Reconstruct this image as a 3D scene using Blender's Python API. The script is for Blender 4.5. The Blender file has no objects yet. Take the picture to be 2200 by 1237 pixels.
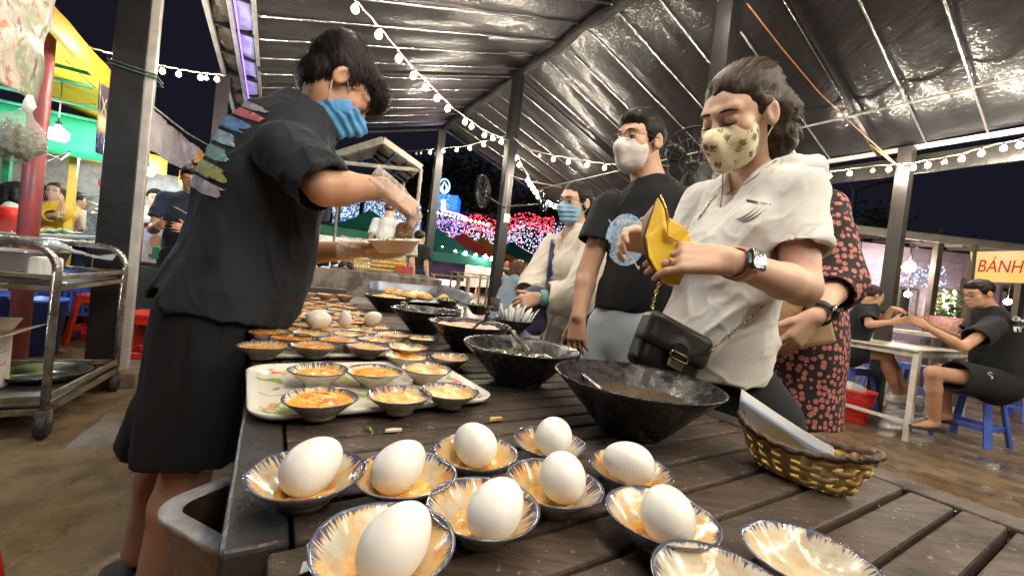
import bpy, bmesh, math, random
import numpy as np
from mathutils import Vector, Matrix
from mathutils.bvhtree import BVHTree
random.seed(7)
RNG = np.random.default_rng(7)
sc = bpy.context.scene
COL = sc.collection
PI = math.pi

# ------------------------------------------------------------------ camera
F_PX, PW, PH = 870.0, 2200.0, 1237.0
ROLL, PITCH = math.radians(6.5), math.radians(-1.2)
CAM = np.array([0, 0, 1.005])
_f = np.array([0, math.cos(PITCH), math.sin(PITCH)])
_r0 = np.array([1.0, 0, 0]); _u0 = np.cross(_r0, _f)
_r = _r0 * math.cos(ROLL) + _u0 * math.sin(ROLL)
_u = -_r0 * math.sin(ROLL) + _u0 * math.cos(ROLL)
cam = bpy.data.cameras.new('camera')
cam.sensor_width = 36.0
cam.lens = 36.0 * F_PX / PW
cam.clip_start = 0.02
cam.clip_end = 400
cam_o = bpy.data.objects.new('camera', cam)
COL.objects.link(cam_o)
M = Matrix.Identity(4)
for i in range(3):
    M[i][0], M[i][1], M[i][2], M[i][3] = _r[i], _u[i], -_f[i], CAM[i]
cam_o.matrix_world = M
sc.camera = cam_o

# ------------------------------------------------------------------ night sky, exposure
wd = bpy.data.worlds.new('World'); sc.world = wd; wd.use_nodes = True
nt = wd.node_tree; bg = nt.nodes['Background']
sky = nt.nodes.new('ShaderNodeTexSky'); sky.sky_type = 'NISHITA'; sky.sun_disc = False
sky.sun_elevation = math.radians(-4.0); sky.sun_rotation = math.radians(200)
mx = nt.nodes.new('ShaderNodeMix'); mx.data_type = 'RGBA'; mx.inputs[0].default_value = 0.03
mx.inputs[6].default_value = (0.10, 0.105, 0.19, 1)
nt.links.new(sky.outputs[0], mx.inputs[7]); nt.links.new(mx.outputs[2], bg.inputs[0])
bg.inputs[1].default_value = 0.062
sc.view_settings.view_transform = 'Standard'
sc.view_settings.look = 'None'
sc.view_settings.exposure = 0.55
sc.view_settings.gamma = 1.0
sc.render.engine = 'CYCLES'
cy = sc.cycles
cy.use_denoising = True
try:
    cy.denoiser = 'OPENIMAGEDENOISE'
except Exception:
    pass
cy.max_bounces = 6; cy.diffuse_bounces = 3; cy.glossy_bounces = 3; cy.transmission_bounces = 5; cy.transparent_max_bounces = 12
cy.sample_clamp_indirect = 4.0; cy.sample_clamp_direct = 0.0
cy.caustics_reflective = False; cy.caustics_refractive = False
cy.use_light_tree = True
BULB = 400.0            # emission of one lit festoon bulb

# ------------------------------------------------------------------ frames of reference
def at(x, y, d):
    """a point seen at a place of the photograph, d metres deep"""
    return CAM + (_f + _r * (x - PW / 2) / F_PX - _u * (y - PH / 2) / F_PX) * d
def onz(x, y, z):
    v = _f + _r * (x - PW / 2) / F_PX - _u * (y - PH / 2) / F_PX
    return CAM + v * ((z - CAM[2]) / v[2])
TA = math.radians(31)
UX = np.array([-math.sin(TA), math.cos(TA), 0.0])     # along the table
VX = np.array([math.cos(TA), math.sin(TA), 0.0])      # across the table
ZX = np.array([0, 0, 1.0])
def W(u, v, z=0.0):
    return UX * u + VX * v + ZX * z
def nrm(v):
    v = np.asarray(v, float); return v / (np.linalg.norm(v) + 1e-12)
def frame(fwd, up):
    """3x3, columns right, forward, up"""
    f = nrm(fwd); r = nrm(np.cross(f, up)); u = np.cross(r, f)
    return np.array([r, f, u]).T
RUV = np.array([UX, -VX, ZX]).T       # local x along the table, y against V
TABLE_Z = 0.78

# ------------------------------------------------------------------ objects
ORG = {}
def link(o, parent=None):
    COL.objects.link(o)
    if parent is not None:
        o.parent = parent
    return o
def thing(name, label, cat, loc=(0, 0, 0), group=None, kind=None, rz=0.0):
    o = bpy.data.objects.new(name, None); COL.objects.link(o)
    o.empty_display_size = 0.05
    o.location = [float(a) for a in loc]; o.rotation_euler = (0, 0, rz)
    if label: o['label'] = label
    if cat: o['category'] = cat
    if group: o['group'] = group
    if kind: o['kind'] = kind
    ORG[o.name] = np.array(loc, float)
    return o
def tag(o, label, cat, group=None, kind=None):
    if label: o['label'] = label
    if cat: o['category'] = cat
    if group: o['group'] = group
    if kind: o['kind'] = kind
    return o
def org(parent):
    p = parent
    while p is not None:
        if p.name in ORG: return ORG[p.name]
        p = p.parent
    return np.zeros(3)
def mesh_data(name, V, F, mat, smooth=True):
    me = bpy.data.meshes.new(name)
    V = np.asarray(V, float)
    me.from_pydata(V.tolist(), [], F.tolist() if hasattr(F, 'tolist') else F)
    if smooth and len(me.polygons):
        me.polygons.foreach_set('use_smooth', np.ones(len(me.polygons), bool))
    if mat is not None:
        me.materials.append(mat)
    me.update()
    return me
def mobj(name, V, F, mat, parent=None, smooth=True, local=False):
    """one mesh object from world-space vertices (local=True: already relative to its thing)"""
    V = np.asarray(V, float)
    if parent is not None and not local:
        V = V - org(parent)
    o = bpy.data.objects.new(name, mesh_data(name, V, F, mat, smooth))
    return link(o, parent)
def copy_tree(o, parent=None):
    c = o.copy(); COL.objects.link(c); c.parent = parent
    for ch in list(o.children):
        copy_tree(ch, c)
    return c
def mod_bevel(o, w, seg=2):
    m = o.modifiers.new('bevel', 'BEVEL'); m.width = w; m.segments = seg; m.limit_method = 'ANGLE'; m.angle_limit = 0.6
    return o
def mod_solid(o, t, off=0.0):
    m = o.modifiers.new('solidify', 'SOLIDIFY'); m.thickness = t; m.offset = off
    return o

class MB:
    def __init__(s): s.V = []; s.F = []; s.n = 0
    def add(s, V, F):
        V = np.asarray(V, float)
        s.V.append(V); s.F += [[i + s.n for i in f] for f in F]; s.n += len(V); return s
    def box(s, c, half, R=None):
        h = np.array(half, float)
        P = np.array([[x, y, z] for x in (-1, 1) for y in (-1, 1) for z in (-1, 1)]) * h
        if R is not None: P = P @ np.asarray(R).T
        return s.add(P + np.asarray(c, float), [(0, 1, 3, 2), (4, 6, 7, 5), (0, 4, 5, 1), (2, 3, 7, 6), (0, 2, 6, 4), (1, 5, 7, 3)])
    def bar(s, a, b, w, t, up=(0, 0, 1)):
        """a box beam from a to b, w wide (sideways), t high"""
        a = np.asarray(a, float); b = np.asarray(b, float)
        f = nrm(b - a)
        up = np.asarray(up, float)
        if abs(f @ up) > .98: up = np.array([0, 1.0, 0]) if abs(f[1]) < .9 else np.array([1.0, 0, 0])
        R = frame(f, up)
        return s.box((a + b) / 2, (w / 2, np.linalg.norm(b - a) / 2, t / 2), R)
    def tube(s, pts, r, n=8, closed=False, flat=1.0, cap=True):
        P = np.asarray(pts, float); m = len(P)
        rr = np.full(m, r, float) if np.isscalar(r) else np.asarray(r, float)
        T = np.zeros_like(P)
        if closed:
            T = np.roll(P, -1, 0) - np.roll(P, 1, 0)
        else:
            T[1:-1] = P[2:] - P[:-2]; T[0] = P[1] - P[0]; T[-1] = P[-1] - P[-2]
        T /= (np.linalg.norm(T, axis=1)[:, None] + 1e-12)
        ref = np.array([0, 0, 1.0]) if abs(T[0][2]) < .9 else np.array([1.0, 0, 0])
        x = nrm(np.cross(ref, T[0])); V = []
        for i in range(m):
            x = nrm(x - T[i] * (x @ T[i])); y = np.cross(T[i], x)
            a = np.arange(n) * 2 * PI / n
            V.append(P[i] + rr[i] * (np.cos(a)[:, None] * x + flat * np.sin(a)[:, None] * y))
        V = np.concatenate(V); Fc = []
        for i in range(m if closed else m - 1):
            i2 = (i + 1) % m
            for j in range(n):
                j2 = (j + 1) % n
                Fc.append((i * n + j, i * n + j2, i2 * n + j2, i2 * n + j))
        if not closed and cap:
            Fc.append(tuple(range(n))[::-1]); Fc.append(tuple((m - 1) * n + j for j in range(n)))
        return s.add(V, Fc)
    def lathe(s, prof, n=32, c=(0, 0, 0), R=None, mod=None):
        """prof: (radius, z) pairs; mod(theta, i) scales the radius"""
        th = np.arange(n) * 2 * PI / n; V = []; Fc = []; idx = []
        k = 0
        for i, (r, z) in enumerate(prof):
            if r < 1e-6:
                V.append(np.array([[0, 0, z]])); idx.append((k, 1)); k += 1
            else:
                q = r * (mod(th, i) if mod else np.ones(n))
                V.append(np.stack([q * np.cos(th), q * np.sin(th), np.full(n, z)], 1)); idx.append((k, n)); k += n
        for i in range(len(prof) - 1):
            (a, na), (b, nb) = idx[i], idx[i + 1]
            for j in range(n):
                j2 = (j + 1) % n
                if na == 1 and nb == 1: continue
                if na == 1: Fc.append((a, b + j2, b + j))
                elif nb == 1: Fc.append((a + j, a + j2, b))
                else: Fc.append((a + j, a + j2, b + j2, b + j))
        V = np.concatenate(V)
        if R is not None: V = V @ np.asarray(R).T
        return s.add(V + np.asarray(c, float), Fc)
    def grid(s, P, cu=False, cv=False):
        """P: array nu x nv x 3"""
        nu, nv = P.shape[:2]; Fc = []
        for i in range(nu if cu else nu - 1):
            for j in range(nv if cv else nv - 1):
                i2, j2 = (i + 1) % nu, (j + 1) % nv
                Fc.append((i * nv + j, i2 * nv + j, i2 * nv + j2, i * nv + j2))
        return s.add(P.reshape(-1, 3), Fc)
    def prism(s, poly, o, ex, ey, depth):
        """a flat outline (2-d) at o in axes ex, ey, thick along ex x ey"""
        ex = np.asarray(ex, float); ey = np.asarray(ey, float); ez = nrm(np.cross(ex, ey)); o = np.asarray(o, float)
        n = len(poly)
        A = [o + ex * p[0] + ey * p[1] for p in poly]; B = [q + ez * depth for q in A]
        Fc = [tuple(range(n))[::-1], tuple(range(n, 2 * n))] + [(i, (i + 1) % n, n + (i + 1) % n, n + i) for i in range(n)]
        return s.add(np.array(A + B), Fc)
    def build(s, name, mat, parent=None, smooth=False, bevel=0.0, local=False):
        o = mobj(name, np.concatenate(s.V), s.F, mat, parent, smooth, local)
        if bevel: mod_bevel(o, bevel)
        return o

def rrect(w, h, r, n=5):
    """rounded rectangle outline"""
    out = []
    for cx, cy, a0 in ((w / 2 - r, h / 2 - r, 0), (-w / 2 + r, h / 2 - r, 90), (-w / 2 + r, -h / 2 + r, 180), (w / 2 - r, -h / 2 + r, 270)):
        for k in range(n + 1):
            a = math.radians(a0 + 90 * k / n)
            out.append((cx + r * math.cos(a), cy + r * math.sin(a)))
    return out

# ------------------------------------------------------------------ value noise in numpy
_H = np.random.default_rng(3).random(4096).astype(np.float32)
def vnoise(P, seed=0):
    P = np.asarray(P, float); I = np.floor(P).astype(np.int64); f = P - I; f = f * f * (3 - 2 * f)
    def hsh(i, j, k): return _H[(i * 73 + j * 1571 + k * 3907 + seed * 331 + (i * j) % 97) % 4096]
    out = 0
    for dx in (0, 1):
        for dy in (0, 1):
            for dz in (0, 1):
                w = (f[:, 0] if dx else 1 - f[:, 0]) * (f[:, 1] if dy else 1 - f[:, 1]) * (f[:, 2] if dz else 1 - f[:, 2])
                out = out + w * hsh(I[:, 0] + dx, I[:, 1] + dy, I[:, 2] + dz)
    return out * 2 - 1
def fnoise(P, seed=0, octv=3):
    o = 0; a = 1.0; P = np.asarray(P, float)
    for k in range(octv):
        o = o + a * vnoise(P * 2 ** k, seed + k); a *= .5
    return o

# ------------------------------------------------------------------ materials
MATS = {}
def lin(c):
    return tuple((x / 12.92 if x <= .04045 else ((x + .055) / 1.055) ** 2.4) for x in c)
def hexc(r, g, b):
    return lin((r / 255, g / 255, b / 255))
class N:
    """small helper round one node tree"""
    def __init__(s, name):
        s.m = bpy.data.materials.new(name); s.m.use_nodes = True; s.t = s.m.node_tree
        s.b = s.t.nodes['Principled BSDF']; s.co = s.t.nodes.new('ShaderNodeTexCoord')
    def n(s, typ, **kw):
        x = s.t.nodes.new(typ)
        for k, v in kw.items():
            if k[0] == 'i' and k[1:].isdigit(): s.inp(x, int(k[1:]), v)
            else: setattr(x, k, v)
        return x
    def inp(s, x, i, v):
        if isinstance(v, bpy.types.NodeSocket): s.t.links.new(v, x.inputs[i])
        else:
            if isinstance(v, tuple) and len(v) == 3 and x.inputs[i].type == 'RGBA': v = (*v, 1)
            x.inputs[i].default_value = v
    def set(s, **kw):
        for k, v in kw.items(): s.inp(s.b, k.replace('_', ' '), v)
    def map(s, scale=(1, 1, 1), rot=(0, 0, 0), loc=(0, 0, 0), src=None):
        m = s.n('ShaderNodeMapping'); s.t.links.new(src or s.co.outputs['Object'], m.inputs[0])
        m.inputs['Scale'].default_value = scale; m.inputs['Rotation'].default_value = rot; m.inputs['Location'].default_value = loc
        return m.outputs[0]
    def noise(s, vec, scale=5., detail=4., rough=.55, dist=0.):
        x = s.n('ShaderNodeTexNoise'); s.t.links.new(vec, x.inputs['Vector'])
        x.inputs['Scale'].default_value = scale; x.inputs['Detail'].default_value = detail
        x.inputs['Roughness'].default_value = rough; x.inputs['Distortion'].default_value = dist
        return x.outputs[0]
    def vor(s, vec, scale=5., feat='F1', out=0):
        x = s.n('ShaderNodeTexVoronoi', feature=feat); s.t.links.new(vec, x.inputs['Vector']); x.inputs['Scale'].default_value = scale
        return x.outputs[out]
    def math(s, op, a, b=0., c=0., clamp=False):
        x = s.n('ShaderNodeMath', operation=op, use_clamp=clamp); s.inp(x, 0, a); s.inp(x, 1, b); s.inp(x, 2, c); return x.outputs[0]
    def ramp(s, fac, lo, hi):
        """smooth 0..1 between lo and hi"""
        x = s.n('ShaderNodeMapRange', interpolation_type='SMOOTHSTEP'); s.inp(x, 0, fac); s.inp(x, 1, float(lo)); s.inp(x, 2, float(hi)); return x.outputs[0]
    def mix(s, fac, a, b, blend='MIX'):
        x = s.n('ShaderNodeMix', data_type='RGBA', blend_type=blend); s.inp(x, 0, fac); s.inp(x, 6, a); s.inp(x, 7, b); return x.outputs[2]
    def xyz(s, vec):
        x = s.n('ShaderNodeSeparateXYZ'); s.t.links.new(vec, x.inputs[0]); return x.outputs
    def bump(s, h, strength=.3, dist=.01):
        x = s.n('ShaderNodeBump'); x.inputs['Strength'].default_value = strength; x.inputs['Distance'].default_value = dist
        s.t.links.new(h, x.inputs['Height']); s.t.links.new(x.outputs[0], s.b.inputs['Normal']); return x
def dk(c, k): return tuple(a * k for a in c[:3])
def PM(name, col, rough=.5, metal=0., var=.3, scale=12., bump=0., bscale=60., spec=.5, col2=None, sss=0., coat=0., sheen=0., trans=0., emit=None, es=0., alpha=1., rvar=.1, stretch=(1, 1, 1)):
    if name in MATS: return MATS[name]
    g = N(name); v = g.map(stretch)
    n1 = g.noise(v, scale, 5)
    c2 = col2 if col2 else dk(col, 1 - var)
    g.set(Base_Color=g.mix(g.ramp(n1, .35, .68), tuple(col), tuple(c2)), Metallic=metal)
    g.set(Roughness=g.math('ADD', g.math('MULTIPLY', g.noise(v, scale * 2.3, 3), rvar * 2), rough - rvar))
    g.b.inputs['Specular IOR Level'].default_value = spec
    if bump: g.bump(g.noise(v, bscale, 4), bump, .01)
    if sss:
        g.b.inputs['Subsurface Weight'].default_value = sss; g.b.inputs['Subsurface Radius'].default_value = (.012, .005, .003); g.b.inputs['Subsurface Scale'].default_value = 1.0
    if coat: g.b.inputs['Coat Weight'].default_value = coat; g.b.inputs['Coat Roughness'].default_value = .08
    if sheen: g.b.inputs['Sheen Weight'].default_value = sheen
    if trans: g.b.inputs['Transmission Weight'].default_value = trans
    if emit is not None:
        g.b.inputs['Emission Color'].default_value = (*emit, 1); g.b.inputs['Emission Strength'].default_value = es
    if alpha < 1: g.b.inputs['Alpha'].default_value = alpha
    MATS[name] = g.m
    return g.m
def EM(name, col, st):
    if name in MATS: return MATS[name]
    return PM(name, (.06, .06, .06), .4, var=0, emit=col, es=st)

# ------------------------------------------------------------------ implicit surfaces, for bodies and cloth
class SDF:
    def __init__(s, lo, hi, h):
        s.lo = np.array(lo, float); s.h = h
        s.n = np.ceil((np.array(hi, float) - s.lo) / h).astype(int) + 1
        s.D = np.full(s.n, .5, np.float32)
    def put(s, fn, lo, hi, k=0., op='+'):
        m = k + 3 * s.h
        a = np.clip(np.floor((np.asarray(lo) - m - s.lo) / s.h).astype(int), 0, s.n)
        b = np.clip(np.ceil((np.asarray(hi) + m - s.lo) / s.h).astype(int) + 1, 0, s.n)
        if (b <= a).any(): return s
        g = [(s.lo[i] + s.h * np.arange(a[i], b[i])).astype(np.float32) for i in range(3)]
        sl = tuple(slice(a[i], b[i]) for i in range(3))
        d = fn(g[0][:, None, None], g[1][None, :, None], g[2][None, None, :]); E = s.D[sl]
        if op == '+':
            if k > 0:
                t = np.clip(.5 + .5 * (E - d) / k, 0, 1); E = E + (d - E) * t - k * t * (1 - t)
            else: E = np.minimum(E, d)
        else:
            if k > 0:
                t = np.clip(.5 - .5 * (E + d) / k, 0, 1); E = E + (-d - E) * t + k * t * (1 - t)
            else: E = np.maximum(E, -d)
        s.D[sl] = E
        return s
    def cone(s, a, b, ra, rb, k=.01, op='+', flat=(0, 0), sq=None):
        """tapered capsule; flat=(1,1) cuts the ends square; sq=(axis, factor) squashes the section along an axis"""
        a = np.asarray(a, float); b = np.asarray(b, float); ba = b - a; L = np.linalg.norm(ba) + 1e-9; f = ba / L
        if sq is not None: sa = nrm(np.asarray(sq[0], float) - f * (f @ sq[0])); sf = 1 / sq[1] - 1
        def fn(X, Y, Z):
            x, y, z = X - a[0], Y - a[1], Z - a[2]
            t0 = (x * f[0] + y * f[1] + z * f[2]) / L; t = np.clip(t0, 0, 1)
            tt = np.where(t0 < 0, 0 if not flat[0] else t0, np.where(t0 > 1, 1 if not flat[1] else t0, t0))
            x, y, z = x - tt * ba[0], y - tt * ba[1], z - tt * ba[2]
            if sq is not None:
                q = (x * sa[0] + y * sa[1] + z * sa[2]) * sf
                x, y, z = x + q * sa[0], y + q * sa[1], z + q * sa[2]
            d = np.sqrt(x * x + y * y + z * z) - (ra + (rb - ra) * t)
            if flat[0]: d = np.maximum(d, -t0 * L)
            if flat[1]: d = np.maximum(d, (t0 - 1) * L)
            return d
        r = max(ra, rb)
        return s.put(fn, np.minimum(a, b) - r, np.maximum(a, b) + r, k, op)
    def chain(s, pts, rad, k=.01, op='+'):
        for i in range(len(pts) - 1): s.cone(pts[i], pts[i + 1], rad[i], rad[i + 1], k, op)
        return s
    def ell(s, c, r, R=None, k=.01, op='+'):
        c = np.asarray(c, float); r = np.asarray(r, float); R = np.eye(3) if R is None else np.asarray(R)
        def fn(X, Y, Z):
            x, y, z = X - c[0], Y - c[1], Z - c[2]
            q = [(x * R[0, i] + y * R[1, i] + z * R[2, i]) / r[i] for i in range(3)]
            k0 = np.sqrt(q[0] ** 2 + q[1] ** 2 + q[2] ** 2)
            k1 = np.sqrt((q[0] / r[0]) ** 2 + (q[1] / r[1]) ** 2 + (q[2] / r[2]) ** 2) + 1e-9
            return k0 * (k0 - 1) / k1
        m = r.max()
        return s.put(fn, c - m, c + m, k, op)
    def box(s, c, half, rad, R=None, k=.01, op='+'):
        c = np.asarray(c, float); hh = np.asarray(half, float) - rad; R = np.eye(3) if R is None else np.asarray(R)
        def fn(X, Y, Z):
            x, y, z = X - c[0], Y - c[1], Z - c[2]
            q = [np.abs(x * R[0, i] + y * R[1, i] + z * R[2, i]) - hh[i] for i in range(3)]
            o = np.sqrt(np.maximum(q[0], 0) ** 2 + np.maximum(q[1], 0) ** 2 + np.maximum(q[2], 0) ** 2)
            return o + np.minimum(np.maximum(q[0], np.maximum(q[1], q[2])), 0) - rad
        m = np.linalg.norm(half)
        return s.put(fn, c - m, c + m, k, op)
    def plane(s, p, n):
        """keep what lies behind the plane"""
        n = nrm(n); p = np.asarray(p, float)
        g = [(s.lo[i] + s.h * np.arange(s.n[i])).astype(np.float32) for i in range(3)]
        s.D = np.maximum(s.D, (g[0][:, None, None] - p[0]) * n[0] + (g[1][None, :, None] - p[1]) * n[1] + (g[2][None, None, :] - p[2]) * n[2])
        return s
    def mesh(s):
        D = s.D; S = D < 0
        for ax in range(3):       # close the box
            sl = [slice(None)] * 3
            for e in (0, -1):
                sl[ax] = e; D[tuple(sl)] = np.maximum(D[tuple(sl)], s.h * .5)
        S = D < 0
        cnt = np.zeros(tuple(s.n - 1), np.int8)
        for dx in (0, 1):
            for dy in (0, 1):
                for dz in (0, 1):
                    cnt += S[dx:s.n[0] - 1 + dx, dy:s.n[1] - 1 + dy, dz:s.n[2] - 1 + dz]
        act = (cnt > 0) & (cnt < 8)
        I = np.argwhere(act)
        idx = np.full(act.shape, -1, np.int32); idx[act] = np.arange(len(I))
        acc = np.zeros((len(I), 3)); num = np.zeros(len(I))
        corn = [(dx, dy, dz) for dx in (0, 1) for dy in (0, 1) for dz in (0, 1)]
        val = {c: D[I[:, 0] + c[0], I[:, 1] + c[1], I[:, 2] + c[2]].astype(float) for c in corn}
        for c in corn:
            for ax in range(3):
                if c[ax] == 0:
                    e = list(c); e[ax] = 1; e = tuple(e)
                    a, b = val[c], val[e]; m = (a < 0) != (b < 0)
                    t = np.where(m, a / np.where(a == b, 1, a - b), 0)
                    p = np.repeat(np.array(c, float)[None], len(I), 0); p[:, ax] += t
                    acc[m] += p[m]; num[m] += 1
        V = s.lo + s.h * (I + acc / num[:, None])
        Fs = []
        for ax in range(3):
            b1, b2 = [(1, 2), (2, 0), (0, 1)][ax]
            sa = [slice(1, -1)] * 3; sa[ax] = slice(0, s.n[ax] - 1)
            sb = [slice(1, -1)] * 3; sb[ax] = slice(1, s.n[ax])
            A, B = S[tuple(sa)], S[tuple(sb)]
            E = np.argwhere(A != B)
            if not len(E): continue
            ins = A[E[:, 0], E[:, 1], E[:, 2]]
            P = E + 1; P[:, ax] = E[:, ax]
            q = []
            for d1, d2 in ((1, 1), (0, 1), (0, 0), (1, 0)):
                Q = P.copy(); Q[:, b1] -= d1; Q[:, b2] -= d2
                q.append(idx[Q[:, 0], Q[:, 1], Q[:, 2]])
            q = np.stack(q, 1)
            q[~ins] = q[~ins][:, ::-1]
            Fs.append(q)
        Fc = np.concatenate(Fs) if Fs else np.zeros((0, 4), int)
        return V, Fc
def vnormals(V, Fc):
    a, b, c, d = (V[Fc[:, i]] for i in range(4))
    n = np.cross(c - a, d - b); out = np.zeros_like(V)
    for i in range(4): np.add.at(out, Fc[:, i], n)
    return out / (np.linalg.norm(out, axis=1)[:, None] + 1e-12)
def relax(V, Fc, it=2, lam=.5):
    for _ in range(it):
        s = np.zeros_like(V); c = np.zeros(len(V))
        for i in range(4):
            j = Fc[:, (i + 1) % 4]; np.add.at(s, Fc[:, i], V[j]); np.add.at(c, Fc[:, i], 1)
            np.add.at(s, j, V[Fc[:, i]]); np.add.at(c, j, 1)
        V = V + lam * (s / np.maximum(c, 1)[:, None] - V)
    return V
class Surf:
    """a finished mesh that prints, straps and jewellery can be laid on"""
    def __init__(s, V, Fc):
        s.b = BVHTree.FromPolygons([Vector(v) for v in V], [tuple(int(i) for i in f) for f in Fc])
    def hit(s, o, d):
        h = s.b.ray_cast(Vector(o), Vector(d))
        return (None, None) if h[0] is None else (np.array(h[0]), np.array(h[1]))
    def near(s, p):
        h = s.b.find_nearest(Vector(p)); return np.array(h[0]), np.array(h[1])
def decal(name, poly2d, o, ex, ey, surf, mat, parent, off=.0015, cell=.008):
    """lay a flat printed outline on a surface, looking along -(ex x ey)"""
    ex, ey = nrm(ex), nrm(ey); ez = np.cross(ex, ey)
    bm = bmesh.new()
    vs = [bm.verts.new((x, y, 0)) for x, y in poly2d]
    bm.faces.new(vs)
    bmesh.ops.triangulate(bm, faces=bm.faces[:])
    for _ in range(5):
        es = [e for e in bm.edges if e.calc_length() > cell]
        if not es: break
        bmesh.ops.subdivide_edges(bm, edges=es, cuts=1); bmesh.ops.triangulate(bm, faces=bm.faces[:])
    bad = []
    for v in bm.verts:
        p = np.asarray(o) + ex * v.co.x + ey * v.co.y
        h, n = surf.hit(p + ez * .4, -ez)
        if h is None: bad.append(v); continue
        v.co = h + ez * off
    if bad: bmesh.ops.delete(bm, geom=bad, context='VERTS')
    V = [v.co[:] for v in bm.verts]; bm.verts.index_update()
    Fc = [[v.index for v in f.verts] for f in bm.faces]; bm.free()
    if not V or not Fc: return None
    return mobj(name, V, Fc, mat, parent, True)
def text_polys(txt, size=1.0, font_shear=0.0, bold=0.0):
    """mesh of a word, as (verts2d, faces), baseline start at 0,0"""
    cu = bpy.data.curves.new('lettering', 'FONT'); cu.body = txt; cu.size = size; cu.shear = font_shear; cu.offset = bold
    o = bpy.data.objects.new('lettering', cu); COL.objects.link(o)
    dg = bpy.context.evaluated_depsgraph_get(); me = o.evaluated_get(dg).to_mesh()
    V = np.array([v.co[:2] for v in me.vertices]); Fc = [list(p.vertices) for p in me.polygons]
    o.evaluated_get(dg).to_mesh_clear(); bpy.data.objects.remove(o); bpy.data.curves.remove(cu)
    return V, Fc
def text_on(name, txt, size, o, ex, ey, surf, mat, parent, off=.002, shear=0., bold=0., xs=1.):
    V, Fc = text_polys(txt, size, shear, bold); V = V * (xs, 1.); ex, ey = nrm(ex), nrm(ey); ez = np.cross(ex, ey)
    P = np.asarray(o) + V[:, :1] * ex + V[:, 1:2] * ey
    if surf is not None:
        Q = []
        for p in P:
            h, n = surf.hit(p + ez * .4, -ez)
            Q.append(p if h is None else h + ez * off)
        P = np.array(Q)
    else: P = P + ez * off
    return mobj(name, P, Fc, mat, parent, False)
# ================================================================== ground
g = N('wet_concrete')
v = g.map(); n1 = g.noise(v, .9, 6, .6); n2 = g.noise(v, 7, 5, .6); n3 = g.noise(v, 55, 3)
c1 = g.mix(g.ramp(n1, .35, .65), (.140, .088, .040), (.215, .150, .082))
c1 = g.mix(g.math('MULTIPLY', g.ramp(n2, .42, .66), .75), c1, (.055, .038, .022))
c1 = g.mix(g.math('MULTIPLY', g.ramp(n3, .5, .75), .35), c1, (.24, .19, .13))
g.set(Base_Color=c1, Roughness=g.math('ADD', .14, g.math('MULTIPLY', g.ramp(g.noise(v, 2.2, 4), .38, .62), .5)))
g.bump(g.math('ADD', n2, g.math('MULTIPLY', n3, .6)), .35, .012)
M_GROUND = g.m
g = N('brick_paving')
br = g.n('ShaderNodeTexBrick'); g.t.links.new(g.map((1, 1, 1), (0, 0, -TA)), br.inputs['Vector'])
br.inputs['Color1'].default_value = (.36, .22, .17, 1); br.inputs['Color2'].default_value = (.27, .17, .14, 1); br.inputs['Mortar'].default_value = (.15, .11, .09, 1)
br.inputs['Scale'].default_value = 1.0; br.inputs['Brick Width'].default_value = .22; br.inputs['Row Height'].default_value = .11; br.inputs['Mortar Size'].default_value = .008
pv = g.noise(g.map(), 1.3, 5)
g.set(Base_Color=g.mix(g.math('MULTIPLY', g.ramp(pv, .4, .7), .5), br.outputs[0], (.16, .11, .09)), Roughness=.42)
g.bump(br.outputs[1], -.4, .006)
M_PAVE = g.m
S_ = 120.0
tag(mobj('ground', [(-S_, -S_, 0), (S_, -S_, 0), (S_, S_, 0), (-S_, S_, 0)], [(0, 1, 2, 3)], M_GROUND), None, None, kind='structure')
q = [W(5.3, 1.2, .004), W(5.3, 5.2, .004), W(26, 22, .004), W(40, 5, .004), W(26, -2, .004), W(8, .2, .004)]
tag(mobj('pavement', q, [tuple(range(6))], M_PAVE), None, None, kind='structure')

# ================================================================== canopy over the food table
g = N('black_tarp')
v = g.map(); a = g.noise(g.map((1, .25, 1), (0, 0, -TA)), 9, 4, .6, .6); b = g.noise(v, 26, 3, .6, 1.2)
d = g.noise(g.map((1.0, .22, 1), (0, 0, -TA + .35)), 60, 2)
g.set(Base_Color=g.mix(g.ramp(a, .3, .7), (.014, .0142, .0165), (.024, .0235, .026)), Roughness=.42)
g.b.inputs['Specular IOR Level'].default_value = .2
g.b.inputs['Coat Weight'].default_value = .5; g.b.inputs['Coat Roughness'].default_value = .035
bp_ = g.n('ShaderNodeBump'); bp_.inputs['Strength'].default_value = .38; bp_.inputs['Distance'].default_value = .02; g.t.links.new(g.math('ADD', g.noise(v, 20, 2, .5, .8), g.math('MULTIPLY', a, .5)), bp_.inputs['Height']); g.t.links.new(bp_.outputs[0], g.b.inputs['Coat Normal'])
g.bump(g.math('ADD', g.math('ADD', a, g.math('MULTIPLY', b, .14)), g.math('MULTIPLY', d, .16)), .25, .03)
M_TARP = g.m
M_STEEL_D = PM('dark_painted_steel', (.012, .0115, .013), .38, 0, .3, 6, .15, 30, rvar=.12)
M_STEEL_B = PM('brown_steel', (.024, .021, .019), .42, 0, .35, 7, .1, 40)
M_STEEL_W = PM('pale_steel', (.52, .49, .46), .4, .2, .25, 10, .1, 50)
M_RAFTER = PM('crinkled_film_on_rod', (.80, .78, .82), .2, .9, .2, 30, 1.0, 38)
M_BLACKCLOTH = PM('black_cloth', (.014, .012, .013), .8, 0, .3, 20, .3, 90)
CK = 1.4
W0 = W
def W(u, v, z=0.0):
    return W0(u * CK, v * CK, np.maximum(0.0, 1.005 + (z - 1.005) * CK))
ZE, VL, VR, VM, ZR = 2.40, -.205, 4.18, 1.99, 3.12
U0, U1 = -2.6, 5.75
def roof_z(v):
    return ZR - (ZR - ZE) * abs(v - VM) / (VM - VL)
cano = thing('canopy', 'long gabled black plastic canopy on steel posts over the food table', 'canopy', W0(2.1, 2.8))
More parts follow.
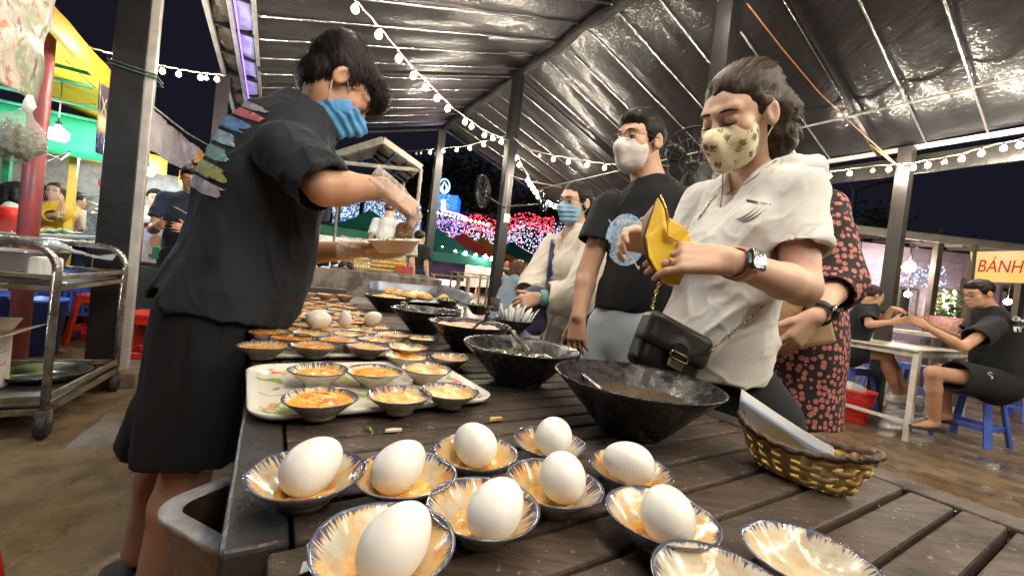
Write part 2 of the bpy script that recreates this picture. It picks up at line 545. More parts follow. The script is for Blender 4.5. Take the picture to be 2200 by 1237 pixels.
def tarp_plane(va, vb):
    nu, nv = 300, 60
    uu = np.linspace(U0, U1, nu); vv = np.linspace(va, vb, nv)
    Ug, Vg = np.meshgrid(uu, vv, indexing='ij')
    z = ZR - (ZR - ZE) * np.abs(Vg - VM) / (VM - VL)
    t = (Vg - va) / (vb - va)
    ph = (Ug - U0) / .31
    sag = np.abs(np.sin(PI * ph)) ** .8
    wr = fnoise(np.stack([Ug.ravel() * 3.1, Vg.ravel() * 1.2, Ug.ravel() * 0 + va], 1), 4, 4).reshape(Ug.shape)
    w2 = fnoise(np.stack([Ug.ravel() * 11, Vg.ravel() * 4, Ug.ravel() * 0 + va], 1), 9, 3).reshape(Ug.shape)
    z = z - .026 * sag * np.sin(PI * np.clip(t, .03, .97)) + .012 * wr + .004 * w2 + .012
    P = UX * Ug[..., None] * CK + VX * Vg[..., None] * CK + ZX * (1.005 + (z[..., None] - 1.005) * CK)
    m = MB(); m.grid(P); return m
for va, vb in ((VL - .02, VM), (VM, VR + .02)):
    mod_solid(tarp_plane(va, vb).build('tarp', M_TARP, cano, True), .002)
k = 0
u = U0 + .31
while u < U1 - .2:
    for va, vb in ((VL, VM), (VM, VR)):
        m = MB(); m.tube([W(u, va, roof_z(va) - .004), W(u, (va + vb) / 2, roof_z((va + vb) / 2) - .006), W(u, vb, roof_z(vb) - .004)], .011, 6)
        m.build('rafter', M_RAFTER, cano, True)
    u += .31
# heavier rafters at the posts
for u in (-.93, 1.36, 3.65, 5.72):
    for va, vb in ((VL, VM), (VM, VR)):
        m = MB(); m.bar(W(u + .03, va, roof_z(va) - .05), W(u + .03, vb, roof_z(vb) - .05), .035, .04); m.build('main_rafter', M_STEEL_D, cano, False, .004)
# wrapped ridge
pts = []; rad = []
for i in range(190):
    u = U0 + (U1 - U0) * i / 189
    pts.append(W(u, VM + .012 * math.sin(u * 9), ZR - .045 + .012 * math.sin(u * 7.3))); rad.append(.042 + .022 * abs(math.sin(u * 8.1)) + .008 * math.sin(u * 21))
MB().tube(pts, rad, 10).build('ridge_wrap', M_BLACKCLOTH, cano, True)
# purlins and eave beams
MB().tube([W(U0, 3.63, roof_z(3.63) - .07), W(U1, 3.63, roof_z(3.63) - .07)], .011, 8).build('purlin', M_STEEL_W, cano, True)
m = MB(); m.bar(W(U0, VR + .03, ZE - .02), W(U1, VR + .03, ZE - .02), .05, .045); m.build('eave_rail', M_STEEL_W, cano, False, .004)
m = MB(); m.bar(W(U0, VR + .05, ZE - .15), W(U1, VR + .05, ZE - .15), .03, .2); m.build('eave_beam', PM('smoked_film', (.014, .012, .010), .3, 0, .4, 5), cano, False, .004)
def on_v(x, y, v):
    d = _f + _r * (x - PW / 2) / F_PX - _u * (y - PH / 2) / F_PX
    return CAM + d * (v / (d @ VX))
for u in (-.95, float(on_v(1918, 560, (VR - .02) * CK) @ UX) / CK, 3.65):
    m = MB(); m.bar(W(u, VR - .02, 0), W(u, VR - .02, ZE - .03), .14, .12, UX); m.build('post', M_STEEL_B, cano, False, .004)
for u in (-.9, 1.38, 3.65):
    m = MB(); m.bar(W(u, VM, 0), W(u, VM, ZR - .05), .14, .13, UX); m.build('post', M_STEEL_D, cano, False, .006)
for p0 in (at(915, 590, 7.0),):
    m = MB(); m.bar((p0[0], p0[1], 0), (p0[0], p0[1], 3.4), .13, .12, UX); m.build('post', M_STEEL_D, cano, False, .006)
m = MB(); m.bar(W(4.15, -.45, 0), W(4.15, -.45, ZE), .12, .12, UX); m.build('post', M_STEEL_B, cano, False, .004)
m = MB(); m.bar(W(-1.2, -.45, 0), W(-1.2, -.45, ZE), .12, .12, UX); m.build('post', M_STEEL_B, cano, False, .004)
# lattice gutter on the cook's side, with pale panels and a violet tube light
for v, w_, mt in ((VL, .03, M_STEEL_W), (-.328, .035, M_STEEL_W), (-.45, .04, M_STEEL_W)):
    m = MB(); m.bar(W(U0, v, ZE), W(U1, v, ZE), w_, .05); m.build('gutter_rail', mt, cano, False, .004)
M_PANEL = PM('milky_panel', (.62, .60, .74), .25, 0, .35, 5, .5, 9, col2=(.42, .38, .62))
M_PANEL_B = PM('smoked_panel', (.16, .13, .10), .22, 0, .5, 4, .5, 8)
M_VIOLET = EM('violet_tube_light', (.30, .16, 1.0), 2.5)
M_PANEL.node_tree.nodes['Principled BSDF'].inputs['Emission Color'].default_value = (.42, .36, .8, 1); M_PANEL.node_tree.nodes['Principled BSDF'].inputs['Emission Strength'].default_value = .28  # weak violet emission put into the panels to imitate the glow on them
u = U0
while u < U1 - .1:
    m = MB(); m.bar(W(u, VL, ZE + .004), W(u, -.45, ZE + .004), .035, .03); m.build('gutter_brace', M_STEEL_D, cano, False, .003)
    u2 = min(u + .42, U1)
    for v0, v1, mt in ((VL - .015, -.31, M_PANEL), (-.345, -.43, M_PANEL_B)):
        P = np.zeros((7, 4, 3))
        for i in range(7):
            for j in range(4):
                uu = u + .02 + (u2 - u - .04) * i / 6; vv = v0 + (v1 - v0) * j / 3
                P[i, j] = W(uu, vv, ZE + .02 + .012 * math.sin(i * 1.1 + j + u * 5))
        mm = MB(); mm.grid(P); mod_solid(mm.build('gutter_panel', mt, cano, True), .004)
    u = u2
MB().tube([W(U0, -.30, ZE - .012), W(U1, -.30, ZE - .012)], .007, 6).build('violet_tube', M_VIOLET, cano, True)

W = W0
# big column by the neighbouring stall
c0 = W(3.75, -.90, 0)
col = thing('steel_column', 'broad dark steel column with a pale edge beside the metal trolley', 'column', c0)
m = MB(); m.bar(c0, c0 + ZX * 3.6, .17, .17, UX); m.build('shaft', M_STEEL_D, col, False, .006)
e0 = c0 + VX * .105 - UX * .05
m = MB(); m.bar(e0, e0 + ZX * 3.6, .05, .06, UX); m.build('lit_side_strip', M_STEEL_W, col, False, .004)  # pale strip standing in for the light on the column's side face
M_ROPE = PM('green_rope', (.10, .16, .12), .8, 0, .4, 40, .4, 200)
for dz in (0, .022):
    z = at(285, 200, 3.1)[2] + dz
    cc = [c0 + UX * a * .1 + VX * b for a, b in ((-1, -.1), (-1, .14), (1, .14), (1, -.1))]
    MB().tube([(*p[:2], z - .02 * i % .03) for i, p in enumerate(cc)], .006, 6, True).build('rope', M_ROPE, col, True)
m = MB(); m.box(c0 + ZX * .05, (.2, .2, .05), RUV); m.build('footing', PM('concrete_block', (.22, .17, .12), .8, 0, .4, 10, .3, 40), col, False, .008)

# ================================================================== festoon lights
M_BULB = EM('lit_bulb_glass', (1.0, .88, .70), BULB)
M_BULB_OFF = PM('unlit_bulb_glass', (.75, .7, .62), .08, 0, .1, 10, spec=.9, coat=1)
M_CABLE = PM('festoon_cable', (.16, .13, .10), .6, 0, .3, 30)
M_CABLE_L = PM('pale_festoon_cable', (.42, .36, .28), .6, 0, .3, 30)
M_SOCKET = PM('bulb_socket', (.05, .045, .04), .5)
mb = MB(); mb.lathe([(0, -.062), (.011, -.060), (.021, -.052), (.0265, -.040), (.0255, -.028), (.018, -.014), (.012, -.004), (0, -.003)], 12)
BULB_ME = mesh_data('bulb', mb.V[0], mb.F, M_BULB); BULB_OFF_ME = mesh_data('unlit_bulb', mb.V[0], mb.F, M_BULB_OFF)
mb = MB(); mb.lathe([(0, -.006), (.0125, -.006), (.0135, .012), (.009, .026), (0, .028)], 10)
SOCK_ME = mesh_data('socket', mb.V[0], mb.F, M_SOCKET)
def hang_bulb(root, p, lit=True, scale=1.0):
    o = bpy.data.objects.new('bulb' if lit else 'unlit_bulb', BULB_ME if lit else BULB_OFF_ME)
    link(o, root); scale *= .84; o.location = np.asarray(p) - org(root) - ZX * .03 * scale; o.scale = (scale,) * 3
    s = bpy.data.objects.new('socket', SOCK_ME); link(s, o)
    return o
def string_px(label, pts, d0, d1, lit, unlit=(), extra=None, mat=None, far=1.0, r=.005, kd=1):
    xs = np.array([p[0] for p in pts], float); ys = np.array([p[1] for p in pts], float); iq = np.argsort(xs)
    def dep(x): t = (x - xs[0]) / (xs[-1] - xs[0]); return (CK if kd else 1.) / (1 / d0 + (1 / d1 - 1 / d0) * t)
    def pos(x): return at(x, np.interp(x, xs[iq], ys[iq]), dep(x))
    xx = np.linspace(xs[0], xs[-1], 40)
    line = [pos(x) + ZX * .004 * math.sin(i * 2.1) for i, x in enumerate(xx)]
    root = thing('festoon_light_string', label, 'string lights', line[-1], 'festoon bulbs under the canopy')
    exb = []
    if extra is not None:
        e = np.asarray(extra, float); L = np.linalg.norm(e - line[0]); nseg = max(2, int(L / .38))
        ex = [e + (line[0] - e) * i / nseg - ZX * .10 * math.sin(PI * i / nseg) for i in range(nseg)]
        line = ex + line; exb = ex[1:]
    MB().tube(line, r, 6).build('cable', mat or M_CABLE_L, root, True)
    for x in lit: hang_bulb(root, pos(x), True, far)
    for x in unlit: hang_bulb(root, pos(x), False, far)
    for p in exb: hang_bulb(root, p, True)
    return root
WK = lambda u, v, z: W0(u * CK, v * CK, 1.005 + (z - 1.005) * CK)
string_px('festoon string slanting from the lattice gutter up to the ridge post', [(735, -30), (765, 2), (818, 62), (883, 142), (974, 233), (1040, 280), (1092, 302)], 1.75, 4.0,
          [765, 815, 858, 890, 916, 940, 963, 1000, 1014, 1042, 1060, 1078], extra=WK(-1.9, .25, 2.45))
string_px('festoon string against the night sky from gazebo to ridge post', [(700, 330), (870, 326), (1000, 314), (1086, 292)], 7.5, 4.2, [925, 953, 982, 1010, 1040], [895, 905])
string_px('festoon string from ridge post toward the fan behind the man', [(1096, 292), (1140, 322), (1190, 334), (1300, 352), (1440, 356)], 4.1, 3.4, [1190, 1222, 1262, 1300, 1338], [1160])
string_px('festoon string receding steeply downhill behind the masked woman in blouse', [(1094, 300), (1110, 332), (1140, 388), (1160, 420), (1200, 442), (1300, 466)], 4.1, 9.5, [1102, 1109, 1117, 1135, 1140, 1146, 1151, 1157, 1166, 1175, 1184, 1193, 1202, 1212], far=1.25)
string_px('festoon string hanging under the eave above the seated diners', [(2420, 225), (2330, 255), (2200, 298), (2130, 312), (2060, 332), (1960, 350), (1880, 356), (1740, 374)], 2.3, 3.5,
          [2390, 2340, 2290, 2240, 2192, 2158, 2110, 2068, 1995, 1964, 1937, 1911, 1827, 1783], [1876, 2031], extra=WK(-2.2, 3.9, 2.4))
string_px('festoon string crossing the night sky beside the broad steel column', [(185, 100), (250, 118), (330, 138), (420, 155), (485, 162)], 2.9, 3.5, [248, 350, 385, 432, 467], [444], far=.8, kd=0)
# the string tied to the near ridge post and carried over the head of the table
string_px('festoon string tied to ridge post, crossing above the table head', [(1290, -75), (1450, -48), (1575, -34)], 1.75, 2.25, [1320, 1400, 1480, 1550], extra=WK(-.9, -.15, 2.42))
for k_, (ua, va, ub, vb, lab) in enumerate(((-.55, -.1, -.55, 4.05, 'festoon string crossing the canopy just behind the table head'), (-1.5, 4.0, -1.5, -.1, 'festoon string crossing the canopy farther behind the table head'), (.2, 2.0, -2.2, 2.0, 'festoon string along the ridge behind the table head'))):
    A_, B_ = WK(ua, va, 2.42 if k_ < 2 else 2.8), WK(ub, vb, 2.42 if k_ < 2 else 2.8); root = thing('festoon_light_string', lab, 'string lights', A_, 'festoon bulbs under the canopy')
    ln = [A_ + (B_ - A_) * t - ZX * .18 * math.sin(PI * t) for t in np.linspace(0, 1, 17)]; MB().tube(ln, .004, 6).build('cable', M_CABLE_L, root, True)
    for p in ln[1:-1]: hang_bulb(root, p, True)
# cords and wires along the roof
def wire(name, label, pts, r, mat, cat='cable'):
    tag(MB().tube(pts, r, 6).build(name, mat, None, True), label, cat)
M_ORANGE = PM('orange_cord', (.45, .16, .06), .6, 0, .3, 30)
M_YROPE = PM('yellow_rope', (.55, .38, .10), .7, 0, .3, 60)
wire('orange_cord', 'orange cord and wires strung from ridge post down to the eave', [at(1605, 8, 2.80), at(1680, 105, 3.01), at(1760, 200, 3.36), at(1840, 275, 3.85), at(1925, 352, 4.48)], .005, M_ORANGE, 'cord')
wire('yellow_rope', 'short yellow rope tied from tarp edge to the eave post', [at(1870, 312, 4.13), at(1900, 335, 4.27), at(1932, 358, 4.41)], .008, M_YROPE, 'rope')
wire('white_cable', 'thin white cable bent round the ridge post near the fan', [at(1084, 470, 5.53), at(1095, 376, 5.53), at(1130, 388, 5.88), at(1205, 402, 6.16)], .008, M_STEEL_W)

# ================================================================== the wooden table
g = N('weathered_plank')
oi = g.n('ShaderNodeObjectInfo')
mp = g.n('ShaderNodeMapping'); g.t.links.new(g.co.outputs['Object'], mp.inputs[0]); mp.inputs['Rotation'].default_value = (0, 0, -TA); mp.inputs['Scale'].default_value = (1.2, 9, 9)
ad = g.n('ShaderNodeVectorMath', operation='ADD'); g.t.links.new(mp.outputs[0], ad.inputs[0])
cb = g.n('ShaderNodeCombineXYZ'); g.t.links.new(g.math('MULTIPLY', oi.outputs['Random'], 37.), cb.inputs[0]); g.t.links.new(g.math('MULTIPLY', oi.outputs['Random'], 91.), cb.inputs[1]); g.t.links.new(cb.outputs[0], ad.inputs[1])
gr = g.noise(ad.outputs[0], 14, 6, .65, .8); st = g.noise(g.map(), 9, 5, .6); sp = g.noise(g.map(), 130, 2)
c1 = g.mix(g.ramp(gr, .3, .7), (.040, .029, .023), (.102, .073, .056))
c1 = g.mix(g.math('MULTIPLY', g.ramp(oi.outputs['Random'], 0., 1.), .45), c1, (.045, .036, .032))
c1 = g.mix(g.math('MULTIPLY', g.ramp(st, .5, .68), .75), c1, (.022, .018, .017))
c1 = g.mix(g.math('MULTIPLY', g.ramp(sp, .66, .72), .5), c1, (.3, .25, .2))
g.set(Base_Color=c1, Roughness=g.math('ADD', .50, g.math('MULTIPLY', g.ramp(st, .35, .7), .22)), Specular_IOR_Level=.25)
g.bump(g.math('ADD', gr, g.math('MULTIPLY', st, .5)), .25, .004)
M_PLANK = g.m
M_PLANK_D = PM('dark_frame_board', (.055, .047, .044), .35, 0, .6, 9, .25, 70, col2=(.022, .022, .025), rvar=.18)
T0 = W(.9, .38, 0)
tab = thing('slatted_table', 'long dark weathered slatted wooden table carrying all the food bowls', 'table', T0)
gaps = [-.22, -.17, -.118, -.065, -.012, .040, .087, .131, .180, .236, .288, .345, .400, .447, .494, .542, .590]
while gaps[-1] < 2.3: gaps.append(gaps[-1] + .0495)
GW = .0062
for i in range(len(gaps) - 1):
    a, b = gaps[i] + GW / 2, gaps[i + 1] - GW / 2
    v0 = .017 if gaps[i] < .34 else .036
    v1 = .775 + random.uniform(-.001, .001)
    dz = random.uniform(-.0012, .0008)
    m = MB(); m.box(W((a + b) / 2, (v0 + v1) / 2, TABLE_Z - .011 + dz), ((b - a) / 2, (v1 - v0) / 2, .011), RUV)
    m.build('plank', M_PLANK, tab, False, .0035)
m = MB(); m.box(W((.349 + 2.32) / 2, .009, TABLE_Z - .014), ((2.32 - .349) / 2, .0235, .014), RUV); m.build('side_board', M_PLANK_D, tab, False, .004)
m = MB(); m.box(W(1.0, .806, TABLE_Z - .012), (1.32, .027, .012), RUV); m.build('side_rail', M_PLANK, tab, False, .004)
m = MB(); m.box(W(1.34, .02, TABLE_Z - .075), (.98, .012, .045), RUV); m.build('apron', M_PLANK_D, tab, False, .003)
m = MB(); m.box(W(1.0, .80, TABLE_Z - .07), (1.3, .012, .04), RUV); m.build('apron', M_PLANK_D, tab, False, .003)
for u in (-.2, .6, 1.4, 2.2):
    m = MB(); m.box(W(u, .41, TABLE_Z - .045), (.025, .37, .02), RUV); m.build('crossbar', M_PLANK_D, tab, False, .003)
for u, v in ((.42, .05), (2.25, .05), (-.2, .77), (2.25, .77)):
    m = MB(); m.box(W(u, v, (TABLE_Z - .03) / 2), (.03, .03, (TABLE_Z - .03) / 2), RUV); m.build('leg', M_PLANK_D, tab, False, .004)

# crumbs and scraps on the planks
M_CRUMB = PM('pale_crumb', (.7, .62, .5), .6, 0, .4, 30)
m = MB()
for i in range(170):
    u, v = random.uniform(.12, .95), random.uniform(.04, .76)
    s = random.choice([.0008, .001, .0014, .002])
    P = np.array([[0, 0, 0.], [s, .2 * s, 0], [.7 * s, s, 0], [-.2 * s, .8 * s, 0], [.4 * s, .5 * s, .6 * s]])
    m.add(P + W(u, v, TABLE_Z + .0004), [(0, 1, 4), (1, 2, 4), (2, 3, 4), (3, 0, 4)])
tag(m.build('crumbs', M_CRUMB), 'scattered pale crumbs and grains on the dark planks', 'crumbs', kind='stuff')
M_PAPER = PM('white_paper', (.78, .78, .77), .6, 0, .08, 10)
M_HERB = PM('herb_green', (.10, .17, .03), .5, 0, .5, 90, .3, 200, col2=(.25, .30, .06))
def scrap(name, label, px, py, poly, mat, cat, h=.0025):
    o = onz(px, py, TABLE_Z + .0012)
    mm = MB(); mm.prism([(x, y) for x, y in poly], o, VX, UX, h); tag(mm.build(name, mat), label, cat)
scrap('paper_scrap', 'small white paper scrap at the table corner beside the nearest egg bowl', 662, 1217, [(-.006, -.006), (.005, -.003), (.007, .007), (-.003, .006)], M_PAPER, 'paper scrap', .0006)
scrap('rice_scrap', 'flat pale rice scrap between the tray and the white eggs', 845, 925, [(-.012, -.003), (.010, -.005), (.012, .002), (0, .005), (-.010, .003)], M_CRUMB, 'food scrap')
scrap('egg_crumb', 'yellowish egg crumb on the plank in front of the big black bowl', 1064, 902, [(-.012, -.004), (.012, -.003), (.010, .004), (-.006, .005)], PM('egg_crumb', (.75, .55, .22), .6), 'food scrap', .004)
m = MB()
for i in range(14):
    a = random.uniform(0, 6.28); r = random.uniform(.001, .009); p = onz(795, 930, TABLE_Z + .001) + np.array([r * math.cos(a), r * math.sin(a), random.uniform(0, .006)])
    e1 = nrm(RNG.normal(size=3)) * .006; e2 = nrm(RNG.normal(size=3)) * .004
    m.add([p, p + e1, p + e1 + e2, p + e2], [(0, 1, 2, 3)])
tag(m.build('herb_leaf', M_HERB), 'torn green herb leaf lying on the planks before the tray', 'herb')

# ================================================================== ceramic bowls, eggs
def bowl_mat(name, dirty):
    g = N(name); co = g.xyz(g.co.outputs['Object'])
    th = g.math('ARCTAN2', co[1], co[0]); rr = g.math('SQRT', g.math('ADD', g.math('MULTIPLY', co[0], co[0]), g.math('MULTIPLY', co[1], co[1])))
    oi = g.n('ShaderNodeObjectInfo'); rnd = oi.outputs['Random']
    cb = g.n('ShaderNodeCombineXYZ'); g.inp(cb, 0, g.math('MULTIPLY', g.math('COSINE', th), 9.)); g.inp(cb, 1, g.math('MULTIPLY', g.math('SINE', th), 9.)); g.inp(cb, 2, g.math('MULTIPLY', rnd, 50.))
    s1 = g.noise(cb.outputs[0], 2.0, 3, .7)           # brush strokes round the rim
    cb2 = g.n('ShaderNodeCombineXYZ'); g.inp(cb2, 0, g.math('COSINE', th)); g.inp(cb2, 1, g.math('SINE', th)); g.inp(cb2, 2, g.math('MULTIPLY', rnd, 20.))
    s2 = g.noise(cb2.outputs[0], 1.2, 2)              # where the brush was wet
    t = g.math('SUBTRACT', rr, g.math('SUBTRACT', .0445, g.math('MULTIPLY', g.math('MULTIPLY', g.ramp(s1, .38, .66), g.math('ADD', .004, g.math('MULTIPLY', rnd, .009))), g.ramp(s2, .25, .6))))
    base = g.mix(g.ramp(g.noise(g.map(), 60, 4), .35, .7), (.56, .53, .44), (.40, .37, .28))
    vb = g.n('ShaderNodeCombineXYZ'); g.inp(vb, 0, g.math('ADD', co[0], g.math('MULTIPLY', rnd, 7.))); g.inp(vb, 1, co[1]); g.inp(vb, 2, co[2])
    film = g.ramp(g.noise(vb.outputs[0], 22, 4, .6), .36, .60)
    or_ = g.ramp(g.noise(vb.outputs[0], 33, 5, .65), .52, .64)
    inn = g.ramp(g.math('SUBTRACT', co[2], g.math('SUBTRACT', g.math('MULTIPLY', rr, 1.225), .0196)), -.0008, .0008)
    yel = g.mix(g.math('MULTIPLY', film, dirty), base, (.66, .40, .11))
    yel = g.mix(g.math('MULTIPLY', or_, dirty * .9), yel, (.58, .20, .025))
    colr = g.mix(g.math('MULTIPLY', g.math('LESS_THAN', rr, .0437), inn), base, yel)
    t2 = g.math('ADD', g.math('MULTIPLY', t, inn), g.math('MULTIPLY', g.math('SUBTRACT', rr, .0462), g.math('SUBTRACT', 1., inn)))
    blue = g.math('MULTIPLY', g.ramp(t2, -.0008, .0012), .93)
    ink = g.mix(g.ramp(s1, .45, .75), (.012, .016, .05), (.045, .065, .19))
    g.set(Base_Color=g.mix(blue, colr, ink), Roughness=.16)
    g.b.inputs['Coat Weight'].default_value = .5; g.b.inputs['Coat Roughness'].default_value = .06
    g.bump(g.noise(vb.outputs[0], 70, 4), .18, .004)
    return g.m
M_BOWL, M_BOWL_CLEAN = bowl_mat('blue_brushed_ceramic', .85), bowl_mat('clean_blue_ceramic', .25)
PROF = [(0, .0035), (.016, .003), (.0195, 0), (.0215, 0), (.0222, .006), (.026, .0105), (.0345, .0205), (.0425, .0305), (.0470, .0365), (.0473, .0380), (.0458, .0383), (.0440, .0365), (.0385, .0290), (.0305, .0195), (.0220, .0120), (.012, .0095), (0, .009)]
def bowl_mesh(seed):
    r = np.random.default_rng(seed); a = r.uniform(0, 6.28, 3)
    mb = MB(); mb.lathe(PROF, 48, mod=lambda th, i: 1 + .012 * np.sin(2 * th + a[0]) + .008 * np.sin(3 * th + a[1]) + .004 * np.sin(7 * th + a[2]))
    V = mb.V[0].copy(); tt = np.arctan2(V[:, 1], V[:, 0]); V[:, 2] += (V[:, 2] / .038) ** 2 * .0011 * np.sin(2 * tt + a[2])
    return V, mb.F
BOWL_ME = []
for sd in range(5):
    V, Fc = bowl_mesh(sd); BOWL_ME.append((mesh_data('bowl', V, Fc, M_BOWL), mesh_data('bowl', V, Fc, M_BOWL_CLEAN)))
g = N('egg_shell')
oi = g.n('ShaderNodeObjectInfo'); vv = g.n('ShaderNodeVectorMath', operation='ADD'); g.t.links.new(g.co.outputs['Object'], vv.inputs[0]); g.t.links.new(oi.outputs['Random'], vv.inputs[1])
g.set(Base_Color=g.mix(g.math('MULTIPLY', g.ramp(g.noise(vv.outputs[0], 60, 5), .69, .75), .5), g.mix(g.ramp(g.noise(vv.outputs[0], 25, 4), .4, .75), (.80, .79, .76), (.74, .71, .66)), (.62, .46, .22)), Roughness=.36)
g.b.inputs['Subsurface Weight'].default_value = .25; g.b.inputs['Subsurface Radius'].default_value = (.008, .006, .004)
g.bump(g.noise(g.map(), 600, 2), .06, .001)
M_EGG = g.m
prof = []
for i in range(25):
    t = PI * i / 24; x = -math.cos(t); prof.append((max(0, .0228 * math.sin(t) * (1 - .10 * x)) if 0 < i < 24 else 0, .0292 * x))
mb = MB(); mb.lathe(prof, 32); EGG_ME = mesh_data('egg', mb.V[0], mb.F, M_EGG)
def sauce_mat(name, ca, cb_, cc, bmp=.5, ro=.18, ct_=.4):
    g = N(name); oi = g.n('ShaderNodeObjectInfo')
    cb = g.n('ShaderNodeCombineXYZ'); co = g.xyz(g.co.outputs['Object'])
    g.inp(cb, 0, g.math('ADD', co[0], g.math('MULTIPLY', oi.outputs['Random'], 9.))); g.inp(cb, 1, co[1]); g.inp(cb, 2, co[2])
    a = g.noise(cb.outputs[0], 28, 5, .65); b = g.noise(cb.outputs[0], 90, 4, .6)
    c = g.mix(g.ramp(a, .36, .62), ca, cb_); c = g.mix(g.math('MULTIPLY', g.ramp(b, .52, .68), .7), c, cc)
    g.set(Base_Color=c, Roughness=ro); g.b.inputs['Coat Weight'].default_value = ct_
    g.bump(g.math('ADD', a, b), bmp, .006); return g.m
M_SAUCE = sauce_mat('orange_egg_sauce', (.72, .20, .012), (.80, .44, .05), (.58, .085, .006))
M_SAUCE2 = sauce_mat('yellow_custard', (.78, .50, .12), (.74, .30, .03), (.80, .60, .26))
def sauce_mesh(sd, lvl, mat):
    r0 = np.interp(lvl, [.0095, .012, .0195, .029, .0365], [.012, .022, .0305, .0385, .044]) + .0006
    n, k = 40, 10; th = np.arange(n) * 2 * PI / n
    P = np.zeros((k, n, 3))
    for i in range(k):
        r = r0 * (i + .02) / (k - 1 + .02); P[i, :, 0] = r * np.cos(th); P[i, :, 1] = r * np.sin(th)
    z = lvl + .0042 * fnoise(np.concatenate([P[..., :2].reshape(-1, 2) * 90, np.full((n * k, 1), sd)], 1), sd).reshape(k, n)
    P[..., 2] = z * 1.0; P[-1, :, 2] = lvl
    m = MB(); m.grid(P, False, True); return mesh_data('sauce', m.V[0], m.F, mat)
SAUCE_ME = [[sauce_mesh(i, lv, mt) for i in range(3)] for lv, mt in ((.030, M_SAUCE), (.027, M_SAUCE2), (.014, M_SAUCE2))]
N_BOWL = [0]
def bowl(px, py, z, label, group, fill=0, clean=False, scale=1.0, rz=None, tilt=0.):
    """a bowl whose rim centre is seen at px, py and that stands on height z"""
    p = onz(px, py, z + .0275 * scale); i = N_BOWL[0]; N_BOWL[0] += 1
    o = bpy.data.objects.new('ceramic_bowl', BOWL_ME[i % 5][1 if clean else 0]); COL.objects.link(o)
    o.location = (p[0], p[1], z + .0004); o.scale = (scale * 1.04, scale * 1.04, scale * .73)
    o.rotation_euler = (tilt, 0, rz if rz is not None else random.uniform(0, 6.28))
    tag(o, label, 'bowl', group)
    if fill is not None:
        s = bpy.data.objects.new('sauce', SAUCE_ME[fill][i % 3]); link(s, o)
    return o
def egg(px, py, z, label, group, ax=None, scale=1.0, dz=0.):
    p = onz(px, py, z); o = bpy.data.objects.new('egg', EGG_ME); COL.objects.link(o)
    o.location = p + ZX * dz
    a = nrm(ax if ax is not None else (random.gauss(0, 1), random.gauss(0, 1), random.gauss(0, .7)))
    o.rotation_mode = 'QUATERNION'; o.rotation_quaternion = Vector((0, 0, 1)).rotation_difference(Vector(a)); o.scale = (scale,) * 3
    return tag(o, label, 'egg', group)
Z0 = TABLE_Z
def im(x, y, t=0.): return _r * x + _u * y + _f * t      # a direction as it looks in the picture
GE, GB = 'white eggs set in bowls on the planks', 'egg bowls on the planks'
spots = [  # bowl px,py,scale, egg px,py, egg axis in the picture, label of the bowl, label of the egg
 (663, 1011, 1.03, 672, 998, (.4, .3, .85), 'bowl with dark blue streaked rim at the side board holding an egg', 'plump white egg in the bowl nearest the dark side board'),
 (872, 1014, 1.0, 858, 1000, (.6, .4, .7), 'bowl with glossy orange sauce beside a tilted stained egg', 'tilted white egg with yellow stains next to orange sauce'),
 (1024, 968, .98, 1020, 953, (-.6, .25, .75), 'bowl with small brown crumb behind the stained egg bowl', 'rounded white egg leaning in the bowl behind the stained egg'),
 (1182, 947, .97, 1190, 936, (.2, .1, .95), 'bowl filled with orange crumbs closest to the big black bowl', 'white egg amid orange crumbs closest to the big black bowl'),
 (1191, 1034, 1.0, 1208, 1021, (.0, .1, 1.), 'bowl with clear yellow glaze in the middle of the egg group', 'round white egg in the middle of the egg group'),
 (1355, 1003, .97, 1350, 993, (-.9, .2, .3), 'bowl holding the egg that lies on its side', 'white egg lying on its side in its bowl'),
 (1038, 1083, 1.0, 1067, 1090, (.5, .3, .8), 'bowl with speckled yellow custard and a dark rim', 'large white egg beside speckled yellow custard'),
 (826, 1163, 1.04, 851, 1163, (.55, .55, .6), 'bowl with orange smears closest to the table corner scrap', 'largest looking white egg in the bowl beside the paper scrap'),
 (1420, 1103, 1.02, 1433, 1103, (.2, .1, .95), 'bowl with pale blue rim beside the two empty bowls', 'white egg with a faint grey mark beside the empty bowls'),
]
for k, (bx, by, s, ex, ey, ax, lb, le) in enumerate(spots):
    bowl(bx, by, Z0, lb, GB, 2, False, s)
    e = egg(ex, ey, Z0 + .0325, le, GE, im(*ax), random.uniform(.97, 1.03))
bowl(1560, 1262, Z0, 'empty cream bowl with broad blue brushed rim beside another empty bowl', 'empty bowls', None, True, 1.02, 1.0)
bowl(1742, 1196, Z0, 'empty cream bowl with thin blue rim standing alone on bare planks', 'empty bowls', None, True, 1.03, 3.4)

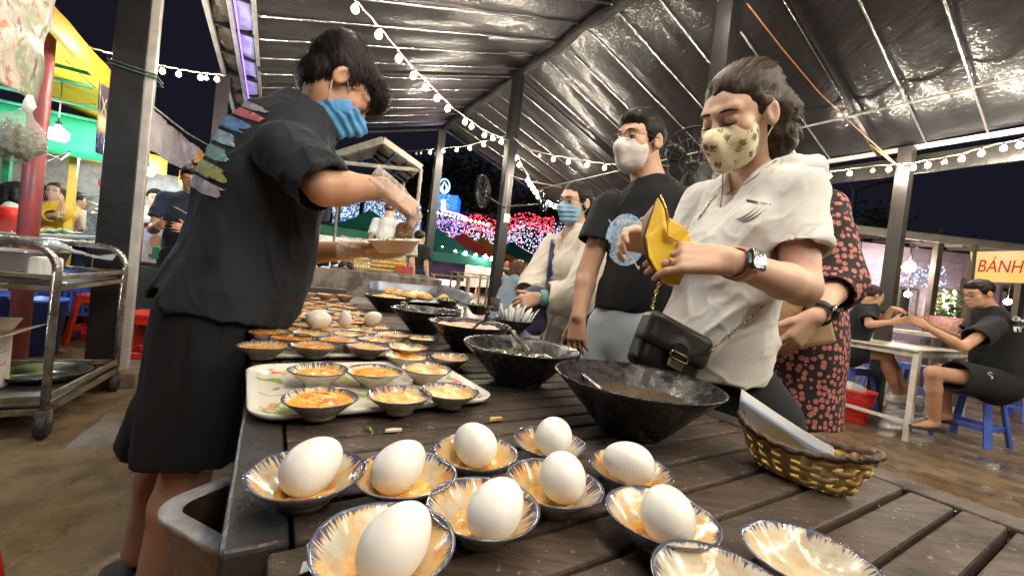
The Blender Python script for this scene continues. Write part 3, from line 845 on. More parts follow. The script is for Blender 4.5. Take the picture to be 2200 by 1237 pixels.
# ================================================================== melamine trays and their bowls
g = N('floral_melamine')
a = g.noise(g.map(), 16, 3, .5, 1.0); b = g.noise(g.map((1, 1, 1), (0, 0, 0), (3, 1, 7)), 22, 3, .5, 1.5); c = g.noise(g.map((1, 1, 1), (0, 0, 0), (9, 4, 2)), 19, 2, .5, 1.0)
base = g.mix(g.ramp(a, .56, .60), (.70, .67, .58), (.33, .40, .10))
base = g.mix(g.ramp(b, .60, .63), base, (.62, .38, .26)); base = g.mix(g.ramp(c, .64, .67), base, (.60, .12, .09))
co = g.xyz(g.co.outputs['Object'])
base = g.mix(g.ramp(co[2], .0085, .0115), base, (.74, .72, .66))
g.set(Base_Color=base, Roughness=.2); g.b.inputs['Coat Weight'].default_value = .4
M_TRAY = g.m
def tray(cu, cv, lu, lv, rz, label):
    c = W(cu, cv, Z0 + .001)
    o = thing('serving_tray', label, 'tray', c)
    ca, sa = math.cos(rz), math.sin(rz); ex = VX * ca + UX * sa; ey = -VX * sa + UX * ca
    rings = [(0, .0, .004), (-.030, .03, .004), (-.022, .034, .006), (-.006, .042, .0135), (-.001, .044, .0150), (.0015, .045, .0140), (-.004, .043, .006), (-.02, .034, .0008), (-.05, .02, 0.)]
    P = []
    for dw, rad, z in rings:
        if dw == 0 and rad == 0: continue
        P.append([(x, y, z) for x, y in rrect(lv + 2 * dw, lu + 2 * dw, max(.012, rad + dw * .4), 8)])
    P = np.array(P); n = P.shape[1]
    mm = MB(); mm.grid(P, False, True)
    mm.add(P[0], [tuple(range(n))]); mm.add(P[-1], [tuple(range(n))[::-1]])
    V = np.concatenate(mm.V); V = V[:, :1] * ex + V[:, 1:2] * ey + V[:, 2:] * ZX
    b = mobj('tray_body', V, mm.F, M_TRAY, o, True, True)
    return o
ZT = Z0 + .0052
t1 = onz(795, 852, ZT)
tray(.742, .172, .285, .372, .05, 'floral cream melamine tray holding six bowls of orange sauce')
tray(1.095, .155, .27, .35, .03, 'floral melamine tray half hidden under the cook behind the nearer tray')
G1, G2 = 'sauce bowls on the nearer tray', 'sauce bowls crowded behind the nearer tray'
for bx, by, s, f, lb in ((690, 853, 1.0, 0, 'bowl of deep orange sauce with a dark green leaf in it'), (860, 847, .98, 1, 'bowl of smooth yellow custard at the front of the tray'), (968, 838, .97, 1, 'bowl of half orange half white custard at the corner of the tray'),
                     (685, 793, 1.0, 1, 'pale custard bowl behind the bowl with the leaf'), (805, 796, 1.0, 0, 'orange sauce bowl in the back row of the floral tray, between two others'), (916, 791, 1.0, 0, 'bowl with bright orange splashes at the back corner of the tray')):
    bowl(bx, by, ZT, lb, G1, f, False, s)
# the leaf in the front bowl
p = onz(690, 850, ZT + .030); m = MB()
lf = np.array([[-.012, 0, .002], [-.004, -.005, .004], [.006, -.004, .003], [.013, .001, 0], [.005, .005, .001], [-.005, .005, .003]])
m.add(p + lf[:, :1] * VX + lf[:, 1:2] * UX + lf[:, 2:] * ZX * 1.6, [(0, 1, 2, 3, 4, 5)])
tag(m.build('basil_leaf', PM('basil_green', (.03, .06, .012), .35, 0, .4, 60)), 'dark green leaf floating in the front orange sauce bowl', 'leaf')
LB = 'small blue rimmed bowl of orange egg sauce packed on bare planks toward the grill'
rb_ = random.Random(4); kk = 0; uu_ = .975
while uu_ < 2.2:
    for v_ in ((.055, .157, .258) if kk % 2 else (.01, .105, .206, .307 if not 1.0 < uu_ < 1.1 else None)):
        if v_ is None: continue
        w_ = W(uu_ + rb_.uniform(-.012, .012), v_ + rb_.uniform(-.008, .008), Z0)
        o = bowl(0, 0, ZT if uu_ < 1.22 else Z0, 'blue rimmed bowl of orange egg sauce crowded on the half hidden tray' if uu_ < 1.22 else LB, G2, rb_.choice((0, 0, 0, 1)), False, 1.0); o.location[0], o.location[1] = w_[0], w_[1]
    uu_ += .085; kk += 1
bowl(874, 764, Z0, 'greyish bowl with brown sauce standing beside the far tray', G2, 0, False, .98)
bowl(966, 766, Z0, 'nearly empty bowl beside the black bowl of greens', G2, 2, False, 1.0)
bowl(908, 726, Z0, 'bowl of red orange chili sauce against the black bowls', G2, 0, False, .95)
for v_ in (.06, .15, .24, .32):
    o = bowl(0, 0, Z0 + .030, 'sauce bowl stacked on the heap by the grill', 'stacked bowls by the grill', 0, False, 1.0); w_ = W(2.08, v_, 0); o.location[0], o.location[1] = w_[0], w_[1]
egg(685, 686, Z0 + .050, 'pale egg among the crowded sauce bowls near the cook', 'eggs among the sauce bowls', VX, 1.15)
egg(801, 684, Z0 + .050, 'pale egg among the crowded sauce bowls beside the black bowls', 'eggs among the sauce bowls', VX * .8 + ZX * .3, 1.0)
egg(741, 685, Z0 + .048, 'broken egg between two whole eggs among sauce bowls', 'eggs among the sauce bowls', ZX, .85)

# ================================================================== big black bowls
g = N('black_melamine')
a = g.noise(g.map(), 14, 5, .65); b = g.noise(g.map(), 70, 4)
g.set(Base_Color=g.mix(g.math('MULTIPLY', g.ramp(a, .5, .75), .5), (.010, .010, .014), (.06, .055, .05)), Roughness=g.math('ADD', .2, g.math('MULTIPLY', g.ramp(b, .4, .7), .25)))
g.bump(b, .08, .003)
M_BLACKBOWL = g.m
M_OIL = sauce_mat('fish_sauce', (.035, .022, .012), (.07, .045, .022), (.02, .014, .008), .12)
g = N('brown_broth'); nn = g.noise(g.map(), 35, 3)
g.set(Base_Color=g.mix(nn, (.075, .050, .030), (.14, .10, .065)), Roughness=.05); g.b.inputs['Specular IOR Level'].default_value = .9; g.bump(nn, .1, .004)
M_BROTH = g.m
M_MINCE = sauce_mat('pink_minced_meat', (.52, .24, .16), (.62, .36, .25), (.36, .11, .07), .4, .5, .0)
M_GREENS = sauce_mat('chopped_greens', (.12, .16, .035), (.20, .23, .07), (.45, .42, .25))
M_FRIED = sauce_mat('fried_shallots', (.62, .33, .08), (.70, .45, .16), (.45, .18, .03))
M_PALE = sauce_mat('pale_noodles', (.55, .47, .34), (.40, .33, .22), (.16, .12, .08), .4, .5, .0)
BP = [(0, .006), (.30, .004), (.34, 0), (.39, 0), (.41, .03), (.50, .12), (.74, .38), (.96, .60), (1.0, .635), (1.008, .650), (.99, .660), (.965, .645), (.92, .60), (.70, .385), (.48, .17), (.30, .085), (0, .075)]
def big_bowl(px, py, R, label, content, mat, lvl=.36, heap=0., z=Z0, name='black_bowl', cname='contents', rough_c=1.0):
    h = .650 * R
    p = onz(px, py, z + h); p[2] = z
    o = thing(name, label, 'bowl', p, 'big black bowls along the table')
    mb = MB(); mb.lathe([(r * R, zz * R) for r, zz in BP], 56); b = mobj('bowl_wall', mb.V[0], mb.F, M_BLACKBOWL, o, True, True)
    if content:
        r0 = np.interp(lvl, [.075, .085, .17, .385, .60], [.05, .30, .48, .70, .92]) * R + .002
        n, k = 48, 16; th = np.arange(n) * 2 * PI / n; P = np.zeros((k, n, 3))
        for i in range(k):
            r = r0 * (i + .02) / (k - 1 + .02); P[i, :, 0] = r * np.cos(th); P[i, :, 1] = r * np.sin(th)
        q = P[..., :2].reshape(-1, 2)
        nz = fnoise(np.concatenate([q * 55, np.full((len(q), 1), px)], 1), int(px) % 50).reshape(k, n)
        rr = np.linspace(0, 1, k)[:, None]
        P[..., 2] = lvl * R + rough_c * .005 * nz + heap * R * (1 - rr ** 2); P[-1, :, 2] = lvl * R
        m = MB(); m.grid(P, False, True); mobj(cname, m.V[0], m.F, mat, o, True, True)
    return o, p
b1, pb1 = big_bowl(1368, 812, .134, 'largest black bowl of clear brown broth beside the woven basket', 1, M_BROTH, .40, 0, cname='broth', rough_c=.1)
b2, pb2 = big_bowl(1121, 742, .128, 'shiny black bowl of dark sauce with chopped greens and a ladle', 1, M_OIL, .46, 0, cname='dark_sauce', rough_c=.35)
b3, pb3 = big_bowl(1011, 694, .124, 'black bowl of pink minced meat with a black ladle', 1, M_MINCE, .54, .03, cname='minced_meat')
b4, pb4 = big_bowl(917, 665, .126, 'black bowl of pale leftovers between the minced meat and fried topping', 1, M_PALE, .46, .02, cname='pale_food')
b5, pb5 = big_bowl(836, 636, .118, 'black bowl heaped with fried orange topping beside the grill', 1, M_FRIED, .55, .12, cname='fried_topping')
b6, pb6 = big_bowl(1103, 686, .090, 'smaller black bowl stuffed with white paper napkins', 0, None)
b7, pb7 = big_bowl(962, 645, .075, 'low black bowl of bright green herbs', 1, M_GREENS, .5, .25, cname='herbs')
b8, pb8 = big_bowl(1030, 655, .085, 'wide dark bowl of darker greens beside the napkin bowl', 1, M_GREENS, .52, .2, cname='herbs')
# floating greens in bowl 2
m = MB()
for i in range(70):
    a = random.uniform(0, 6.28); r = .045 * math.sqrt(random.random()); p = pb2 + np.array([r * math.cos(a) - .02, r * math.sin(a) + .01, .46 * .128 + random.uniform(.001, .007)])
    e1 = nrm(RNG.normal(size=3) * (1, 1, .3)) * random.uniform(.004, .010); e2 = nrm(RNG.normal(size=3) * (1, 1, .3)) * .004
    m.add([p, p + e1, p + e1 + e2, p + e2], [(0, 1, 2, 3)])
m.build('chopped_greens', M_HERB, b2)
# leaves heaped in the herb bowls
for bb, pp, R in ((b7, pb7, .075), (b8, pb8, .085)):
    m = MB()
    for i in range(160):
        a = random.uniform(0, 6.28); r = R * .8 * math.sqrt(random.random()); p = pp + np.array([r * math.cos(a), r * math.sin(a), R * .62 + random.uniform(0, .022) * (1 - r / R)])
        e1 = nrm(RNG.normal(size=3)) * random.uniform(.008, .02); e2 = nrm(RNG.normal(size=3)) * .008
        m.add([p, p + e1 * .5 + e2 * .5, p + e1, p + e1 * .5 - e2 * .5], [(0, 1, 2, 3)])
    m.build('herb_leaves', PM('bright_herbs', (.10, .20, .035), .5, 0, .6, 60), bb)
# folded napkins standing in bowl 6
for i in range(15):
    a = -.5 + i * .11; w_, hh = .0085, .078 + .010 * math.sin(i * 2.3)
    p = pb6 + VX * (-.045 + i * .0075) + UX * .012 * math.sin(i * 1.7) + ZX * .028
    dr = nrm(ZX + VX * math.sin(a * .9) * .8); sd = nrm(UX + VX * .4 * math.sin(i))
    P = np.array([[p - sd * w_ + dr * hh * t * 1.0 + VX * .006 * math.sin(t * 3 + i), p + dr * (hh * t * 1.15) + VX * .006, p + sd * w_ + dr * hh * t] for t in (0, .5, 1.)])
    m = MB(); m.grid(P); tag(mod_solid(m.build('paper_napkin', M_PAPER, None, True), .0012), 'folded white paper napkin standing in the small black bowl', 'napkin', 'napkins standing in the bowl')
# ladles
M_LADLE = PM('black_ladle', (.012, .012, .012), .3); M_CHROME = PM('worn_steel', (.55, .54, .52), .28, .9, .3, 20)
def ladle(label, a, b, c, mat, cup=.030, r=.0055):
    a, b, c = map(np.asarray, (a, b, c)); o = thing('ladle', label, 'ladle', a)
    MB().tube([a, a * .5 + b * .5 + ZX * .006, b, b * .3 + c * .7 + ZX * .006, c], [r * .8, r, r, r * 1.3, r * 1.1], 8, flat=.6).build('handle', mat, o, True)
    mb = MB(); mb.lathe([(0, -.014), (.02, -.012), (cup, .004), (cup * .98, .006), (.018, -.009), (0, -.011)], 20, a - ZX * .004); mb.build('cup', mat, o, True)
ladle('black ladle standing in the pink minced meat', pb3 + ZX * .066 - UX * .02, at(1042, 690, 1.14), at(1050, 672, 1.13), M_LADLE)
ladle('black ladle lying across the bowl of dark sauce', pb2 + ZX * .06 + VX * .02, at(1112, 728, .96), at(1098, 712, 1.0), M_LADLE)
ladle('thin steel ladle bridging the dark sauce bowl and the broth bowl', pb2 + ZX * .062 + VX * .035 - UX * .02, at(1185, 770, .84), at(1290, 835, .70), M_CHROME, .024, .0035)
ladle('pale spoon in the bowl of leftovers', pb4 + ZX * .058, at(878, 660, 1.30), at(862, 650, 1.33), M_CHROME, .022, .004)
# small glass tumbler and tongs by the herbs
p = onz(1062, 668, Z0); p[2] = Z0
tum = thing('glass_tumbler', 'clear glass tumbler between the herb bowl and minced meat', 'glass', p)
mb = MB(); mb.lathe([(0, 0), (.028, 0), (.034, .09), (.031, .09), (.026, .006), (0, .006)], 24)
mobj('glass_wall', mb.V[0], mb.F, PM('thin_glass', (.8, .8, .8), .05, 0, 0, trans=.9, spec=.6), tum, True, True)
mb = MB(); mb.lathe([(0, .007), (.0255, .007), (.0275, .03), (0, .03)], 20); mobj('ice', mb.V[0], mb.F, M_PAPER, tum, True, True)

# ================================================================== woven basket with papers
M_BAMBOO = PM('pale_bamboo', (.74, .52, .19), .45, 0, .45, 40, .2, 120, col2=(.58, .42, .15), rvar=.12)
M_BAMBOO_D = PM('dark_rattan_rim', (.10, .05, .03), .45, 0, .5, 60, .5, 150)
bc = onz(1722, 955, Z0 + .045)
bc = W(bc @ UX, bc @ VX, Z0)
bx_ = nrm(onz(1862, 995, Z0) - onz(1592, 900, Z0)); by_ = np.cross(ZX, bx_)
bas = thing('bamboo_basket', 'oval woven bamboo basket with a dark rattan rim holding papers', 'basket', bc)
LA, LBB, BH = .082, .047, .045
def bpt(th, t, off=0.):
    """t 0 bottom .. 1 rim"""
    a = (.66 + .34 * t ** .8) * LA + off; b = (.60 + .40 * t ** .8) * LBB + off
    z = BH * t + .016 * t * math.cos(th) ** 2
    return bc + bx_ * a * math.cos(th) + by_ * b * math.sin(th) + ZX * (z + .002)
NS = 20
for i in range(NS):                                   # upright strips
    th = 2 * PI * i / NS; hw = .0052
    P = np.array([[bpt(th + s * hw / LBB * .75, t, .0016 * math.sin(PI * (t * 7 + i))) for s in (-1, 1)] for t in np.linspace(0, 1, 15)])
    m = MB(); m.grid(P); mod_solid(m.build('upright_strip', M_BAMBOO, bas, True), .0012)
for k in range(4):                                    # rows woven round
    t0, t1 = .06 + k * .23, .06 + k * .23 + .14
    n = NS * 4
    P = np.array([[bpt(2 * PI * j / n, t, .0030 * math.cos(PI * (j * NS / n) + PI * k)) for t in (t0, t1)] for j in range(n)])
    m = MB(); m.grid(P, True); mod_solid(m.build('weave_strip', M_BAMBOO, bas, True), .0012)
MB().tube([bpt(2 * PI * j / 72, 1.0) + ZX * .0015 * math.sin(j * 1.9) for j in range(72)], [.0048 + .0009 * math.sin(j * 2.2) for j in range(72)], 8, True).build('rim', M_BAMBOO_D, bas, True)
m = MB()
for s in np.linspace(-.8, .8, 9):
    w_ = math.sqrt(1 - s * s)
    m.bar(bc + bx_ * s * LA * .66 - by_ * w_ * LBB * .6 + ZX * .003, bc + bx_ * s * LA * .66 + by_ * w_ * LBB * .6 + ZX * .003, .013, .0012)
m.build('bottom_strips', M_BAMBOO, bas)
# sheaf of menu papers
M_BLUEPAPER = PM('blue_white_paper', (.50, .60, .82), .5, 0, .1, 6)
for i in range(4):
    P = np.zeros((14, 5, 3))
    for x in range(14):
        t = x / 13
        for y in range(5):
            w_ = (y / 4)
            q = bc + bx_ * (-.086 + .132 * t - .003 * i) + by_ * (-.019 + .006 * i + .02 * w_ * (1 - t)) + ZX * (.041 + .034 * (1 - t) ** 1.6 + .0025 * i)
            P[x, y] = q + (ZX * .85 - by_ * .45) * ((w_ - .7) * (.046 - .008 * t)) + by_ * (.008 * math.sin(PI * t))
    m = MB(); m.grid(P)
    tag(mod_solid(m.build('menu_paper', M_BLUEPAPER if i == 0 else M_PAPER, None, True), .0006), 'curled blue tinted paper leaning out of the bamboo basket' if i == 0 else 'white paper sheet tucked behind the blue one in the basket', 'paper', 'papers in the basket')
# ================================================================== people: shared builders
def skin_mat(name, col, red=(.50, .19, .13)):
    g = N(name); v = g.map(); n = g.noise(v, 9, 4); n2 = g.noise(v, 140, 3)
    c = g.mix(g.math('MULTIPLY', g.ramp(n, .4, .75), .5), col, red); c = g.mix(g.math('MULTIPLY', g.ramp(g.noise(v, 38, 4), .5, .72), .22), c, dk(red, .9)); c = g.mix(g.math('MULTIPLY', g.ramp(n2, .5, .8), .18), c, dk(col, .6))
    g.set(Base_Color=c, Roughness=.48); g.b.inputs['Subsurface Weight'].default_value = .18
    g.b.inputs['Subsurface Radius'].default_value = (.011, .004, .002); g.b.inputs['Subsurface Scale'].default_value = 1.0
    g.b.inputs['Specular IOR Level'].default_value = .35
    g.bump(n2, .08, .002); return g.m
SK_TAN = skin_mat('tan_skin', (.50, .295, .19)); SK_FAIR = skin_mat('fair_skin', (.64, .425, .32), (.60, .29, .22)); SK_MID = skin_mat('light_skin', (.58, .37, .26))
def hair_mat(name, col, hi):
    g = N(name); n = g.noise(g.map((1, 1, .35)), 130, 3)
    g.set(Base_Color=g.mix(g.ramp(n, .4, .7), col, hi), Roughness=.48); g.b.inputs['Specular IOR Level'].default_value = .22
    g.bump(n, .5, .004); return g.m
H_BLACK = hair_mat('black_hair', (.009, .007, .007), (.020, .016, .015)); H_BROWN = hair_mat('dark_brown_hair', (.020, .012, .008), (.055, .033, .021)); H_CHEST = hair_mat('chestnut_hair', (.05, .022, .012), (.13, .06, .03))
def cloth(name, col, rough=.85, col2=None, sheen=.3, fine=420., bump=.25, var=.18):
    g = N(name); v = g.map(); n = g.noise(v, 6, 4); f = g.noise(v, fine, 2)
    g.set(Base_Color=g.mix(g.ramp(n, .35, .7), col, col2 or dk(col, 1 - var)), Roughness=rough); g.b.inputs['Sheen Weight'].default_value = sheen
    g.b.inputs['Specular IOR Level'].default_value = .2
    g.bump(g.math('ADD', f, g.math('MULTIPLY', g.noise(v, 26, 4), .8)), bump, .003); return g.m
C_BLACK = cloth('black_cotton', (.017, .0185, .022), sheen=.03); C_NAVY = cloth('faded_black_cotton', (.023, .028, .038), col2=(.014, .017, .022), sheen=.04); C_WHITE = cloth('white_cotton', (.74, .735, .72), sheen=.1, var=.06)
C_OFFW = cloth('cream_chiffon', (.72, .66, .58), sheen=.1, var=.08); C_DENIM = cloth('pale_blue_denim', (.50, .60, .72), var=.15); C_YEL = cloth('mustard_knit', (.62, .36, .02)); C_SAGE = cloth('sage_cotton', (.42, .44, .36)); C_GREYB = cloth('grey_blue_denim', (.20, .27, .35)); C_DARKJ = cloth('navy_cotton', (.02, .03, .06), sheen=.05)
g = N('floral_dress_print')
v = g.map((1, 1, .9)); vd = g.n('ShaderNodeTexVoronoi', feature='F1'); g.t.links.new(v, vd.inputs['Vector']); vd.inputs['Scale'].default_value = 58; vd.inputs['Randomness'].default_value = .65
pet = g.math('ADD', vd.outputs[0], g.math('MULTIPLY', g.noise(v, 210, 2), .22))
g.set(Base_Color=g.mix(g.ramp(pet, .50, .57), g.mix(g.ramp(g.noise(v, 160, 3), .4, .65), (.54, .20, .18), (.38, .11, .10)), (.016, .012, .014)), Roughness=.8); g.bump(g.noise(v, 30, 4), .3, .004)
C_FLORAL = g.m
M_MASK_BLUE = None
def mask_mat(name, col, kind):
    g = N(name); v = g.map()
    if kind == 'floral':
        vd = g.n('ShaderNodeTexVoronoi', feature='F1'); g.t.links.new(v, vd.inputs['Vector']); vd.inputs['Scale'].default_value = 42
        f = g.math('ADD', vd.outputs[0], g.math('MULTIPLY', g.noise(v, 230, 4), 1.1))
        g.set(Base_Color=g.mix(g.ramp(f, .84, .94), g.mix(g.ramp(g.noise(v, 120, 2), .4, .6), (.10, .075, .025), (.30, .24, .10)), col))
        g.bump(g.noise(v, 300, 2), .15, .002)
    else:
        g.set(Base_Color=g.mix(g.ramp(g.noise(v, 14, 3), .3, .7), col, dk(col, .88)))
        g.bump(g.noise(v, 300, 2), .12, .002)
    g.set(Roughness=.8); g.b.inputs['Subsurface Weight'].default_value = .1; return g.m
MK_BLUE = mask_mat('blue_surgical_mask', (.10, .36, .72), ''); MK_PALE = mask_mat('pale_blue_mask', (.28, .52, .72), ''); MK_WHITE = mask_mat('white_cloth_mask', (.70, .665, .65), ''); MK_FLOR = mask_mat('cream_floral_mask', (.78, .72, .50), 'floral')
M_LOOP = PM('white_elastic', (.75, .72, .70), .7)
M_DARK = PM('lash_black', (.012, .008, .007), .5)
M_SOLE = PM('dark_rubber', (.02, .02, .02), .6); M_SHOEW = PM('white_shoe', (.72, .71, .69), .5)

class Head:
    def __init__(s, c, fwd, up, sc=1.0): s.c = np.asarray(c, float); s.R = frame(fwd, up); s.s = sc * .88
    def L(s, x, y, z): return s.c + s.R @ (np.array([x, y, z]) * s.s)
    def add(s, D, ears=True, fem=False):
        q = s.s; L = s.L; R = s.R
        def e(p, r, k=.02, op='+'): D.ell(L(*p), np.array(r) * q, R, k * q, op)
        e((0, -.014, .035), (.075, .092, .080)); e((0, .045, .032), (.058, .045, .055)); e((0, .040, -.030), (.058, .056, .070))
        e((0, .040, -.072), (.046 if fem else .050, .048, .040)); e((0, .068, -.098), (.020, .020, .017), .015)
        for x in (-1, 1): e((x * .040, .060, -.014), (.024, .022, .024), .02)
        D.cone(L(-.040, .076, .036), L(0, .088, .033), .010 * q, .010 * q, .015 * q); D.cone(L(.040, .076, .036), L(0, .088, .033), .010 * q, .010 * q, .015 * q)
        for x in (-1, 1): e((x * .031, .100, .014), (.021, .014, .012), .012, '-')
        D.cone(L(0, .090, .026), L(0, .114, -.020), .0075 * q, .0115 * q, .010 * q)
        for x in (-1, 1):
            e((x * .011, .102, -.026), (.0095, .010, .008), .006); e((x * .031, .079, .013), (.0150, .0150, .0125), .004)
        D.cone(L(-.016, .088, -.058), L(.016, .088, -.058), .0085 * q, .0085 * q, .012 * q)
        if ears:
            for x in (-1, 1):
                Re = R @ np.array([[math.cos(.35 * x), -math.sin(.35 * x), 0], [math.sin(.35 * x), math.cos(.35 * x), 0], [0, 0, 1]])
                D.ell(L(x * .079, -.012, .0), np.array([.009, .021, .032]) * q, Re, .008 * q); D.ell(L(x * .088, -.006, .003), np.array([.008, .011, .019]) * q, Re, .006 * q, '-')
    def details(s, parent, down=False, hair=None, brow=.0042, lids=True):
        q = s.s
        for x in (-1, 1):
            m = MB()
            pts = [s.L(x * (.031 + .0165 * t), .0955 - .007 * t * t - .0012 * t * (1 if t > 0 else 0), (.0045 if down else .0085) + (.004 if not down else -.0035) * (1 - t * t)) for t in np.linspace(-1, 1, 9)]
            m.tube(pts, [(.0010 + .0014 * (1 - (i / 4 - 1) ** 2)) * q for i in range(9)], 6); m.build('eyelashes', M_DARK, parent, True)
            if not down:
                mm = MB(); mm.lathe([(0, .0046), (.0042, .0034), (.0066, 0), (0, -.001)], 12, s.L(x * .031, .0915, .0075), s.R @ np.array([[1, 0, 0], [0, 0, 1], [0, -1, 0]])); mm.build('eye', PM('dark_iris', (.02, .012, .008), .1, coat=1), parent, True)
            pts = [s.L(x * (.030 + .020 * t), .0975 - .008 * (t + .4) ** 2, .032 + .004 * (1 - t * t) - (.002 if t > .5 else 0)) for t in np.linspace(-1, 1, 7)]
            m = MB(); m.tube(pts, [brow * q * f for f in (.7, 1, 1.1, 1, .8, .6, .25)], 6, flat=.6); m.build('eyebrow', hair or H_BLACK, parent, True)
    def mask(s, parent, mat, h=.003, low=0., loops=True, bulge=1.0, pleats=0, top=.004, back=None):
        q = s.s; r = .16 * q
        D = SDF(s.c - r, s.c + r, h); L = s.L; R = s.R
        def e(p, rr, k=.02, op='+'): D.ell(L(*p), np.array(rr) * q, R, k * q, op)
        e((0, .046, -.036), (.068, .064, .064)); e((0, .043, -.078), (.056, .056, .042)); e((0, .070, -.100), (.026, .026, .020), .02)
        D.cone(L(0, .098, .006), L(0, .1215 * bulge, -.030), .011 * q, .014 * q, .03 * q); D.cone(L(0, .1215 * bulge, -.030), L(0, .102, -.085), .014 * q, .014 * q, .04 * q)
        D.plane(L(0, .11, top), R @ nrm((0, -.10, 1.0))); D.plane(L(0, .016, 0) if back is None else L(0, .048, -.022), R @ nrm((0, -1, .12) if back is None else (0, -.83, .56)))
        D.plane(L(0, .07, -.124 + low), R @ nrm((0, .25, -1.)))
        V, Fc = D.mesh(); V = relax(V, Fc, 2)
        nn = vnormals(V, Fc); loc = (V - s.c) @ R / q
        V = V + nn * (.0012 * fnoise(loc * (30, 30, 60), 3)[:, None])
        if pleats:
            V = V + nn * (.0022 * np.sin(loc[:, 2] * 2 * PI / .026) * (np.abs(loc[:, 0]) < .06))[:, None]
        o = mobj('face_mask', V, Fc, mat, parent)
        if loops:
            for x in (-1, 1):
                MB().tube([L(x * .066, .020, -.012) if back is None else L(x * .052, .056, -.022), L(x * .0765, .002, .012), L(x * .083, -.014, .032), L(x * .086, -.026, .012)], .0018 * q, 6).build('ear_loop', M_LOOP, o, True)
                MB().tube([L(x * .058, .022, -.085), L(x * .072, .0, -.05), L(x * .080, -.020, -.024), L(x * .086, -.026, .012)], .0018 * q, 6).build('ear_loop', M_LOOP, o, True)
        return o
    def hair(s, parent, mat, style='short', h=.005, strands=900, flow=(0, -.3, .2), lift=.006, slen=.035, seed=1, extra=None, width=.0018, jit=.12, ymax=.055):
        q = s.s; r = .2 * q
        D = SDF(s.c - r, s.c + r, h); L = s.L; R = s.R
        def e(p, rr, k=.02, op='+'): D.ell(L(*p), np.array(rr) * q, R, k * q, op)
        if style == 'short':
            e((0, -.020, .046), (.084, .101, .086)); e((0, .025, .088), (.066, .074, .042))
            e((0, .105, -.020), (.105, .080, .085), .012, '-'); e((0, .015, -.075), (.12, .060, .072), .012, '-'); e((0, -.06, -.125), (.11, .11, .072), .02, '-')
        elif style == 'quiff':      # cropped sides, a long heavy top falling forward
            e((0, -.026, .050), (.082, .100, .084)); e((0, .026, .088), (.072, .090, .046), .03); e((0, .088, .070), (.056, .036, .036), .03); e((0, .100, .050), (.045, .020, .024), .02)
            e((0, -.055, .10), (.066, .06, .05), .03)
            e((0, -.064, -.02), (.064, .042, .055), .02); e((0, .078, -.028), (.105, .066, .066), .012, '-'); e((0, .014, -.068), (.13, .060, .074), .012, '-'); e((0, -.05, -.155), (.11, .11, .070), .02, '-')
        elif style == 'cap':        # combed back, tied
            e((0, -.018, .042), (.081, .098, .083)); e((0, -.02, .085), (.062, .082, .040), .03)
            e((0, .112, -.018), (.10, .080, .092), .012, '-'); e((0, .02, -.085), (.12, .062, .080), .012, '-'); e((0, -.02, -.150), (.13, .12, .085), .02, '-')
        if extra: extra(D, s)
        V, Fc = D.mesh(); V = relax(V, Fc, 1)
        nn = vnormals(V, Fc); loc = (V - s.c) @ R / q
        V = V + nn * ((.0032 * fnoise(loc * (95, 13, 42), seed, 2))[:, None])
        o = mobj('hair', V, Fc, mat, parent)
        if strands:
            rg = np.random.default_rng(seed); ok = np.nonzero((loc[:, 1] < ymax) & (loc[:, 2] > np.where(loc[:, 1] > .02, .055, -.05)))[0]; I = ok[rg.integers(0, len(ok), strands)]; m = MB()
            fl = R @ np.array(flow, float)
            P0 = V[I]; N0 = nn[I]; lc = loc[I]
            Vs = []; Fs = []; n = 0
            for p, nv, lo in zip(P0, N0, lc):
                d = nrm(fl * .6 + R @ np.array([lo[0] * 4, -abs(lo[0]) * 2, -max(0, .07 - lo[2]) * 9]) + rg.normal(size=3) * jit)
                d = nrm(d - nv * (d @ nv)); sd = nrm(np.cross(d, nv)) * width * q; ln = slen * q * rg.uniform(.5, 1.3)
                a = p - nv * .001; b = p + d * ln * .5 + nv * (lift * rg.uniform(.2, 1.) - ln * ln / .8 / q); c = p + d * ln + nv * (lift * rg.uniform(-.5, .6) - ln * ln / .2 / q)
                Vs += [a - sd, a + sd, b - sd * .8, b + sd * .8, c]; Fs += [(n, n + 1, n + 3, n + 2), (n + 2, n + 3, n + 4)]; n += 5
            mobj('hair_strands', Vs, Fs, mat, o)
        return o
    def glasses(s, parent, mat, rnd=.021, w=.0012):
        L = s.L; q = s.s; root = None
        for x in (-1, 1):
            pts = [L(x * .033 + rnd * math.cos(a) * 1.12, .112 - .012 * abs(math.cos(a)) * (1 if math.cos(a) * x > 0 else .2), .010 + rnd * .88 * math.sin(a)) for a in np.linspace(0, 2 * PI, 22)[:-1]]
            o = MB().tube(pts, w * q, 6, True).build('spectacles', mat, parent if root is None else root, True)
            if root is None: root = o
            m = MB(); m.add([L(x * .033, .111, .010)] + pts, [(0, i + 1, (i + 1) % 21 + 1) for i in range(21)])
            m.build('lens', PM('clear_lens', (.9, .9, .9), .02, 0, 0, trans=1., alpha=.25), root, True)
            MB().tube([L(x * .056, .104, .014), L(x * .074, .06, .014), L(x * .082, -.01, .012)], w * q, 6).build('temple', mat, root, True)
        MB().tube([L(-.011, .113, .014), L(0, .117, .016), L(.011, .113, .014)], w * q, 6).build('bridge', mat, root, True)

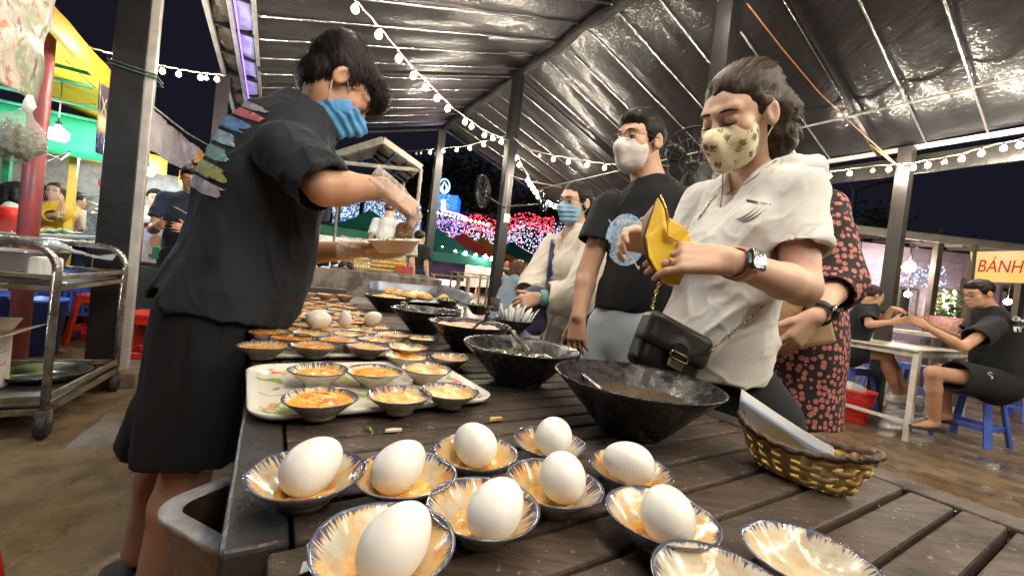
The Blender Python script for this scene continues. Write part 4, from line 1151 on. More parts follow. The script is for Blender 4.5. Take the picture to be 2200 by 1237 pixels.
def hand(D, w, fwd, back, thumb=1, curl=((20, 25, 15),) * 4, spread=6., th=(40, 20), sc=1.0, th_dir=None, fr=1.0):
    """five fingers from the wrist w; fwd along the hand, back = out of the back of the hand, thumb=+1 when the thumb lies on fwd x back"""
    f = nrm(fwd); b = nrm(np.asarray(back, float) - f * (f @ back)); x = np.cross(f, b) * thumb
    w = np.asarray(w, float)
    P = lambda a, y, z: w + (x * a + f * y + b * z) * sc
    for a0, a1, r0, r1 in ((.020, .030, .0150, .0125), (.006, .011, .0150, .0130), (-.008, -.010, .0150, .0125), (-.018, -.029, .0140, .0110)):
        D.cone(P(a0, .006, 0), P(a1, .088, .001), r0 * sc, r1 * sc, .010 * sc)
    D.cone(P(.022, .018, -.006), P(.030, .055, -.010), .016 * sc, .012 * sc, .012 * sc)
    tips = []
    for i, (a, ln) in enumerate(((.030, .074), (.0105, .083), (-.0105, .077), (-.030, .060))):
        c1, c2, c3 = (math.radians(t) for t in curl[i]); sp = math.radians((1.5 - i) * spread)
        d0 = f * math.cos(sp) + x * math.sin(sp); p = P(a, .088, .001); ang = 0
        rr = [.0094, .0086, .0078, .0066]
        if i == 3: rr = [r * .88 for r in rr]
        for j, (cc, fr_) in enumerate(((c1, .46), (c2, .30), (c3, .24))):
            ang += cc; d = d0 * math.cos(ang) - b * math.sin(ang); q = p + d * ln * fr_ * sc
            D.cone(p, q, rr[j] * sc * fr, rr[j + 1] * sc * fr, .004 * sc); p = q
        tips.append(p)
    t1, t2 = (math.radians(t) for t in th)
    d = nrm(x * math.cos(.6) * math.sin(t1 + .5) + f * math.cos(t1) - b * .35 * math.sin(t1)) if th_dir is None else nrm(x * th_dir[0] + f * th_dir[1] + b * th_dir[2])
    p = P(.026, .026, -.006); q = p + d * .042 * sc; D.cone(p, q, .0135 * sc, .0105 * sc, .008 * sc)
    d2 = nrm(d + f * .5 * math.sin(t2) - x * .4 * math.sin(t2)); q2 = q + d2 * .030 * sc; D.cone(q, q2, .0105 * sc, .0088 * sc, .004 * sc)
    q3 = q2 + nrm(d2 + f * .3 * math.sin(t2)) * .022 * sc; D.cone(q2, q3, .0090 * sc, .0066 * sc, .004 * sc); tips.append(q3)
    return tips
def arm(D, s, e, w, r=(.052, .043, .041, .028), k=.015):
    s, e, w = map(np.asarray, (s, e, w))
    D.cone(s, e, r[0], r[1], k); m = e * .72 + w * .28; D.cone(e, m, r[1] * .95, r[2], k); D.cone(m, w, r[2], r[3], k)
def leg(D, h, kn, an, r=(.085, .056, .052, .036), toe=None, k=.02):
    h, kn, an = map(np.asarray, (h, kn, an))
    D.cone(h, kn, r[0], r[1], k); m = kn * .68 + an * .32; D.cone(kn, m, r[1] * .92, r[2], k); D.cone(m, an, r[2], r[3], k)
    if toe is not None:
        t = np.asarray(toe, float); D.cone(an - ZX * .02, (an + t) / 2 - ZX * .012, .036, .032, k); D.cone((an + t) / 2 - ZX * .012, t, .032, .018, k, sq=(ZX, .7))
def folds(V, Fc, amp, dirv, f_along, f_across, seed, ridge=True):
    """push a cloth surface in and out in long soft folds that run along dirv"""
    n = vnormals(V, Fc); d = nrm(dirv); a = nrm(np.cross(d, (.31, .52, .79))); b = np.cross(d, a)
    Q = np.stack([V @ d * f_along, V @ a * f_across, V @ b * f_across], 1)
    w = fnoise(Q + .35 * np.stack([vnoise(Q * .7, seed + 9)] * 3, 1), seed, 2)
    if ridge == 2: w = np.clip(1 - np.abs(w) * 1.4, 0, 1) ** 3 - .25
    elif ridge: w = .35 - np.abs(w) * 1.3
    return V + n * (amp * w)[:, None]
def bounds(pts, m):
    P = np.array(pts); return P.min(0) - m, P.max(0) + m
# ================================================================== the cook
CV = nrm(VX * .96 - UX * .10)                  # the way he faces
CS = nrm(np.cross(CV, ZX))                     # his right, toward the table head
root = thing('person', 'cook in black striped-back t-shirt and shorts bending to fill a plate', 'person', W(1.02, -.30, 0))
hd = Head(at(724, 188, 1.12), im(.53, -.68, .47), im(.58, .72, .37), 1.02)
neck = at(686, 262, 1.13); chest = at(580, 360, 1.08); waist = at(500, 545, 1.05); pelv = at(462, 680, 1.05)
shR, shL = at(618, 322, .93), at(668, 318, 1.25)
elR, elL = at(698, 404, .90), at(640, 545, 1.30)
wrR, wrL = at(822, 404, .98), at(757, 537, 1.17)
hipR, hipL = pelv + CS * .085, pelv - CS * .085
knR, knL = at(415, 965, 1.0), at(360, 955, 1.22)
anR, anL = at(322, 1262, .99), at(300, 1165, 1.22)
anR[2] = .08; anL[2] = .08
lo, hi = bounds([hd.c, shR, shL, elR, elL, wrR, wrL, knR, knL, anR, anL, pelv], .24)
lo[2] = 0.002
B = SDF(lo, hi, .0042)
hd.add(B)
B.cone(hd.L(0, -.012, -.05), neck, .046, .052, .012); B.chain([neck, chest + (neck - chest) * .25, at(545, 500, 1.06), pelv], [.055, .07, .07, .07], .02)
arm(B, shR, elR, wrR, (.046, .039, .038, .0255)); arm(B, shL, elL, wrL, (.046, .037, .035, .025))
# right hand hangs pinching food above the plate, left hand lies palm up under it
hand(B, wrR, nrm(im(.75, -.55, .35)), nrm(im(.55, .65, -.45)), -1, ((45, 35, 20), (50, 35, 20), (52, 38, 22), (55, 40, 22)), 3, (35, 20), .95, th_dir=(.35, .80, -.55))
hand(B, wrL, nrm(im(.95, -.10, .15)), nrm(im(-.1, -.95, -.2)), -1, ((8, 10, 8), (6, 10, 8), (8, 12, 8), (10, 14, 8)), 5, (40, 15), .96, th_dir=(.55, .75, .05))
leg(B, hipR, knR, anR, (.06, .058, .055, .038), anR + CV * .16 - ZX * .05); leg(B, hipL, knL, anL, (.06, .058, .055, .038), anL + CV * .16 - ZX * .05)
V, Fc = B.mesh(); body = mobj('body', V, Fc, SK_TAN, root)
hd.details(root, True); hd.mask(root, MK_BLUE, .003, .004, True, 1.03, 1, .0, 1)
hd.hair(root, H_BLACK, 'quiff', .005, 5000, (0, 1.0, -.1), .011, .06, 3, width=.0010, ymax=.2, jit=.2)
# plastic gloves
g = N('clear_plastic_glove'); n = g.noise(g.map(), 45, 4, .6, 1.)
g.set(Base_Color=(.80, .74, .70), Roughness=.16, Alpha=g.math('ADD', .30, g.math('MULTIPLY', g.ramp(n, .4, .8), .25))); g.bump(n, .9, .008)
M_GLOVE = g.m
for w_, fw_, bk_, th_, cu_, td_ in ((wrR, im(.75, -.55, .35), im(.55, .65, -.45), -1, ((45, 35, 20), (50, 35, 20), (52, 38, 22), (55, 40, 22)), (.35, .80, -.55)), (wrL, im(.95, -.10, .15), im(-.1, -.95, -.2), -1, ((8, 10, 8), (6, 10, 8), (8, 12, 8), (10, 14, 8)), (.55, .75, .05))):
    G = SDF(w_ - .22, w_ + .22, .0042); f_ = nrm(fw_)
    hand(G, w_, f_, nrm(bk_), th_, cu_, 4, (35, 20), .98, th_dir=td_, fr=1.22)
    G.cone(w_ - f_ * .035, w_ + f_ * .03, .040, .034, .02, flat=(1, 0))
    V, Fc = G.mesh(); V = folds(V, Fc, .004, f_, 8, 60, 5)
    mobj('glove', V, Fc, M_GLOVE, root)
# t-shirt
up_t = nrm(neck - pelv)
hem_b, hem_f = at(325, 628, 1.02), at(600, 700, 1.08)
hx = nrm(hem_f - hem_b); hn = nrm(np.cross(hx, CS)); hn = hn if hn[2] < 0 else -hn
D = SDF(*bounds([shR, shL, elR, elL, hem_b, hem_f, neck, at(690, 600, 1.05)], .20), .0055)
fb = nrm(np.cross(CS, up_t))
D.cone(at(478, 660, 1.05), at(568, 420, 1.07), .175, .165, .03, sq=(fb, .76))
D.cone(at(462, 740, 1.05), at(486, 650, 1.05), .185, .17, .03, sq=(fb, .86))
D.cone(at(568, 420, 1.07), at(605, 318, 1.09), .165, .135, .03, sq=(fb, .86)); D.cone(at(585, 340, 1.07), at(640, 268, 1.1), .12, .085, .03)
D.ell(at(592, 545, 1.06), (.10, .090, .19), frame(CV, up_t), .04)           # loose front hanging clear of the belly
D.cone(at(640, 430, 1.02), at(590, 640, 1.06), .050, .036, .05)
D.cone(shR + ZX * .0, shL + ZX * .0, .060, .060, .04); D.cone(at(650, 285, 1.1), neck + (hd.c - neck) * .08, .078, .066, .03)
sR = elR + nrm(elR - shR) * .005; D.cone(shR, sR, .061, .068, .025, flat=(0, 1), ); sL = shL * .35 + elL * .65; D.cone(shL, sL, .07, .078, .025, flat=(0, 1))
D.plane(hem_b, hn)
D.cone(sR - nrm(elR - shR) * .05, sR + nrm(elR - shR) * .10, .058, .064, 0, '-'); D.cone(neck, hd.L(0, -.02, -.03), .064, .062, .004, '-')
D.box(hem_b * .5 + hem_f * .5 + hn * .02, (.15, .11, .05), .03, frame(hx, -hn), .0, '-')
V, Fc = D.mesh(); V = relax(V, Fc, 2)
V = folds(V, Fc, .012, nrm(up_t * 1.2 - CV * .4), 1.3, 7, 11); V = folds(V, Fc, .007, nrm(CV * .5 - ZX), 2, 13, 21); V = folds(V, Fc, .006, nrm(CV * .7 + ZX), 2.5, 11, 31, 2); V = folds(V, Fc, .003, nrm(CV * .3 - ZX), 5, 24, 37, 2)
shirt = mobj('t_shirt', V, Fc, C_NAVY, root); SH = Surf(V, Fc)
# painted stripes across the back
stripes = [('pink', 532, 246, (.62, .16, .18), .020), ('blue', 506, 268, (.10, .24, .46), .030), ('pale_blue', 486, 298, (.40, .52, .66), .028), ('teal', 470, 332, (.22, .45, .44), .030), ('yellow_green', 452, 368, (.55, .56, .20), .032), ('lavender', 438, 402, (.62, .62, .72), .030), ('grey', 545, 230, (.42, .40, .42), .016)]
rg = np.random.default_rng(5)
for nm, px, py, cc, hh in stripes:
    o_ = SH.hit(CAM, nrm(at(px, py, 1.) - CAM))[0]; o_ = at(px, py, 1.0) if o_ is None else o_; bz = nrm(nrm(CAM - o_) * .72 - CV * .62 + ZX * .1); ey = nrm(up_t - bz * (up_t @ bz)); ex = np.cross(ey, bz)
    right = 1 if ex @ CS > 0 else -1
    poly = [(-right * .17, -hh / 2), (right * .008, -hh / 2)]
    n_ = 13
    for i in range(n_): poly.append((right * (.008 + (rg.uniform(.006, .042) if i % 2 else rg.uniform(-.014, .008))), -hh / 2 + hh * (i + .5) / n_))
    poly += [(right * .008, hh / 2), (-right * .17, hh / 2)]
    if right < 0: poly = poly[::-1]
    decal('print_stripe', poly, o_, ex, ey, SH, PM('shirt_print_' + nm, dk(cc, .72), .7, 0, .35, 60), shirt, .003, .012)
# shorts
D = SDF(*bounds([pelv, knR, knL, hem_b], .22), .007)
D.cone(pelv + ZX * .03, pelv - ZX * .10, .125, .135, .03, sq=(CV, .78))
kR = knR + ZX * -.0; D.cone(hipR + ZX * .02, knR - ZX * .01, .102, .122, .03, flat=(0, 1), sq=(CS, .85)); D.cone(hipL + ZX * .02, knL - ZX * .01, .102, .122, .03, flat=(0, 1), sq=(CS, .85))
D.cone(knR + ZX * .05, knR - ZX * .1, .105, .112, 0, '-', sq=(CS, .85)); D.cone(knL + ZX * .05, knL - ZX * .1, .105, .112, 0, '-', sq=(CS, .85))
V, Fc = D.mesh(); V = relax(V, Fc, 2); V = folds(V, Fc, .012, (0, 0, 1), 1.2, 11, 41); V = folds(V, Fc, .003, (0, 0, 1), 4, 34, 43)
mobj('shorts', V, Fc, C_BLACK, root)
for an_ in (anR, anL):
    m = MB(); c_ = an_ + CV * .05; m.prism([(x, y) for x, y in rrect(.09, .27, .04)], (c_[0], c_[1], .0), CS, CV, .022); m.build('sandal', M_SOLE, root, False, .004)

# plate he holds
pc = at(850, 527, 1.12)
pl = thing('foam_plate', 'white foam plate of greens and herbs on the gloved hand', 'plate', pc)
ex, ey = nrm(VX * .9 - UX * .35), None; ez = nrm(ZX * .97 + _f * -.12 + _r * -.10); ex = nrm(ex - ez * (ex @ ez)); ey = np.cross(ez, ex)
P = []
for w_, l_, z_ in ((.055, .055, -.018), (.085, .085, -.016), (.125, .125, .012), (.138, .138, .016), (.140, .140, .0145), (.123, .123, .0095), (.083, .083, -.019), (.05, .05, -.021)):
    P.append([pc + ex * x + ey * y + ez * z_ for x, y in rrect(w_, l_, w_ * .22, 5)])
P = np.array(P); m = MB(); m.grid(P, False, True); n = P.shape[1]; m.add(P[0], [tuple(range(n))]); m.add(P[-1], [tuple(range(n))[::-1]])
m.build('dish', PM('white_foam', (.78, .75, .71), .55), pl, True)
m = MB()
for i in range(150):
    a = random.uniform(0, 6.28); r = .05 * math.sqrt(random.random()); p = pc + ex * (r * math.cos(a) - .01) + ey * r * math.sin(a) + ez * random.uniform(-.005, .034) * (1 - r / .07)
    e1 = nrm(RNG.normal(size=3)) * random.uniform(.006, .018); e2 = nrm(RNG.normal(size=3)) * .007
    m.add([p, p + e1 * .5 + e2 * .5, p + e1, p + e1 * .5 - e2 * .5], [(0, 1, 2, 3)])
m.build('greens', PM('salad_green', (.22, .30, .08), .5, 0, .5, 70, col2=(.5, .48, .3)), pl)

# ================================================================== woman in white with the yellow wallet
at0 = at
def at(x, y, d): return at0(x, y, d * 1.07)
FW = nrm((-.93, -.36, 0)); FS = nrm(np.cross(FW, ZX))       # her right
root = thing('person', 'woman in white hooded shirt and floral mask opening a yellow wallet', 'person', at(1600, 1300, .92) * (1, 1, 0))
hd = Head(at(1586, 258, .87), nrm((-.80, -.48, -.50)), nrm((-.30, -.25, .92)), .985)
neck = at(1640, 385, .92); chest = at(1622, 520, .90); waist = at(1590, 700, .89); pelv = at(1578, 845, .90)
shL, shR = at(1708, 416, .81), at(1512, 438, 1.06)
elL, elR = at(1722, 618, .745), at(1452, 590, 1.02)
wrL, wrR = at(1570, 562, .645), at(1420, 528, .80)
lo, hi = bounds([hd.c, shL, shR, elL, elR, wrL, wrR, waist, at(1330, 500, .72)], .17); hi[2] = hd.c[2] + .16
B = SDF(lo, hi, .0036)
hd.add(B, True, True)
B.cone(hd.L(0, -.030, -.045), neck, .046, .052, .02); B.chain([neck, at(1605, 500, .92), at(1545, 700, .92)], [.055, .07, .07], .03); B.cone(neck, shL, .045, .045, .03); B.cone(neck, shR, .045, .045, .03)
arm(B, shL, elL, wrL, (.041, .034, .033, .0225)); arm(B, shR, elR, wrR, (.038, .032, .031, .022))
handL = dict(w=wrL, fwd=nrm(im(-.97, .10, .28)), back=nrm(im(.02, .62, -.80)), thumb=1, curl=((14, 20, 12), (16, 24, 14), (14, 24, 16), (12, 26, 16)), spread=5, th=(30, 15), sc=.88, th_dir=(.62, .62, -.35))
hand(B, **handL)
hand(B, wrR, nrm(im(-.90, .18, -.15)), nrm(im(.10, .75, .65)), -1, ((35, 40, 25), (42, 40, 25), (48, 40, 25), (55, 42, 25)), 5, (40, 20), .84)
V, Fc = B.mesh(); mobj('body', V, Fc, SK_FAIR, root); BS = Surf(V, Fc)
hd.details(root, True, H_BROWN, .0052)
hd.mask(root, MK_FLOR, .003, .0, True, 1.04, 0, .0)
def bun(D, s):
    L = s.L
    D.ell(L(0, -.060, .092), np.array([.066, .062, .044]) * s.s, s.R, .03); D.ell(L(0, -.055, .05), np.array([.078, .06, .06]) * s.s, s.R, .03)
    q0 = L(-.03, -.082, .035); D.chain([q0, q0 + _r * .030 - ZX * .03, q0 + _r * .042 - ZX * .10, q0 + _r * .036 - ZX * .17], [.036, .040, .036, .018], .02)
hd.hair(root, H_BROWN, 'cap', .0045, 2600, (0, -1.0, .15), .003, .06, 7, bun, width=.0012, jit=.06)
# shirt
up_t = nrm(neck - pelv)
hemz = at(1560, 808, .90)
D = SDF(*bounds([shL, shR, elL, elR, neck, hemz, at(1420, 780, .95), at(1680, 790, .85)], .17), .0048)
D.cone(at(1525, 760, .90), at(1568, 575, .90), .122, .126, .03, sq=(FW, .84)); D.cone(at(1568, 575, .90), at(1616, 440, .92), .126, .110, .03, sq=(FW, .80))
D.cone(at(1515, 830, .90), at(1530, 740, .90), .122, .128, .03, sq=(FW, .9))
for sx in (-1, 1): D.ell(chest + FW * .075 + FS * sx * .065 + ZX * .015, (.056, .050, .058), None, .04)
D.cone(shL - ZX * .002, shR - ZX * .002, .055, .052, .04); D.cone(neck - ZX * .01, neck + ZX * .02, .078, .066, .03)
eL = shL * .35 + elL * .65; D.cone(shL, eL, .054, .060, .02, flat=(0, 1)); eR = shR * .35 + elR * .65; D.cone(shR, eR, .058, .064, .02, flat=(0, 1))
# the hood lying round the neck
D.chain([neck + FS * -.085 + FW * .02 + ZX * .012, neck + FS * -.075 - FW * .06 + ZX * .02, neck - FW * .10 + ZX * .0, neck + FS * .075 - FW * .06 + ZX * .02], [.020, .026, .030, .024], .02)
D.plane(hemz, nrm((0., .0, -1)))
D.cone(eL - nrm(elL - shL) * .04, eL + nrm(elL - shL) * .10, .049, .053, 0, '-'); D.cone(eR - nrm(elR - shR) * .04, eR + nrm(elR - shR) * .10, .050, .054, 0, '-')
D.cone(neck + ZX * .01, hd.L(0, -.03, -.04), .056, .05, .006, '-'); D.cone(neck + FW * .05 + ZX * .02, neck + FW * .115 - ZX * .085, .050, .010, .012, '-')
V, Fc = D.mesh(); V = relax(V, Fc, 2)
V = folds(V, Fc, .008, nrm(ZX - FW * .3), 1.6, 9, 51); V = folds(V, Fc, .005, nrm(FW * .6 - ZX + FS * .4), 2, 14, 57); V = folds(V, Fc, .006, nrm(FW * .5 - ZX + FS * .3), 2.5, 12, 59, 2); V = folds(V, Fc, .003, nrm(FW - ZX * .3), 5, 26, 63, 2)
shirt = mobj('hooded_shirt', V, Fc, C_WHITE, root); SH = Surf(V, Fc)
# chest print: a dark label, three swooping strokes
pz = nrm(CAM - at(1615, 450, .8)); px_ = nrm(_r - pz * (_r @ pz)); py_ = np.cross(pz, px_)
M_INK = PM('dark_print', (.05, .04, .04), .7); k_ = .78 / 870
o_ = at(1632, 440, .78)
decal('print_bar', [(-28 * k_, 7 * k_), (-28 * k_, 14 * k_), (-3 * k_, 8 * k_), (-3 * k_, 1 * k_)][::-1], o_, px_, py_, SH, M_INK, shirt, .0012, .006)
text_on('print_text', 'clan x', 10 * k_, o_ + px_ * 0 * k_ + py_ * 2 * k_, nrm(px_ - py_ * .16), py_, SH, M_INK, shirt, .0012)
for i in range(3):
    top, bot = [], []
    for t in np.linspace(0, 1, 12):
        x = (-46 + i * 7) * (1 - t) + (-4 + i * 8) * t; y = -34 - 3 * i + 30 * t ** 1.7
        wd_ = 1.6 * math.sin(PI * min(1, t * .9 + .08)) + .3
        top.append((x * k_, (y + wd_) * k_)); bot.append((x * k_, (y - wd_) * k_))
    decal('print_swoosh', bot + top[::-1], o_, px_, py_, SH, M_INK, shirt, .0012, .006)
# trousers
D = SDF(*bounds([pelv, pelv * (1, 1, 0)], .24), .009); D.lo[2] = max(D.lo[2], .0)
D.cone(pelv + ZX * .0, pelv - ZX * .08, .105, .125, .03, sq=(FW, .8))
for sx in (-1, 1):
    hp = pelv + FS * sx * .07 - ZX * .04; D.cone(hp, hp * (1, 1, .5), .085, .072, .03); D.cone(hp * (1, 1, .5), hp * (1, 1, 0) + ZX * .04, .075, .06, .03, flat=(0, 1))
V, Fc = D.mesh(); V = relax(V, Fc, 2); mobj('trousers', V, Fc, C_BLACK, root)
for sx in (-1, 1):
    c_ = (pelv + FS * sx * .075) * (1, 1, 0) + FW * .04; m = MB(); m.prism(rrect(.085, .24, .04), c_, FS, FW, .06); m.build('shoe', M_SHOEW, root, False, .012)
# watch, ring, necklace
M_ROSE = PM('rose_band', (.62, .33, .26), .5); M_GOLD = PM('gold', (.75, .5, .18), .25, .9); M_SILVER = PM('silver', (.7, .68, .64), .22, .95)
fdir = nrm(elL - wrL); wc = wrL + fdir * .020; bk = nrm(im(-.1, .25, -1.0)); bk = nrm(bk - fdir * (bk @ fdir)); sd = np.cross(fdir, bk)
m = MB(); P = np.array([[wc + (bk * math.cos(a) * .0295 + sd * math.sin(a) * .027) + fdir * t for t in (-.012, .012)] for a in np.linspace(0, 2 * PI, 33)[:-1]]); m.grid(P, True)
wb = mod_solid(m.build('watch_strap', M_ROSE, root, True), .0035)
m = MB(); m.prism(rrect(.036, .040, .009), wc + bk * .0285, sd, -fdir if np.cross(sd, -fdir) @ bk > 0 else fdir, .009); m.build('watch_face', PM('black_glass', (.006, .006, .007), .08, coat=1), wb, False, .002)
T_ = nrm(handL['fwd']); bkh = nrm(handL['back'] - T_ * (T_ @ handL['back'])); xh = np.cross(T_, bkh)
rp = wrL + (xh * -.0105 + T_ * .108 + bkh * -.004) * .88
a1 = nrm(T_ * math.cos(.25) - bkh * math.sin(.25)); a2 = nrm(np.cross(a1, xh))
MB().tube([rp + (xh * math.cos(a) + a2 * math.sin(a)) * .0098 for a in np.linspace(0, 2 * PI, 20)[:-1]], .0012, 6, True).build('ring', M_GOLD, root, True)
def lay(pts, surfs, off):
    out = []
    for p in pts:
        best = None
        for s_ in surfs:
            h, n = s_.hit(CAM, nrm(p - CAM))
            if h is not None and (best is None or np.linalg.norm(h - CAM) < np.linalg.norm(best[0] - CAM)): best = (h, n)
        out.append(p if best is None else best[0] + nrm(CAM - best[0]) * off)
    return out
nk = lay([at(x, y, .85) for x, y in ((1668, 345), (1650, 358), (1625, 378), (1600, 396), (1575, 408), (1560, 418))], [BS, SH], .003)
MB().tube(nk, .0013, 5).build('necklace', M_GOLD, root, True)
nk = lay([at(x, y, .85) for x, y in ((1554, 372), (1552, 390), (1553, 410), (1550, 430), (1548, 445))], [BS, SH], .004)
MB().tube(nk, .0016, 5).build('hood_cord', PM('taupe_cord', (.35, .25, .18), .7), root, True)

# yellow wallet: two leaves folded open, outlined in brown
M_YLEATHER = PM('yellow_leather', (.78, .50, .015), .45, 0, .1, 20, .04, 160); M_BRLEATHER = PM('brown_lining', (.16, .09, .07), .6); M_PINKCARD = PM('pink_card', (.72, .24, .22), .5)
wal = thing('wallet', 'yellow leather wallet with pointed flap open in her hands', 'wallet', at(1440, 530, .68))
fr_ = [(1413, 420), (1388, 512), (1402, 560), (1430, 610), (1462, 612), (1488, 560), (1480, 505), (1440, 488)]
def leaf(pp, d, th, mat, nm, par):
    A = [at(x, y, d + dd) for x, y, dd in pp]; nv = nrm(np.cross(A[1] - A[0], A[2] - A[0])); nv = nv if nv @ _f > 0 else -nv
    n = len(A); Vv = A + [a + nv * th for a in A]
    return mod_bevel(mobj(nm, Vv, [tuple(range(n)), tuple(range(2 * n - 1, n - 1, -1))] + [(i, n + i, n + (i + 1) % n, (i + 1) % n) for i in range(n)], mat, par, False), .0012)
lf = leaf([(1415, 424, .0), (1388, 508, -.01), (1395, 552, -.01), (1426, 608, .0), (1460, 612, .01), (1489, 556, .02), (1484, 512, .02), (1462, 480, .015), (1436, 466, .01)], .668, .004, M_YLEATHER, 'front_leaf', wal)
leaf([(1409, 430, .006), (1382, 506, -.004), (1390, 556, -.004), (1424, 614, .006), (1440, 560, .01), (1430, 470, .012)], .676, .003, M_BRLEATHER, 'lining', wal)
leaf([(1404, 440, .0), (1380, 470, .0), (1378, 515, .0), (1392, 540, .0), (1412, 480, .0)], .700, .003, PM('pale_leather', (.62, .52, .42), .6), 'back_leaf', wal)
leaf([(1434, 470, .0), (1470, 488, .012), (1482, 500, .014), (1458, 520, .01), (1436, 508, .0)], .658, .002, M_YLEATHER, 'flap', wal)
leaf([(1426, 440, .0), (1432, 442, .0), (1440, 490, .004), (1434, 494, .004)], .661, .001, M_PINKCARD, 'card_edge', wal)
MB().tube([at(1420, 418, .668), at(1424, 430, .662), at(1432, 452, .660), at(1437, 478, .660)], .0018, 6).build('zip', M_GOLD, wal, True)

# black saddle bag and its chain
M_LEATHER = PM('black_leather', (.012, .011, .011), .34, 0, .3, 30, .06, 180); M_LEATHER_B = PM('grey_black_leather', (.030, .027, .026), .42, 0, .3, 30, .06, 180); M_BRASS = PM('brass_clasp', (.62, .48, .22), .25, .95)
c_ = at(1436, 742, .79)
bag = thing('shoulder_bag', 'small black leather saddle bag with a metal clasp hanging at her hip', 'bag', c_)
bx = nrm(im(.90, -.46, .18)); bz_ = nrm(im(.0, .25, -1.)); bz_ = nrm(bz_ - bx * (bz_ @ bx)); bup = np.cross(bz_, bx)
D = SDF(c_ - .16, c_ + .16, .003)
R_ = np.array([bx, bup, bz_]).T
D.box(c_ - bup * .016, (.074, .052, .028), .020, R_, .01); V, Fc = D.mesh(); V = relax(V, Fc, 1); mobj('bag_body', V, Fc, M_LEATHER, bag)
D = SDF(c_ - .16, c_ + .16, .003)
D.box(c_ + bup * .012 + bz_ * .012, (.079, .036, .028), .018, R_, .01); D.cone(c_ - bup * .006 + bz_ * .036, c_ - bup * .020 + bz_ * .036, .020, .016, .01, sq=(bz_, .3)); V, Fc = D.mesh(); V = relax(V, Fc, 1); flap = mobj('flap', V, Fc, M_LEATHER_B, bag)
m = MB(); m.prism(rrect(.034, .034, .012), c_ - bup * .012 + bz_ * .0405, bx, bup, .004); m.build('tab', M_LEATHER, flap, False, .001)
m = MB(); m.tube([c_ - bup * .024 + bx * x + bz_ * .046 + bup * y for x, y in rrect(.040, .014, .005)], .0022, 6, True); cl = m.build('clasp_ring', M_BRASS, bag, True)
m = MB(); m.box(c_ - bup * .038 + bz_ * .040, (.017, .010, .005), R_); m.build('clasp_plate', M_BRASS, bag, False, .003)
def chain(pts, parent, nm='chain_link', n=34, r=.0042):
    P = np.array(pts); seg = np.r_[0, np.cumsum(np.linalg.norm(np.diff(P, axis=0), axis=1))]; L = seg[-1]; n = int(L / (r * 1.9))
    for i in range(n):
        t = L * (i + .5) / n; p = np.array([np.interp(t, seg, P[:, k]) for k in range(3)]); q = np.array([np.interp(min(L, t + .004), seg, P[:, k]) for k in range(3)]); d = nrm(q - p + 1e-9)
        a = nrm(np.cross(d, _f)); b = np.cross(d, a); s_ = a if i % 2 else nrm(b * .8 + a * .4)
        MB().tube([p + d * r * 1.35 * math.cos(t_) + s_ * r * .75 * math.sin(t_) for t_ in np.linspace(0, 2 * PI, 9)[:-1]], .0011, 4, True).build(nm, M_BRASS, parent, True)
cp = lay([at(x, y, .84) for x, y in ((1560, 725), (1590, 700), (1625, 672), (1642, 655))], [SH], .006)
chain([c_ + bx * .078 + bup * .012 + bz_ * .01, at(1530, 752, .745)] + cp, bag)
chain([c_ - bx * .060 + bup * .050, at(1402, 655, .80), at(1412, 620, .80), at(1420, 600, .80)], bag)
cp = lay([at(x, y, .9) for x, y in ((1500, 470), (1512, 455), (1524, 438), (1540, 418))], [SH], .004)
chain(cp, bag, r=.0032)

at = at0
